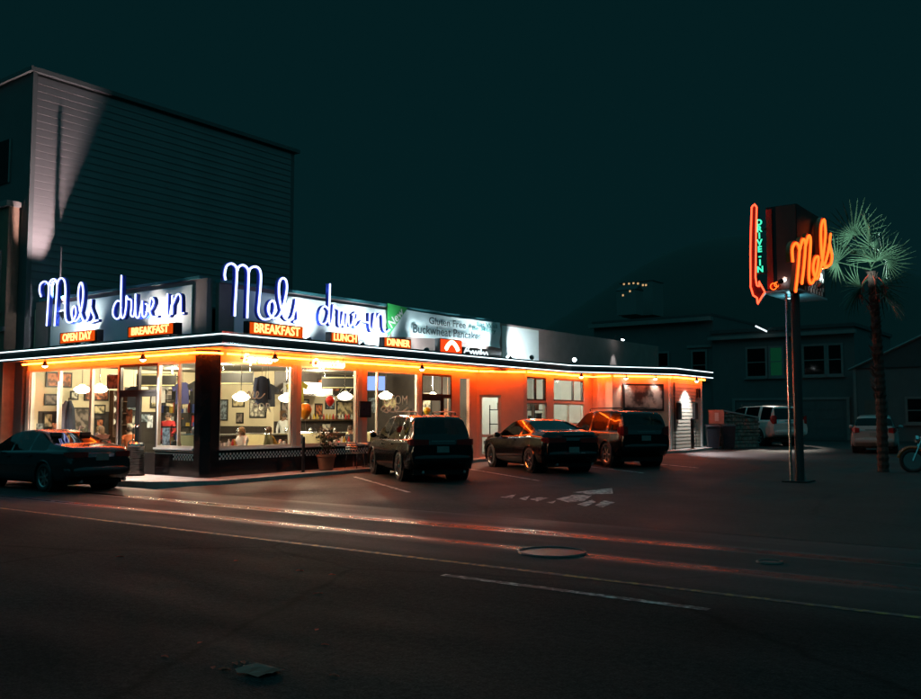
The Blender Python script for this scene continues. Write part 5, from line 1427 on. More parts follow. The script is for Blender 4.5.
# outdoor chairs and table on the walk, menu stand
def metal_chair(x, y, rz, label):
    z0 = zwalk(y)
    t = thing('cafe_chair', label, 'chair', (x, y, z0), rz)
    part('seat', MB().box((0, 0, 0.45), (0.40, 0.40, 0.025)), M['steel'], t, True)
    for sx, sy in ((1, 1), (1, -1), (-1, 1), (-1, -1)):
        part('leg', MB().tube([(sx * 0.17, sy * 0.18, 0.44), (sx * 0.23, sy * 0.21, 0)], 0.013, 6), M['chrome'], t, True)
    for s in (-1, 1):
        part('arm', MB().tube(spline([(0.18, s * 0.2, 0.44), (0.2, s * 0.23, 0.66), (0.0, s * 0.24, 0.68), (-0.2, s * 0.22, 0.68), (-0.24, s * 0.15, 0.82)], 4), 0.013, 6), M['chrome'], t, True)
    for k in range(4):
        part('back_slat', MB().tube(spline([(-0.20, 0.21, 0.56 + k * 0.07), (-0.25, 0, 0.57 + k * 0.07), (-0.20, -0.21, 0.56 + k * 0.07)], 4), 0.012, 6), M['steel'], t, True)
    return t
metal_chair(0.52, 5.15, rad(100), 'steel cafe chair on the walk beside the potted plant')
metal_chair(0.5, 6.35, rad(-95), 'steel cafe chair on the walk behind the first parked vehicle')
z0 = zwalk(5.75)
t = thing('cafe_table', 'small round steel cafe table on the walk between two chairs', 'table', (0.5, 5.75, z0))
part('top', MB().lathe([(0.3, 0.70), (0.31, 0.715), (0.3, 0.73), (0, 0.732)], (0.5, 5.75, z0), 20), M['steel'], t)
part('leg', MB().tube([(0.5, 5.75, z0), (0.5, 5.75, z0 + 0.7)], 0.025, 8), M['chrome'], t)
part('foot', MB().lathe([(0.2, 0), (0.19, 0.02), (0.03, 0.05)], (0.5, 5.75, z0), 14), M['dark_metal'], t)
pb = hit(367, 408, 0, 0.3)
t = thing('menu_board', 'dark framed menu board hung before the window post by the parked vehicle', 'sign', (0.2, 5.98, 1.7))
part('frame', MB().b2((0.12, 5.72, 1.72), (0.16, 6.24, 2.22)), M['dark_frame'], t)
part('sheet', MB().b2((0.161, 5.77, 1.77), (0.166, 6.19, 2.17)), pm('menu_sheet', (0.03, 0.04, 0.06), 0.3), t)
part('bracket', MB().b2((0.036, 5.95, 1.95), (0.12, 6.0, 2.0)), M['dark_metal'], t)
# =================================================================== VEHICLES
def interp(tab, x):
    if x <= tab[0][0]: return tab[0][1]
    for (a, va), (b, vb) in zip(tab[:-1], tab[1:]):
        if x <= b: return va + (vb - va) * (x - a) / (b - a)
    return tab[-1][1]
def smooth(arr, k):
    for _ in range(k):
        arr = [arr[0]] + [(arr[i - 1] + 2 * arr[i] + arr[i + 1]) / 4 for i in range(1, len(arr) - 1)] + [arr[-1]]
    return arr
car_glass = glass('car_glass', (0.10, 0.10, 0.10), 0.03, 0.8)
red_lens = pm('red_lens', (0.30, 0.012, 0.01), 0.15, coat=0.6)
amber_lens = pm('amber_lens', (0.5, 0.12, 0.01), 0.15, coat=0.6)
clear_lens = pm('clear_lens', (0.5, 0.5, 0.5), 0.1, 0.4, coat=0.6)
plate_m = pm('plate', (0.20, 0.19, 0.18), 0.5)
seat_m = pm('car_seat', (0.05, 0.045, 0.04), 0.8)
arch_m = pm('wheel_arch', (0.006, 0.006, 0.006), 0.9)
WHEELS = {}
def wheel_meshes(R, w, spokes, chrome):
    key = (R, w, spokes, chrome)
    if key in WHEELS: return WHEELS[key]
    ty = MB(); ty.smooth = True
    ri = R * 0.66
    ty.lathe([(ri, -w / 2), (R * 0.9, -w / 2), (R * 0.985, -w * 0.38), (R, -w * 0.15), (R, w * 0.15), (R * 0.985, w * 0.38), (R * 0.9, w / 2), (ri, w / 2), (ri, -w / 2)], (0, 0, 0), 28, 'y', False)
    tm = ty.mesh('tyre'); tm.materials.append(M['black'])
    rm = MB()
    rm.lathe([(ri * 1.0, w * 0.50), (ri * 0.90, w * 0.44), (ri * 0.88, -w * 0.3)], (0, 0, 0), 28, 'y', False)
    rm.lathe([(ri * 0.88, -w * 0.1), (0.01, -w * 0.1)], (0, 0, 0), 20, 'y')
    for s in range(spokes):
        a = 2 * PI * s / spokes
        c, sn = math.cos(a), math.sin(a)
        p0 = Vector((0.0, 0, 0)); 
        vs = []
        for rr, hw, yy in ((ri * 0.12, 0.035, w * 0.40), (ri * 0.92, 0.022, w * 0.42)):
            for sg, dy in ((-1, 0), (1, 0), (1, -0.04), (-1, -0.04)):
                vs.append((rr * c - sg * hw * sn, yy + dy, rr * sn + sg * hw * c))
        rm.add(vs, [(0, 1, 5, 4), (1, 2, 6, 5), (2, 3, 7, 6), (3, 0, 4, 7), (4, 5, 6, 7)])
    rm.lathe([(ri * 0.2, w * 0.36), (ri * 0.2, w * 0.44), (0, w * 0.46)], (0, 0, 0), 12, 'y')
    rmm = rm.mesh('rim'); rmm.materials.append(M['chrome'] if chrome else pm('alloy', (0.42, 0.41, 0.40), 0.28, 0.9))
    WHEELS[key] = (tm, rmm)
    return WHEELS[key]
def vehicle(name, label, loc, rz, P, paint):
    """P: L profile tables (x rear -> front)"""
    t = thing(name, label, 'car', loc, rz)
    x0, x1 = P['x0'], P['x1']
    n = int((x1 - x0) / 0.035) + 1
    X = [x0 + (x1 - x0) * i / (n - 1) for i in range(n)]
    k = P.get('sm', 2)
    top = smooth([interp(P['top'], x) for x in X], k)
    belt = smooth([interp(P['belt'], x) for x in X], 4)
    bot = smooth([interp(P['bot'], x) for x in X], 4)
    wid = smooth([interp(P['wid'], x) for x in X], 4)
    rw = P['roofw']; H = P['H']
    nl = 9; rings = []
    for i, x in enumerate(X):
        w, zb, zt = wid[i], bot[i], top[i]
        bl = min(belt[i], zt - 0.035)
        f = max(0, min(1, (zt - bl) / max(0.05, H - bl)))
        wr = w * 0.90 * (1 - f) + rw * f
        ring = [(0, zb), (w * 0.80, zb), (w * 0.93, zb + 0.015)]
        for j in range(nl):
            u = (j + 1) / nl
            bul = 0.955 + 0.045 * math.sin(PI * min(1, u * 0.95) ** 0.8)
            crease = 0.008 if 0.55 < u < 0.75 else 0
            ring.append((w * bul + crease, zb + 0.02 + (bl - zb - 0.04) * u))
        ring += [(w * 0.925, bl), (w * 0.90, bl + 0.012)]
        for u in (0.33, 0.66):
            ring.append((w * 0.90 + (wr - w * 0.90) * u + 0.012 * f * math.sin(PI * u), bl + 0.012 + (zt - 0.05 * f - 0.008 - bl - 0.012) * u))
        ring += [(wr, zt - 0.05 * f - 0.008), (wr * 0.90, zt - 0.018 * f - 0.003), (wr * 0.5, zt - 0.004), (0, zt)]
        rings.append([(x, y, z) for y, z in ring])
    m = len(rings[0])
    iG = 2 + nl + 2   # index of greenhouse lower edge
    iR = m - 4        # roof edge
    wheels = [(P['xr'], P['R']), (P['xf'], P['R'])]
    body = MB(); body.smooth = True
    glassq = {}
    full = []
    for r_ in rings:
        left = [Vector(v) for v in r_]
        for j in range(3, iG - 1):
            for xc, R in wheels:
                d = Vector((left[j].x - xc, 0, left[j].z - R)); q = R * 1.15
                if abs(d.length - q) < 0.035 and d.length > 1e-3:
                    s = d.normalized() * q; left[j] = Vector((xc + s.x, left[j].y, max(left[j].z * 0 + R + s.z, 0)))
        full.append(left)
    verts = []; idx = {}
    for side in (1, -1):
        for i in range(n):
            for j in range(m):
                v = full[i][j]; verts.append(Vector((v.x, v.y * side, v.z))); idx[(side, i, j)] = len(verts) - 1
    faces = []
    for side in (1, -1):
        for i in range(n - 1):
            xc_ = (X[i] + X[i + 1]) / 2
            for j in range(m - 1):
                q = [idx[(side, i, j)], idx[(side, i + 1, j)], idx[(side, i + 1, j + 1)], idx[(side, i, j + 1)]]
                if side == 1: q = q[::-1]
                c = sum((verts[a] for a in q), Vector()) / 4
                if 1 <= j < iG - 1 and any((Vector((c.x - xw, 0, c.z - R)).length < R * 1.15) for xw, R in wheels): continue
                key = None
                if iG <= j < iR and top[i] - belt[i] > 0.16 and top[i + 1] - belt[i + 1] > 0.16:
                    for wi, (a, b) in enumerate(P['side']):
                        if a <= xc_ <= b: key = ('side_window', side, wi)
                if j >= iR and P['rear'][0] <= xc_ <= P['rear'][1]: key = ('rear_window', 0, 0)
                if j >= iR and P['front'][0] <= xc_ <= P['front'][1]: key = ('windscreen', 0, 0)
                if key: glassq.setdefault(key, []).append(q)
                else: faces.append(q)
    # end caps
    for i, rev in ((0, True), (n - 1, False)):
        loop = [idx[(1, i, j)] for j in range(m)] + [idx[(-1, i, j)] for j in range(m - 2, 0, -1)]
        faces.append(loop if rev else loop[::-1])
    body.add(verts, faces)
    bo = part('body', body, paint, t, True)
    bm = bmesh.new(); bm.from_mesh(bo.data); bmesh.ops.remove_doubles(bm, verts=bm.verts, dist=0.0005)
    loose = [v for v in bm.verts if not v.link_faces]; bmesh.ops.delete(bm, geom=loose, context='VERTS')
    bm.to_mesh(bo.data); bm.free()
    for p in bo.data.polygons: p.use_smooth = len(p.vertices) <= 4
    for (nm_, s, w_), qs in glassq.items():
        gm = MB(); gm.smooth = True
        used = sorted(set(a for q in qs for a in q)); mp = {a: i for i, a in enumerate(used)}
        gm.add([verts[a] * 1.0 for a in used], [tuple(mp[a] for a in q) for q in qs])
        part(nm_, gm, car_glass, t, True)
    # wheel wells, flares, wheels
    tm, rmm = wheel_meshes(P['R'], P.get('tw', 0.23), P.get('spokes', 5), P.get('chrome', False))
    for xw, R in wheels:
        wv = interp(P['wid'], xw)
        for s in (1, -1):
            ww = MB(); ww.lathe([(R * 1.14, 0.0), (R * 1.14, wv * 0.45)], (xw, wv * 0.50 if s > 0 else -wv * 0.95, R), 20, 'y')
            part('wheel_well', ww, arch_m, t, True)
            zb = interp(P['bot'], xw)
            a0 = math.asin(max(-1, min(1, (zb + 0.02 - R) / (R * 1.15))))
            arc = [(xw + R * 1.16 * math.cos(a0 + (PI - 2 * a0) * q / 16), s * wv * 0.985, R + R * 1.16 * math.sin(a0 + (PI - 2 * a0) * q / 16)) for q in range(17)]
            part('wheel_flare', MB().tube(arc, 0.022, 6), P.get('flare', paint), t, True)
            wh = bpy.data.objects.new('wheel', tm); COL.objects.link(wh); wh.parent = t; INV[wh] = Matrix()
            wh.location = (xw, s * (wv - 0.135), R + 0.0)
            if s < 0: wh.rotation_euler = (0, 0, PI)
            rmo = bpy.data.objects.new('rim', rmm); COL.objects.link(rmo); rmo.parent = wh
    # underside
    part('chassis', MB().b2((x0 + 0.25, -interp(P['wid'], 0) * 0.74, 0.17), (x1 - 0.25, interp(P['wid'], 0) * 0.74, 0.30)), arch_m, t, True)
    wr_ = wid[3]; 
    zr = P['tail']    # (z, height, width) of rear lamps
    for s in (1, -1):
        tl = MB(); tl.smooth = False
        wv = wid[6]
        yi = wid[0] * 0.965 - zr[2]; y0_ = wid[0] * 0.955; y1_ = wid[2] * 1.0; y2_ = wid[6] * 1.004
        tl.add([(x0 - 0.010, s * yi, zr[0] - zr[1] * 0.4), (x0 - 0.010, s * y0_, zr[0] - zr[1] / 2), (x0 - 0.010, s * y0_, zr[0] + zr[1] / 2), (x0 - 0.010, s * yi, zr[0] + zr[1] * 0.4),
                (x0 + 0.06, s * y1_, zr[0] - zr[1] * 0.46), (x0 + 0.06, s * y1_, zr[0] + zr[1] * 0.48), (x0 + 0.20, s * y2_, zr[0] - zr[1] * 0.1), (x0 + 0.20, s * y2_, zr[0] + zr[1] * 0.34),
                (x0 + 0.08, s * yi, zr[0]), (x0 + 0.2, s * y0_ * 0.9, zr[0])],
               [(0, 1, 2, 3), (1, 4, 5, 2), (4, 6, 7, 5), (0, 3, 8), (3, 2, 5, 7, 9, 8), (0, 8, 9, 6, 4, 1)])
        part('tail_light', tl, red_lens, t, True)
        hl = MB(); wf = wid[-6]
        hl.add([(x1 + 0.01, s * (wf * 0.9 - 0.3), P['head'] - 0.05), (x1 + 0.01, s * wf * 0.92, P['head'] - 0.06), (x1 + 0.01, s * wf * 0.92, P['head'] + 0.07), (x1 + 0.01, s * (wf * 0.9 - 0.3), P['head'] + 0.05),
                (x1 - 0.22, s * (wid[-8] * 1.01), P['head'] + 0.0), (x1 - 0.22, s * (wid[-8] * 1.01), P['head'] + 0.09)], [(0, 1, 2, 3), (1, 4, 5, 2)])
        part('headlight', hl, clear_lens, t, True)
        mx_ = P['mirror']
        wv2 = interp(P['wid'], mx_[0])
        mm = MB(); mm.smooth = True
        mm.lathe([(0, -0.10), (0.06, -0.08), (0.085, 0.0), (0.07, 0.07), (0, 0.10)], (mx_[0], s * (wv2 + 0.09), mx_[1]), 10, 'y')
        part('mirror', mm, paint, t, True)
        part('mirror_arm', MB().tube([(mx_[0], s * (wv2 * 0.9), mx_[1] - 0.05), (mx_[0], s * (wv2 + 0.05), mx_[1] - 0.02)], 0.02, 6), M['black'], t, True)
        for hx in P.get('handles', ()):
            wv3 = interp(P['wid'], hx)
            part('door_handle', MB().box((hx, s * (wv3 * 0.995 + 0.005), interp(P['belt'], hx) - 0.12), (0.16, 0.03, 0.028)), P.get('handle_mat', paint), t, True)
    # bumper, plate, badge strip
    bb = P['bump']
    pts = [(x0 + 0.18, -wid[8] * 0.98, bb), (x0 + 0.03, -wid[3] * 0.92, bb), (x0 - 0.03, -wid[2] * 0.6, bb), (x0 - 0.045, 0, bb), (x0 - 0.03, wid[2] * 0.6, bb), (x0 + 0.03, wid[3] * 0.92, bb), (x0 + 0.18, wid[8] * 0.98, bb)]
    vs = []
    sp = spline(pts, 4)
    for p in sp:
        for dz, dx in ((-0.11, 0.03), (-0.06, -0.01), (0.06, -0.01), (0.10, 0.04)): vs.append((p.x + dx, p.y, p.z + dz))
    bmp = MB(); bmp.smooth = True
    bmp.add(vs, [(i * 4 + j, i * 4 + j + 1, (i + 1) * 4 + j + 1, (i + 1) * 4 + j) for i in range(len(sp) - 1) for j in range(3)])
    part('rear_bumper', bmp, P.get('bump_mat', paint), t, True)
    pz = P['plate']
    part('licence_plate', MB().box((x0 - 0.055 if abs(pz - bb) < 0.15 else x0 - 0.02, 0, pz), (0.012, 0.32, 0.16)), plate_m, t, True)
    part('trim_strip', MB().box((x0 - 0.016, 0, P['strip']), (0.02, 0.62, 0.03)), M['chrome'], t, True)
    if P.get('exhaust'):
        for s in (1, -1): part('exhaust_pipe', MB().lathe([(0.035, -0.1), (0.04, 0.0), (0.032, 0.0)], (x0 - 0.0, s * 0.55, 0.26), 10, 'x'), M['chrome'], t, True)
    # seats
    zs = P.get('seat_z', 0.55)
    for xs2 in P['seats']:
        for s in (1, -1):
            sb = MB(); sb.smooth = False
            sb.box((xs2, s * 0.38, zs + 0.32), (0.14, 0.46, 0.62)); sb.box((xs2 + 0.25, s * 0.38, zs), (0.5, 0.46, 0.14)); sb.box((xs2 - 0.03, s * 0.38, zs + 0.72), (0.10, 0.24, 0.17))
            part('seat', sb, seat_m, t, True)
    if P.get('rack'):
        zr_ = P['H'] + 0.07
        for s in (1, -1):
            part('roof_rail', MB().tube(spline([(P['rack'][0], s * rw * 0.86, zr_ - 0.08), (P['rack'][0] + 0.15, s * rw * 0.86, zr_), (P['rack'][1] - 0.15, s * rw * 0.86, zr_), (P['rack'][1], s * rw * 0.86, zr_ - 0.09)], 4), 0.018, 6), P.get('rack_mat', M['dark_metal']), t, True)
        for q in P.get('bars', ()):
            part('cross_bar', MB().tube([(q, -rw * 0.86, zr_ + 0.01), (q, rw * 0.86, zr_ + 0.01)], 0.02, 6), M['dark_metal'], t, True)
    return t
def paint(name, col, rough=0.22, metal=0.3):
    return pm(name, col, rough, metal, var=0.06, scale=2, coat=0.22, rvar=0.04, spec=0.35)
black_paint = paint('black_car_paint', (0.006, 0.007, 0.008))
grey_paint = paint('charcoal_car_paint', (0.03, 0.027, 0.03))
white_paint = pm('white_car_paint', (0.62, 0.58, 0.54), 0.25, var=0.03, coat=0.6)
SEDAN = dict(x0=-2.35, x1=2.35, H=1.43, roofw=0.58, xr=-1.38, xf=1.42, R=0.33, sm=3,
    top=[(-2.35, 0.80), (-2.30, 0.99), (-2.15, 1.04), (-1.75, 1.07), (-1.55, 1.10), (-0.75, 1.37), (-0.2, 1.43), (0.25, 1.41), (0.55, 1.34), (1.15, 0.99), (1.6, 0.93), (2.15, 0.80), (2.30, 0.70), (2.35, 0.55)],
    belt=[(-2.35, 0.78), (-2.2, 0.95), (-1.0, 0.94), (0.9, 0.88), (1.2, 0.86), (2.1, 0.74), (2.35, 0.52)],
    bot=[(-2.35, 0.42), (-2.1, 0.24), (-1.6, 0.20), (1.6, 0.20), (2.2, 0.22), (2.35, 0.30)],
    wid=[(-2.35, 0.74), (-2.2, 0.83), (-1.7, 0.90), (0, 0.915), (1.6, 0.90), (2.15, 0.82), (2.35, 0.66)],
    side=[(-1.38, -0.68), (-0.60, 0.18), (0.26, 0.98)], rear=(-1.56, -0.82), front=(0.42, 1.10),
    tail=(0.86, 0.14, 0.36), head=0.66, mirror=(0.80, 0.98), bump=0.48, plate=0.80, strip=0.93, handles=(-0.75, 0.25), seats=(0.05, -0.95), exhaust=True, spokes=7)
SUVP = dict(x0=-2.36, x1=2.36, H=1.70, roofw=0.62, xr=-1.42, xf=1.42, R=0.37, sm=2,
    top=[(-2.36, 0.94), (-2.34, 1.08), (-2.28, 1.16), (-2.02, 1.60), (-1.92, 1.65), (-1.2, 1.69), (0.0, 1.70), (0.5, 1.64), (1.22, 1.16), (1.5, 1.10), (2.15, 0.98), (2.3, 0.86), (2.36, 0.70)],
    belt=[(-2.36, 0.92), (-2.2, 1.06), (-1.2, 1.06), (0.9, 1.02), (1.3, 1.0), (2.1, 0.90), (2.36, 0.68)],
    bot=[(-2.36, 0.46), (-2.1, 0.30), (-1.6, 0.26), (1.6, 0.26), (2.2, 0.28), (2.36, 0.40)],
    wid=[(-2.36, 0.80), (-2.2, 0.88), (-1.7, 0.94), (0, 0.95), (1.6, 0.93), (2.15, 0.86), (2.36, 0.72)],
    side=[(-1.95, -1.28), (-1.18, -0.12), (-0.02, 0.90)], rear=(-2.27, -2.00), front=(0.46, 1.18),
    tail=(1.0, 0.16, 0.40), head=0.84, mirror=(0.85, 1.14), bump=0.58, plate=0.82, strip=1.03, handles=(-0.75, 0.3), seats=(0.1, -0.85), seat_z=0.72, rack=(-1.75, 0.2), exhaust=True, spokes=5, chrome=True)
COUPE = dict(x0=-2.45, x1=2.45, H=1.44, roofw=0.60, xr=-1.45, xf=1.50, R=0.355, sm=3,
    top=[(-2.45, 0.86), (-2.41, 1.05), (-2.25, 1.10), (-1.85, 1.12), (-1.6, 1.15), (-0.85, 1.39), (-0.3, 1.44), (0.15, 1.42), (0.4, 1.37), (1.0, 1.05), (1.5, 1.0), (2.25, 0.88), (2.4, 0.78), (2.45, 0.62)],
    belt=[(-2.45, 0.84), (-2.3, 1.0), (-1.5, 1.02), (-0.9, 0.98), (0.9, 0.92), (2.2, 0.82), (2.45, 0.60)],
    bot=[(-2.45, 0.40), (-2.2, 0.26), (-1.6, 0.22), (1.6, 0.22), (2.3, 0.22), (2.45, 0.32)],
    wid=[(-2.45, 0.80), (-2.3, 0.90), (-1.7, 0.96), (0, 0.94), (1.6, 0.95), (2.25, 0.88), (2.45, 0.74)],
    side=[(-1.35, -0.75), (-0.62, 0.85)], rear=(-1.62, -0.92), front=(0.30, 0.98),
    tail=(0.93, 0.15, 0.55), head=0.74, mirror=(0.72, 1.04), bump=0.52, plate=0.66, strip=1.03, handles=(-0.35,), seats=(0.0,), exhaust=True, spokes=5, chrome=True, tw=0.25)
for _k in ('top', 'belt'): COUPE[_k] = [(x_, z_ * 1.07) for x_, z_ in COUPE[_k]]
COUPE['H'] = 1.54
COUPE['strip'] = 1.09
BOXY = dict(x0=-2.25, x1=2.25, H=1.76, roofw=0.66, xr=-1.35, xf=1.40, R=0.38, sm=2,
    top=[(-2.25, 1.02), (-2.24, 1.18), (-2.20, 1.28), (-2.02, 1.66), (-1.90, 1.72), (-1.0, 1.76), (0.0, 1.76), (0.45, 1.71), (1.12, 1.22), (1.4, 1.16), (2.05, 1.06), (2.2, 0.94), (2.25, 0.78)],
    belt=[(-2.25, 1.0), (-2.1, 1.12), (-1.0, 1.10), (0.9, 1.07), (1.3, 1.05), (2.0, 0.98), (2.25, 0.76)],
    bot=[(-2.25, 0.5), (-2.0, 0.34), (-1.6, 0.30), (1.6, 0.30), (2.1, 0.32), (2.25, 0.44)],
    wid=[(-2.25, 0.82), (-2.1, 0.88), (-1.6, 0.93), (0, 0.94), (1.6, 0.92), (2.05, 0.86), (2.25, 0.74)],
    side=[(-1.92, -1.32), (-1.22, -0.16), (-0.06, 0.84)], rear=(-2.19, -2.0), front=(0.42, 1.08),
    tail=(1.12, 0.30, 0.16), head=0.90, mirror=(0.8, 1.2), bump=0.62, plate=0.90, strip=1.10, handles=(-0.75, 0.3), seats=(0.1, -0.8), seat_z=0.78, rack=(-1.9, 0.35), bars=(-1.3, -0.2), spokes=6)
BIGSUV = dict(x0=-2.6, x1=2.6, H=1.90, roofw=0.72, xr=-1.48, xf=1.50, R=0.40, sm=2,
    top=[(-2.6, 1.05), (-2.59, 1.22), (-2.56, 1.30), (-2.42, 1.76), (-2.32, 1.85), (-1.2, 1.90), (0.2, 1.88), (0.6, 1.82), (1.2, 1.32), (1.5, 1.24), (2.4, 1.14), (2.55, 1.04), (2.6, 0.85)],
    belt=[(-2.6, 1.03), (-2.45, 1.20), (-1.0, 1.20), (0.9, 1.18), (1.4, 1.15), (2.4, 1.04), (2.6, 0.82)],
    bot=[(-2.6, 0.52), (-2.4, 0.40), (-1.6, 0.34), (1.6, 0.34), (2.4, 0.36), (2.6, 0.48)],
    wid=[(-2.6, 0.92), (-2.45, 0.97), (-1.8, 1.0), (0, 1.01), (1.8, 1.0), (2.4, 0.94), (2.6, 0.84)],
    side=[(-2.28, -1.50), (-1.30, -0.25), (-0.13, 0.95)], rear=(-2.55, -2.38), front=(0.56, 1.18),
    tail=(1.22, 0.42, 0.14), head=0.98, mirror=(0.95, 1.3), bump=0.66, plate=0.98, strip=1.16, handles=(-0.8, 0.35), seats=(0.2, -0.9), seat_z=0.9, rack=(-2.0, 0.4), spokes=6)
HATCH = dict(x0=-1.95, x1=1.95, H=1.50, roofw=0.58, xr=-1.2, xf=1.25, R=0.31, sm=2,
    top=[(-1.95, 0.86), (-1.93, 0.98), (-1.88, 1.02), (-1.55, 1.38), (-1.4, 1.44), (-0.6, 1.50), (0.2, 1.49), (0.5, 1.42), (1.1, 1.02), (1.35, 0.96), (1.8, 0.80), (1.95, 0.6)],
    belt=[(-1.95, 0.84), (-1.8, 0.96), (-1.0, 0.96), (0.9, 0.92), (1.3, 0.88), (1.95, 0.58)],
    bot=[(-1.95, 0.42), (-1.7, 0.24), (1.6, 0.2), (1.95, 0.3)],
    wid=[(-1.95, 0.72), (-1.8, 0.80), (-1.3, 0.85), (0, 0.86), (1.4, 0.84), (1.95, 0.62)],
    side=[(-1.45, -0.95), (-0.85, 0.05), (0.13, 0.85)], rear=(-1.86, -1.56), front=(0.48, 1.05),
    tail=(0.88, 0.22, 0.18), head=0.68, mirror=(0.75, 1.0), bump=0.5, plate=0.72, strip=0.9, handles=(-0.6, 0.3), seats=(0.05, -0.75), spokes=6)
vehicle('parked_car', 'dark charcoal sedan parked along the kerb before the street doors', (-2.2, -2.98, 0.0), PI, SEDAN, grey_paint)
def lotcar(name, label, x, y, deg, P, pt): return vehicle(name, label, (x, y, gz(y) + 0.004), rad(deg), P, pt)
lotcar('parked_car', 'black crossover with roof rails parked nose-in by the cafe chairs', 3.42, 4.55, 146, SUVP, black_paint)
lotcar('parked_car', 'low black coupe with bright wheels parked before the back windows', 4.55, 9.0, 147, COUPE, paint('gloss_black_paint', (0.005, 0.006, 0.007), 0.16))
lotcar('parked_car', 'tall black boxy wagon with roof rack parked before the framed poster', 5.35, 12.35, 146, BOXY, paint('deep_black_paint', (0.004, 0.005, 0.006), 0.25))
lotcar('parked_car', 'large white utility wagon parked behind the stone wall', 4.15, 30.2, 143, BIGSUV, white_paint)
lotcar('parked_car', 'small pale hatchback parked below the palm by the dark houses', 10.7, 25.2, 101, HATCH, pm('pale_car_paint', (0.30, 0.27, 0.26), 0.3, var=0.03, coat=0.4))

# motorcycle at the far right of the lot
mp_ = Vector((15.0, 13.4)); mz = gz(13.2) + 0.006
t = thing('motorcycle', 'parked motorcycle with orange tank and lamps in the dark lot by the palm', 'motorcycle', (mp_.x, mp_.y, mz), rad(200))
for xw in (-0.68, 0.70):
    ring = [(xw + 0.29 * math.cos(2 * PI * i / 24), 0, 0.31 + 0.29 * math.sin(2 * PI * i / 24)) for i in range(24)]
    w_ = part('wheel', MB().tube(ring, 0.055, 8, closed=True), M['black'], t, True)
    rm = MB().lathe([(0.24, -0.02), (0.24, 0.02)], (xw, 0, 0.31), 20, 'y'); rm.lathe([(0.04, -0.06), (0.04, 0.06)], (xw, 0, 0.31), 10, 'y')
    part('rim', rm, M['chrome'], w_, True)
om = pm('orange_tank_paint', (0.55, 0.10, 0.01), 0.25, coat=0.8)
tk = MB(); tk.smooth = True; tk.lathe([(0, -0.26), (0.10, -0.22), (0.15, -0.05), (0.16, 0.1), (0.11, 0.22), (0, 0.27)], (0.12, 0, 0.82), 14, 'x'); part('tank', tk, om, t, True)
part('seat', MB().tube(spline([(-0.12, 0, 0.80), (-0.35, 0, 0.77), (-0.6, 0, 0.84), (-0.72, 0, 0.86)], 4), [0.10] * 13, 8), M['black'], t, True)
part('engine', MB().b2((-0.2, -0.16, 0.32), (0.25, 0.16, 0.62)), M['steel'], t, True)
part('frame', MB().tube(spline([(-0.68, 0, 0.31), (-0.3, 0.06, 0.35), (0.25, 0.05, 0.3), (0.42, 0, 0.75), (0.45, 0, 0.92), (0.1, 0, 0.74), (-0.4, 0, 0.7)], 4), 0.022, 6), M['dark_metal'], t, True)
for s in (1, -1):
    part('fork', MB().tube([(0.70, s * 0.09, 0.31), (0.44, s * 0.09, 0.98)], 0.022, 6), M['chrome'], t, True)
    part('grip', MB().tube([(0.36, s * 0.2, 1.08), (0.30, s * 0.38, 1.06)], 0.018, 6), M['black'], t, True)
part('handlebar', MB().tube([(0.36, -0.22, 1.08), (0.44, -0.08, 1.0), (0.44, 0.08, 1.0), (0.36, 0.22, 1.08)], 0.014, 6), M['chrome'], t, True)
part('headlight', MB().lathe([(0.02, -0.10), (0.09, -0.02), (0.10, 0.05), (0.0, 0.06)], (0.56, 0, 0.92), 14, 'x'), M['chrome'], t, True)
part('tail_light', MB().box((-0.92, 0, 0.80), (0.05, 0.12, 0.06)), red_lens, t, True)
for xw, a0, a1 in ((-0.68, 0.3, 2.9), (0.70, 0.2, 2.4)):
    arc = [(xw + 0.38 * math.cos(a0 + (a1 - a0) * i / 12), 0, 0.31 + 0.38 * math.sin(a0 + (a1 - a0) * i / 12)) for i in range(13)]
    part('mudguard', MB().tube(arc, 0.05, 6), om, t, True)
part('exhaust_pipe', MB().tube(spline([(0.2, -0.17, 0.4), (-0.1, -0.2, 0.28), (-0.85, -0.2, 0.32)], 4), 0.04, 8), M['chrome'], t, True)
part('kickstand', MB().tube([(-0.05, 0.1, 0.3), (-0.12, 0.3, 0.0)], 0.014, 5), M['dark_metal'], t, True)

# =================================================================== PYLON SIGN
N = hit(798, 289, 1, 7.6)
px_ = N.x; zb = 4.86; zt = 6.98; xl = hit(765, 289, 1, 7.6).x; yr = 9.95
t = thing('pylon_sign', 'tall pole sign with red neon arrow and orange neon script', 'pole sign', (px_ - 0.4, 8.3, gz(8.3)))
part('box', MB().b2((xl + 0.05, 7.66, zb), (px_, yr, zt)), M['dark_metal'], t)
part('front_panel', MB().b2((xl + 0.30, 7.635, zb + 0.02), (px_ - 0.02, 7.659, zt - 0.02)), pm('maroon_panel', (0.10, 0.03, 0.02), 0.5), t)
part('edge_strip', MB().b2((xl + 0.06, 7.62, zb + 0.05), (xl + 0.20, 7.659, zt - 0.06)), M['red_letter'], t)
part('soffit_panel', MB().b2((xl - 0.05, 7.60, zb - 0.05), (px_ + 0.05, yr + 0.02, zb - 0.002)), pm('pale_blue_metal', (0.22, 0.45, 0.50), 0.4), t)
ckp = MB()
for i in range(14):
    for j in range(5):
        if (i + j) % 2 == 0: ckp.b2((px_ + 0.001, 8.15 + i * 0.12, zb + 0.03 + j * 0.12), (px_ + 0.010, 8.15 + i * 0.12 + 0.11, zb + 0.03 + j * 0.12 + 0.11))
part('checker_tiles', ckp, M['white_trim'], t, kind='stuff')
gp = Vector((px_ - 0.42, 8.15, 0))
part('pole', MB().tube([(12.72, 8.2, gz(8.2) - 0.1), (12.72, 8.2, zb - 0.05)], 0.11, 14), pm('pole_paint', (0.06, 0.055, 0.055), 0.4, 0.3), t)
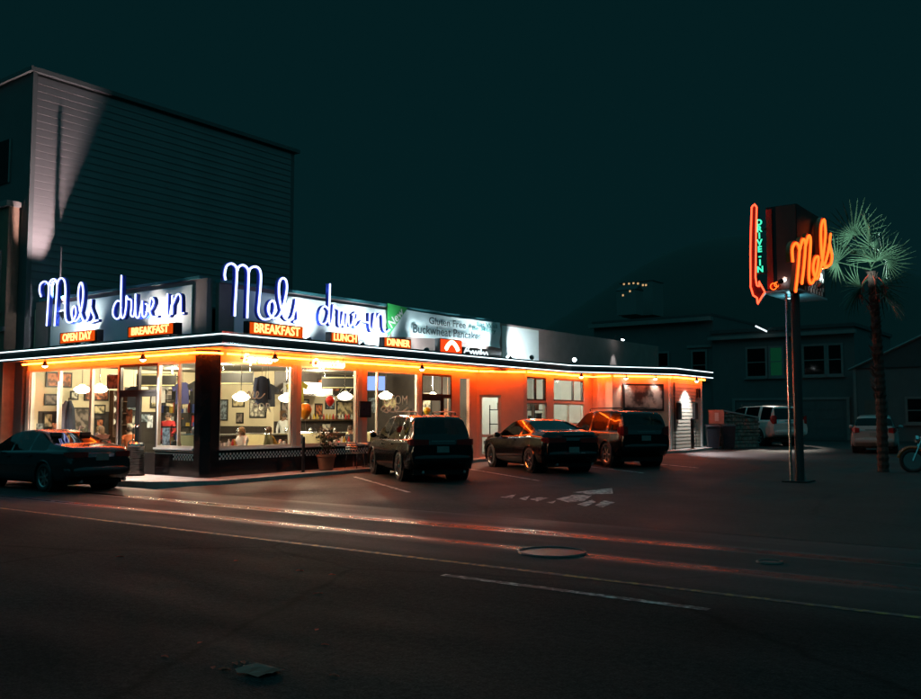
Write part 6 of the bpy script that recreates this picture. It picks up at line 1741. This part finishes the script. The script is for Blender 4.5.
part('side_pole', MB().tube([(12.55, 8.05, gz(8.05) - 0.1), (12.55, 8.05, zb - 0.05)], 0.035, 8), M['steel'], t)
part('base_plate', MB().b2((12.40, 7.8, gz(8) - 0.05), (13.0, 8.5, gz(8.2) + 0.03)), M['dark_metal'], t)
PR = (735, 190); PC = 5.373
arrow = [(104, 76), (116, 92), (114, 200), (112, 330), (110, 470), (117, 513), (131, 520), (128, 490), (160, 547), (121, 613), (119, 580), (98, 566), (84, 520), (83, 330), (86, 200), (90, 92)]
ap = [hit(x, y, 1, 7.50) for x, y in zpts(arrow, PR, PC)]
ac = ap
ab = MB(); poly = [(p.x, p.z) for p in ap]
nA = len(poly)
ab.add([(x, 7.55, z) for x, z in poly] + [(x, 7.66, z) for x, z in poly], [tuple(range(nA)), tuple(range(2 * nA - 1, nA - 1, -1))] + [(i, nA + i, nA + (i + 1) % nA, (i + 1) % nA) for i in range(nA)])
arb = part('arrow_body', ab, pm('dark_red_enamel', (0.10, 0.008, 0.006), 0.4), t)
def lin(pts, k=3):
    out = []
    for i in range(len(pts)):
        for j in range(k): out.append(pts[i].lerp(pts[(i + 1) % len(pts)], j / k))
    return out
tb = MB(); tb.tube(lin(ap), 0.021, 7, closed=True); part('neon_tube', tb, M['neon_red'], arb)
part('arrow_arm', MB().b2((min(p.x for p in ap) + 0.1, 7.60, 6.4), (xl + 0.06, 7.64, 6.45)), M['dark_metal'], t)
part('arrow_arm', MB().b2((min(p.x for p in ap) + 0.1, 7.60, 5.3), (xl + 0.06, 7.64, 5.35)), M['dark_metal'], t)
gx = hit(758, 240, 1, 7.54).x
for i, ch in enumerate('DRIVE-IN'):
    part('green_letter', place(text_mb(ch, 0.21, 0.02, off=0.006), (gx + 0.03, 7.56, 6.60 - i * 0.17)), M['neon_green'], t)
for i, (dx, dz, r0) in enumerate(((0.22, 0.10, 0.08), (0.30, 0.14, 0.06))):
    q = [(xl + dx + r0 * math.cos(2 * PI * j / 14), 7.58, zb + dz + r0 * math.sin(2 * PI * j / 14)) for j in range(14)]
    part('neon_curl', MB().tube(q, 0.012, 5, closed=True), M['neon_redorange'], t)
pyl = [
    [(312, 388), (309, 315), (329, 285), (346, 322), (337, 450), (326, 548)],
    [(346, 335), (365, 266), (379, 292), (372, 400), (360, 505)],
    [(379, 305), (396, 246), (407, 275), (400, 400), (399, 480), (416, 500), (440, 440), (449, 362), (430, 370), (421, 430), (441, 478), (466, 400), (486, 255), (480, 160), (463, 205), (465, 330), (478, 405), (502, 330), (514, 235), (509, 285), (521, 350), (513, 400), (482, 412)]]
neon_word('script_sign', 'orange neon script name slanting up the side of the pole sign', pyl, PR, PC, 0, px_ + 0.20, 0.02, M['orange_letter'], M['neon_redorange'], w=0.12, rt=0.030, depth=0.10)
for (x, y, z, wh) in ((xl + 0.45, 7.45, 5.05, 'below the maroon panel'), (px_ + 0.28, 8.5, 5.0, 'below the orange script')):
    flood((x, y, z), (13.3, 12.6, 6.75), 2300 if 'script' in wh else 60, 'small cool white floodlight on the pole sign ' + wh, 36, 0.5, col=(0.72, 1.0, 0.95), r=0.06)
t = thing('downlight', 'small added pale blue lamp disc under the pole sign box beside the pole', 'lamp', (px_ - 0.55, 8.7, zb - 0.05))  # added disc and point light that brighten the underside of the box
part('rim', MB().lathe([(0.09, -0.03), (0.09, 0.0)], (px_ - 0.55, 8.7, zb - 0.051), 14), M['dark_metal'], t)
part('lens', MB().lathe([(0.0, -0.05), (0.05, -0.045), (0.07, -0.031)], (px_ - 0.55, 8.7, zb - 0.051), 14), em('added_blue_glow', (0.4, 0.9, 1.0), 4.0), t)
light('lamp_glow', 'POINT', (px_ - 0.45, 8.45, zb - 0.30), 7, (0.4, 0.9, 1.0), t, size=0.05)

# =================================================================== PALM
pp_ = Vector((13.62, 12.9, gz(12.9)))
t = thing('palm_tree', 'fan palm with spiky lit fronds and shaggy thin trunk beside the pole sign', 'palm tree', pp_)
TR = pp_.copy(); TOP = Vector((pp_.x - 0.12, pp_.y - 0.05, 5.9))
tk = MB(); sp = []
for i in range(60):
    u = i / 59; q = pp_.lerp(TOP, u); q.z -= 0.1 * (1 - u)
    sp.append(q + Vector((0.05 * math.sin(u * 3), 0.04 * math.sin(u * 4), 0)))
rr = [0.15 - 0.04 * (i / 59) + (0.018 if i % 2 else -0.006) for i in range(60)]
tk.tube(sp, rr, 10); part('trunk', tk, M['palm_trunk'], t)
bt = MB()
for i in range(90):
    u = random.uniform(0.35, 1.0); a_ = random.uniform(0, 2 * PI); c = pp_.lerp(TOP, u); r0 = 0.12
    o = Vector((math.cos(a_), math.sin(a_), 0)); s = Vector((-o.y, o.x, 0)) * 0.035
    p0 = c + o * r0 * 0.8; p1 = c + o * (r0 + 0.10) + Vector((0, 0, 0.16))
    bt.add([p0 + s, p0 - s, p1 - s * 0.5, p1 + s * 0.5], [(0, 1, 2, 3)])
part('leaf_boots', bt, M['palm_trunk'], t, kind='stuff')
def frond_mesh(seed, R=1.1, pet=0.5, span=225, nseg=21):
    rnd = random.Random(seed)
    mb = MB()
    mb.tube(spline([(0, 0, 0), (pet * 0.5, 0, 0.05), (pet, 0, 0.0)], 4), [0.022] * 4 + [0.016] * 4 + [0.012], 5)
    for i in range(nseg):
        a = rad(-span / 2 + span * i / (nseg - 1)) + rnd.uniform(-0.03, 0.03)
        L = R * (0.72 + 0.28 * math.cos(a * 0.62)) * rnd.uniform(0.86, 1.05)
        d = Vector((math.cos(a), math.sin(a), 0)); s = Vector((-d.y, d.x, 0))
        droop = 0.02 + rnd.uniform(0, 0.12)
        pts = []
        for k, (f, w) in enumerate(((0.02, 0.006), (0.3, 0.021), (0.55, 0.020), (0.8, 0.012), (1.0, 0.002))):
            c = Vector((pet, 0, 0)) + d * L * f + Vector((0, 0, 0.10 * math.sin(f * 2.2) - droop * f ** 2.4 * L + 0.10 * abs(math.sin(a)) * f))
            pts.append((c + s * w, c + Vector((0, 0, -w * 0.8)), c - s * w))
        vs = [q for p in pts for q in p]
        fs = []
        for k in range(4):
            fs += [(k * 3, k * 3 + 1, k * 3 + 4, k * 3 + 3), (k * 3 + 1, k * 3 + 2, k * 3 + 5, k * 3 + 4)]
        mb.add(vs, fs)
    me = mb.mesh('frond'); me.materials.append(M['palm_leaf'])
    return me
fms = [frond_mesh(1, 1.0, 0.95, 255, 23), frond_mesh(2, 1.05, 0.9, 230, 21), frond_mesh(3, 1.05, 0.42, 225, 20), frond_mesh(4, 1.0, 0.5, 210, 19)]
inv = INV[t]
random.seed(21)
rt_az = math.atan2(RT.y, RT.x)
FR = [(180, 14, 78, 0), (176, 60, 70, 1), (0, 72, -72, 2), (2, 22, -76, 3), (90, 38, 15, 3), (-90, 22, 12, 2), (196, -38, 60, 3), (14, -34, -60, 2), (130, 80, 30, 3), (-40, -60, 10, 3)]
for i, (da, el, roll, fk) in enumerate(FR):
    o = bpy.data.objects.new('frond', fms[fk]); COL.objects.link(o); o.parent = t; INV[o] = inv
    o.location = inv @ (TOP + Vector((0, 0, 0.004 * el)))
    o.rotation_mode = 'QUATERNION'
    R3 = Matrix.Rotation(rt_az + rad(da) + random.uniform(-0.12, 0.12), 3, 'Z') @ Matrix.Rotation(-rad(el), 3, 'Y') @ Matrix.Rotation(rad(roll + random.uniform(-12, 12)), 3, 'X')
    o.rotation_quaternion = R3.to_quaternion()
    o.scale = (random.uniform(0.92, 1.08),) * 3
fl = MB()
for k in range(5):
    a_ = k * 1.3; p0 = TOP + Vector((0.05 * math.cos(a_), 0.05 * math.sin(a_), -0.05)); p1 = TOP + Vector((0.3 * math.cos(a_), 0.3 * math.sin(a_), -0.35)); p2 = TOP + Vector((0.4 * math.cos(a_), 0.4 * math.sin(a_), -0.8))
    fl.tube(spline([p0, p1, p2], 4), 0.012, 5)
    for q in range(14):
        c = p1.lerp(p2, random.random()); fl.tube([c, c + Vector((random.gauss(0, 0.08), random.gauss(0, 0.08), -0.12))], 0.006, 4)
part('seed_stalks', fl, M['leaf_litter'], t)

# =================================================================== NEIGHBOUR, LEFT
t = thing('clapboard_building', 'tall dark clapboard building beside the diner with lit side wall', 'building', (-12, 5, 0.1))
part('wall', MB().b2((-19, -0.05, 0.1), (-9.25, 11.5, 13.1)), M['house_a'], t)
z = 4.0; i = 0
bm_ = MB(); bm_.add([(0, 0.0, 0), (0, 11.3, 0), (-0.024, 11.3, 0.255), (-0.024, 0.0, 0.255), (-0.04, 0.0, 0), (-0.04, 11.3, 0), (-0.04, 11.3, 0.255), (-0.04, 0, 0.255)], [(0, 1, 2, 3), (0, 4, 5, 1), (3, 2, 6, 7), (0, 3, 7, 4), (1, 5, 6, 2)])
bme = bm_.mesh('clapboard'); bme.materials.append(M['board'])
while z < 12.9:
    o = part('clapboard', bme, None, t); o.location = INV[t] @ Vector((-9.21 + 0.004, -0.02, z)); z += 0.25
part('corner_board', MB().b2((-9.28, -0.10, 3.9), (-9.16, 0.06, 13.1)), M['house_a'], t)
part('cornice', MB().b2((-19.2, -0.2, 13.1), (-9.1, 11.7, 13.25)), M['house_a'], t)
wd = part('window', MB().b2((-10.62, -0.09, 9.6), (-10.52, -0.04, 11.1)), M['house_trim'], t)
part('window', MB().b2((-12.2, -0.09, 9.6), (-10.63, -0.055, 11.1)), M['house_glass'], t)
# lower bay facade
t = thing('bay_facade', 'brown bay front of the neighbouring shop with cornice and windows', 'building', (-11.5, -0.5, 0.1))
part('wall', MB().b2((-18, -0.45, 0.13), (-9.75, -0.06, 8.6)), M['brown_bay'], t)
part('cornice', MB().b2((-18, -0.58, 8.6), (-9.65, -0.06, 8.78)), M['house_trim'], t)
for z0, z1 in ((5.2, 7.2), (1.0, 3.0)):
    w_ = part('window', MB().b2((-11.9, -0.5, z0), (-10.1, -0.451, z1)), M['house_trim'], t)
    part('pane', MB().b2((-11.8, -0.53, z0 + 0.1), (-10.2, -0.501, z1 - 0.1)), M['house_glass'], w_)
    part('sill', MB().b2((-12.0, -0.62, z0 - 0.1), (-10.0, -0.452, z0 - 0.001)), M['house_trim'], w_)
part('string_course', MB().b2((-18, -0.54, 4.5), (-9.7, -0.452, 4.65)), M['house_trim'], t)

# =================================================================== BACK OF THE LOT
# stone wall
A = Vector((4.15, 25.3)); B = Vector((5.05, 27.6))
d = (B - A).normalized(); nrm = Vector((d.y, -d.x)); Ls = (B - A).length
t = thing('stone_wall', 'rough rubble stone garden wall behind the dark bins', 'wall', (A.x, A.y, gz(25)))
zt0, zt1 = 2.05, 1.72
mb = MB(); q = nrm * -0.3
mb.add([(A.x, A.y, 0.2), (B.x, B.y, 0.2), (B.x, B.y, zt1 - 0.04), (A.x, A.y, zt0 - 0.04), (A.x + q.x, A.y + q.y, 0.2), (B.x + q.x, B.y + q.y, 0.2), (B.x + q.x, B.y + q.y, zt1 - 0.04), (A.x + q.x, A.y + q.y, zt0 - 0.04)], [(0, 1, 2, 3), (5, 4, 7, 6), (3, 2, 6, 7), (0, 4, 5, 1), (0, 3, 7, 4), (1, 5, 6, 2)])
part('core', mb, M['mortar'], t)
st = MB(); z = 0.32
while z < 2.0:
    h = random.uniform(0.12, 0.2); s = random.uniform(-0.1, 0)
    while s < Ls:
        w = random.uniform(0.16, 0.36); c = A + d * (s + w / 2)
        if 0 < s + w / 2 < Ls and z + h / 2 < zt0 + (zt1 - zt0) * (s + w / 2) / Ls - 0.06:
            pr = random.uniform(0.03, 0.09)
            vs = []
            for k, (ox, oz) in enumerate(((-1, -1), (1, -1), (1, 1), (-1, 1))):
                for dep, sh in ((0.0, 1.0), (pr, 0.72)):
                    p = c + d * (ox * (w / 2 - 0.012) * sh + random.uniform(-0.012, 0.012)) + nrm * dep
                    vs.append((p.x, p.y, z + h / 2 + oz * (h / 2 - 0.012) * sh + random.uniform(-0.01, 0.01)))
            st.add(vs, [(1, 3, 5, 7), (0, 2, 3, 1), (2, 4, 5, 3), (4, 6, 7, 5), (6, 0, 1, 7)])
        s += w
    z += h
part('stones', st, M['stone'], t, kind='stuff')
mb = MB(); q0 = nrm * 0.08; q1 = nrm * -0.36
mb.add([(A.x + q0.x, A.y + q0.y, zt0 - 0.03), (B.x + q0.x, B.y + q0.y, zt1 - 0.03), (B.x + q0.x, B.y + q0.y, zt1 + 0.03), (A.x + q0.x, A.y + q0.y, zt0 + 0.03), (A.x + q1.x, A.y + q1.y, zt0 - 0.03), (B.x + q1.x, B.y + q1.y, zt1 - 0.03), (B.x + q1.x, B.y + q1.y, zt1 + 0.03), (A.x + q1.x, A.y + q1.y, zt0 + 0.03)], [(0, 1, 2, 3), (5, 4, 7, 6), (3, 2, 6, 7), (0, 4, 5, 1), (0, 3, 7, 4), (1, 5, 6, 2)])
part('coping', mb, M['concrete'], t)
# sign box on the near end of the wall
c = A + nrm * 0.2 + d * -0.25
t = thing('small_sign', 'small pinkish sign box with a white block at the end of the stone wall', 'sign', (c.x, c.y, 1.4))
sc_ = A + Vector((-0.05, -0.45))
part('case', MB().box((sc_.x, sc_.y, 1.75), (0.66, 0.16, 0.62), rad(35)), pm('pink_sign', (0.50, 0.30, 0.24), 0.5), t)
part('label_block', place(MB().box((0, -0.085, 0), (0.17, 0.006, 0.38)), (sc_.x, sc_.y, 1.75), rad(35)), M['white_trim'], t)
part('post', MB().tube([(sc_.x, sc_.y, gz(25)), (sc_.x, sc_.y, 1.45)], 0.05, 8), M['dark_metal'], t)
for k, (bx, by, lb) in enumerate(((4.28, 23.95, 'dark wheeled bin against the siding wall corner'), (4.75, 24.55, 'dark wheeled bin standing before the stone wall'))):
    z0 = gz(by) + 0.005
    t = thing('wheeled_bin', lb, 'bin', (bx, by, z0), rad(30))
    mb = MB(); mb.add([(-0.22, -0.24, 0.05), (0.22, -0.24, 0.05), (0.22, 0.24, 0.05), (-0.22, 0.24, 0.05), (-0.28, -0.3, 1.0), (0.28, -0.3, 1.0), (0.28, 0.3, 1.0), (-0.28, 0.3, 1.0)], [(0, 3, 2, 1), (4, 5, 6, 7), (0, 1, 5, 4), (1, 2, 6, 5), (2, 3, 7, 6), (3, 0, 4, 7)])
    part('body', mb, M['bin_dark'], t, True)
    part('lid', MB().add([(-0.31, -0.34, 1.0), (0.31, -0.34, 1.0), (0.31, 0.33, 1.04), (-0.31, 0.33, 1.04), (-0.29, -0.31, 1.05), (0.29, -0.31, 1.05), (0.29, 0.31, 1.10), (-0.29, 0.31, 1.10)], [(0, 3, 2, 1), (4, 5, 6, 7), (0, 1, 5, 4), (1, 2, 6, 5), (2, 3, 7, 6), (3, 0, 4, 7)]), M['bin_dark'], t, True)
    for s in (1, -1): part('wheel', MB().lathe([(0.1, -0.03), (0.1, 0.03)], (s * 0.2, 0.24, 0.1), 14, 'x'), M['black'], t, True)
    part('handle', MB().tube([(-0.2, 0.36, 0.98), (0.2, 0.36, 0.98)], 0.016, 6), M['bin_dark'], t, True)
# houses behind
def house_window(t, x0, x1, z0, z1, y, lit=None):
    fr = MB(); w = 0.12
    fr.b2((x0 - w, y - 0.06, z0 - w), (x0, y, z1 + w)); fr.b2((x1, y - 0.06, z0 - w), (x1 + w, y, z1 + w)); fr.b2((x0, y - 0.055, z1), (x1, y - 0.001, z1 + w)); fr.b2((x0, y - 0.055, z0 - w), (x1, y - 0.001, z0))
    f = part('window', fr, M['house_trim'], t)
    part('pane', MB().b2((x0, y - 0.02, z0), (x1, y - 0.012, z1)), lit or M['house_glass'], f)
    part('sill', MB().b2((x0 - 0.2, y - 0.16, z0 - w - 0.07), (x1 + 0.2, y - 0.002, z0 - w - 0.001)), M['house_trim'], f)
    part('sash_bar', MB().b2((x0, y - 0.035, (z0 + z1) / 2 - 0.025), (x1, y - 0.021, (z0 + z1) / 2 + 0.025)), M['house_trim'], f)
HY = 38.0
t = thing('row_house', 'dark two storey house with pale trimmed windows and garage behind the lot', 'house', (2.5, 40, 0.5))
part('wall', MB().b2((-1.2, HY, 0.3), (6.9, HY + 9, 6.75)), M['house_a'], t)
part('cornice', MB().b2((-1.35, HY - 0.35, 6.35), (7.05, HY - 0.001, 6.55)), M['house_trim'], t)
part('roof', MB().b2((-1.3, HY - 0.1, 6.75), (7.0, HY + 9.1, 6.95)), M['roof'], t)
gw = em('green_lit_blind', (0.02, 0.32, 0.14), 0.09)
for x0, x1, lit in ((0.95, 2.0, None), (2.30, 2.95, gw), (4.2, 5.3, None), (5.55, 6.2, None)): house_window(t, x0, x1, 4.15, 5.75, HY, lit)
gd = part('garage_door', MB().b2((0.2, HY - 0.04, 0.48), (6.4, HY - 0.001, 2.7)), M['house_dark'], t)
for k in range(4):
    for j in range(4): part('door_panel', MB().b2((0.4 + k * 1.5, HY - 0.06, 0.58 + j * 0.53), (1.75 + k * 1.5, HY - 0.041, 1.04 + j * 0.53)), M['house_dark'], gd)
part('garage_frame', MB().b2((0.0, HY - 0.10, 2.72), (6.6, HY - 0.001, 2.86)), M['house_trim'], t)
for xx in (0.0, 6.42): part('garage_frame', MB().b2((xx, HY - 0.10, 0.48), (xx + 0.17, HY - 0.002, 2.719)), M['house_trim'], t)
wl = Vector((1.75, HY - 0.5, 7.02))
t = thing('wall_lamp', 'slanted white tube lamp on a bracket over the dark house windows', 'lamp', wl)
part('tube', MB().tube([hit(755.5, 326, 1, HY - 0.9), hit(767, 331.5, 1, HY - 0.9)], 0.045, 8), em('lamp_tube_white', (0.8, 0.95, 1.0), 1.6), t)
q = hit(767, 331.5, 1, HY - 0.9)
light('lamp_glow', 'SPOT', (q.x, q.y - 0.25, q.z - 0.1), 2600, (1.0, 0.88, 0.74), t, aim=(5.4, 28.6, 1.1), size=0.08, spot=24, blend=0.6)
part('bracket', MB().tube([q, q + Vector((0.18, 0.1, 0.22)), Vector((q.x + 0.2, HY, q.z + 0.1))], 0.03, 6), M['house_trim'], t)
t = thing('row_house', 'wide dark house behind the diner roof with one pale window', 'house', (-6, 40, 0.5))
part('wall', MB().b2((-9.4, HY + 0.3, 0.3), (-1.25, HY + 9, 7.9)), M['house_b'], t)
part('cornice', MB().b2((-9.6, HY - 0.1, 7.6), (-1.22, HY + 0.299, 7.85)), M['house_trim'], t)
part('roof', MB().b2((-9.5, HY + 0.2, 7.9), (-1.23, HY + 9.1, 8.05)), M['roof'], t)
house_window(t, -2.55, -1.75, 4.1, 5.75, HY + 0.3)
house_window(t, -5.2, -4.2, 4.1, 5.75, HY + 0.3)
part('door_surround', MB().b2((-2.9, HY + 0.2, 6.0), (-1.3, HY + 0.299, 6.15)), M['house_trim'], t)
t = thing('gabled_house', 'low dark gabled house with pale eaves behind the palm', 'house', (10, 40, 0.5))
part('wall', MB().b2((7.0, HY - 0.6, 0.3), (15.5, HY + 8, 4.4)), M['house_b'], t)
mb = MB(); mb.add([(6.9, HY - 0.7, 4.38), (15.6, HY - 0.7, 4.38), (11.2, HY - 0.7, 6.3), (6.9, HY + 8, 4.38), (15.6, HY + 8, 4.38), (11.2, HY + 8, 6.3)], [(0, 1, 2), (4, 3, 5), (0, 2, 5, 3), (2, 1, 4, 5), (1, 0, 3, 4)])
part('roof', mb, M['roof'], t)
for s in ((6.75, 11.2), (15.75, 11.2)):
    part('barge_board', MB().tube([(s[0], HY - 0.78, 4.3), (s[1], HY - 0.78, 6.34)], 0.07, 4), M['house_trim'], t)
part('corner_board', MB().b2((6.95, HY - 0.68, 0.4), (7.1, HY - 0.601, 4.37)), M['house_trim'], t)
dr = part('door', MB().b2((7.5, HY - 0.66, 0.48), (8.6, HY - 0.601, 2.65)), pm('brown_door', (0.12, 0.085, 0.07), 0.6), t)
part('handle', MB().lathe([(0.03, -0.03), (0.04, 0.0), (0, 0.02)], (8.45, HY - 0.7, 1.5), 8, 'y'), M['chrome'], dr)
house_window(t, 9.6, 10.5, 1.5, 2.7, HY - 0.6)
house_window(t, 11.9, 12.8, 1.5, 2.7, HY - 0.6)
# far hill with a hilltop block and a cottage whose windows are lit
hl = MB(); hl.smooth = True
nx, ny = 40, 12; vs = []
for j in range(ny + 1):
    for i in range(nx + 1):
        x = -420 + 620 * i / nx; y = 300 + 260 * j / ny
        e = math.exp(-((x + 185) / 150) ** 2) * 118 + math.exp(-((x - 20) / 120) ** 2) * 22
        vs.append((x, y, -1 + e * (1 - math.cos(PI * j / ny)) / 2 + 1.5 * math.sin(x * 0.05) * math.sin(y * 0.04)))
hl.add(vs, [(j * (nx + 1) + i, j * (nx + 1) + i + 1, (j + 1) * (nx + 1) + i + 1, (j + 1) * (nx + 1) + i) for j in range(ny) for i in range(nx)])
struct('hill', hl, pm('dark_hill', (0.035, 0.035, 0.03), 0.95, scale=0.05))
c = hit(636, 284, 1, 400.0)
t = thing('hilltop_block', 'distant dark apartment block on the hill with a row of lit windows', 'building', (c.x, 404, c.z - 14))
part('wall', MB().b2((c.x - 9, 400, c.z - 16), (c.x + 9, 412, c.z + 0.9)), M['house_trim'], t)
part('roof', MB().b2((c.x - 9.3, 399.7, c.z + 0.9), (c.x + 9.3, 412.3, c.z + 1.2)), M['roof'], t)
for px, py in ((624, 284), (629, 283.5), (633.5, 283), (638, 283.5), (643, 285), (646, 285)):
    q = hit(px, py, 1, 400.0); part('window', MB().b2((q.x - 0.45, 399.9, q.z - 0.5), (q.x + 0.45, 399.99, q.z + 0.4)), M['lit_window'], t)
c = hit(626, 294, 1, 380.0)
t = thing('hillside_cottage', 'distant dark cottage on the hill with two lit windows', 'house', (c.x, 384, c.z - 6))
part('wall', MB().b2((c.x - 5, 380, c.z - 10), (c.x + 5, 388, c.z + 2)), M['house_trim'], t)
part('roof', MB().add([(c.x - 5.3, 379.7, c.z + 2), (c.x + 5.3, 379.7, c.z + 2), (c.x + 5.3, 388.3, c.z + 2), (c.x - 5.3, 388.3, c.z + 2), (c.x - 5.3, 384, c.z + 4.2), (c.x + 5.3, 384, c.z + 4.2)], [(0, 1, 5, 4), (2, 3, 4, 5), (0, 4, 3), (1, 2, 5), (0, 3, 2, 1)]), M['roof'], t)
for px, py in ((623, 295.3), (630, 291.2)):
    q = hit(px, py, 1, 380.0); part('window', MB().b2((q.x - 0.4, 379.9, q.z - 0.45), (q.x + 0.4, 379.99, q.z + 0.4)), M['lit_window'], t)
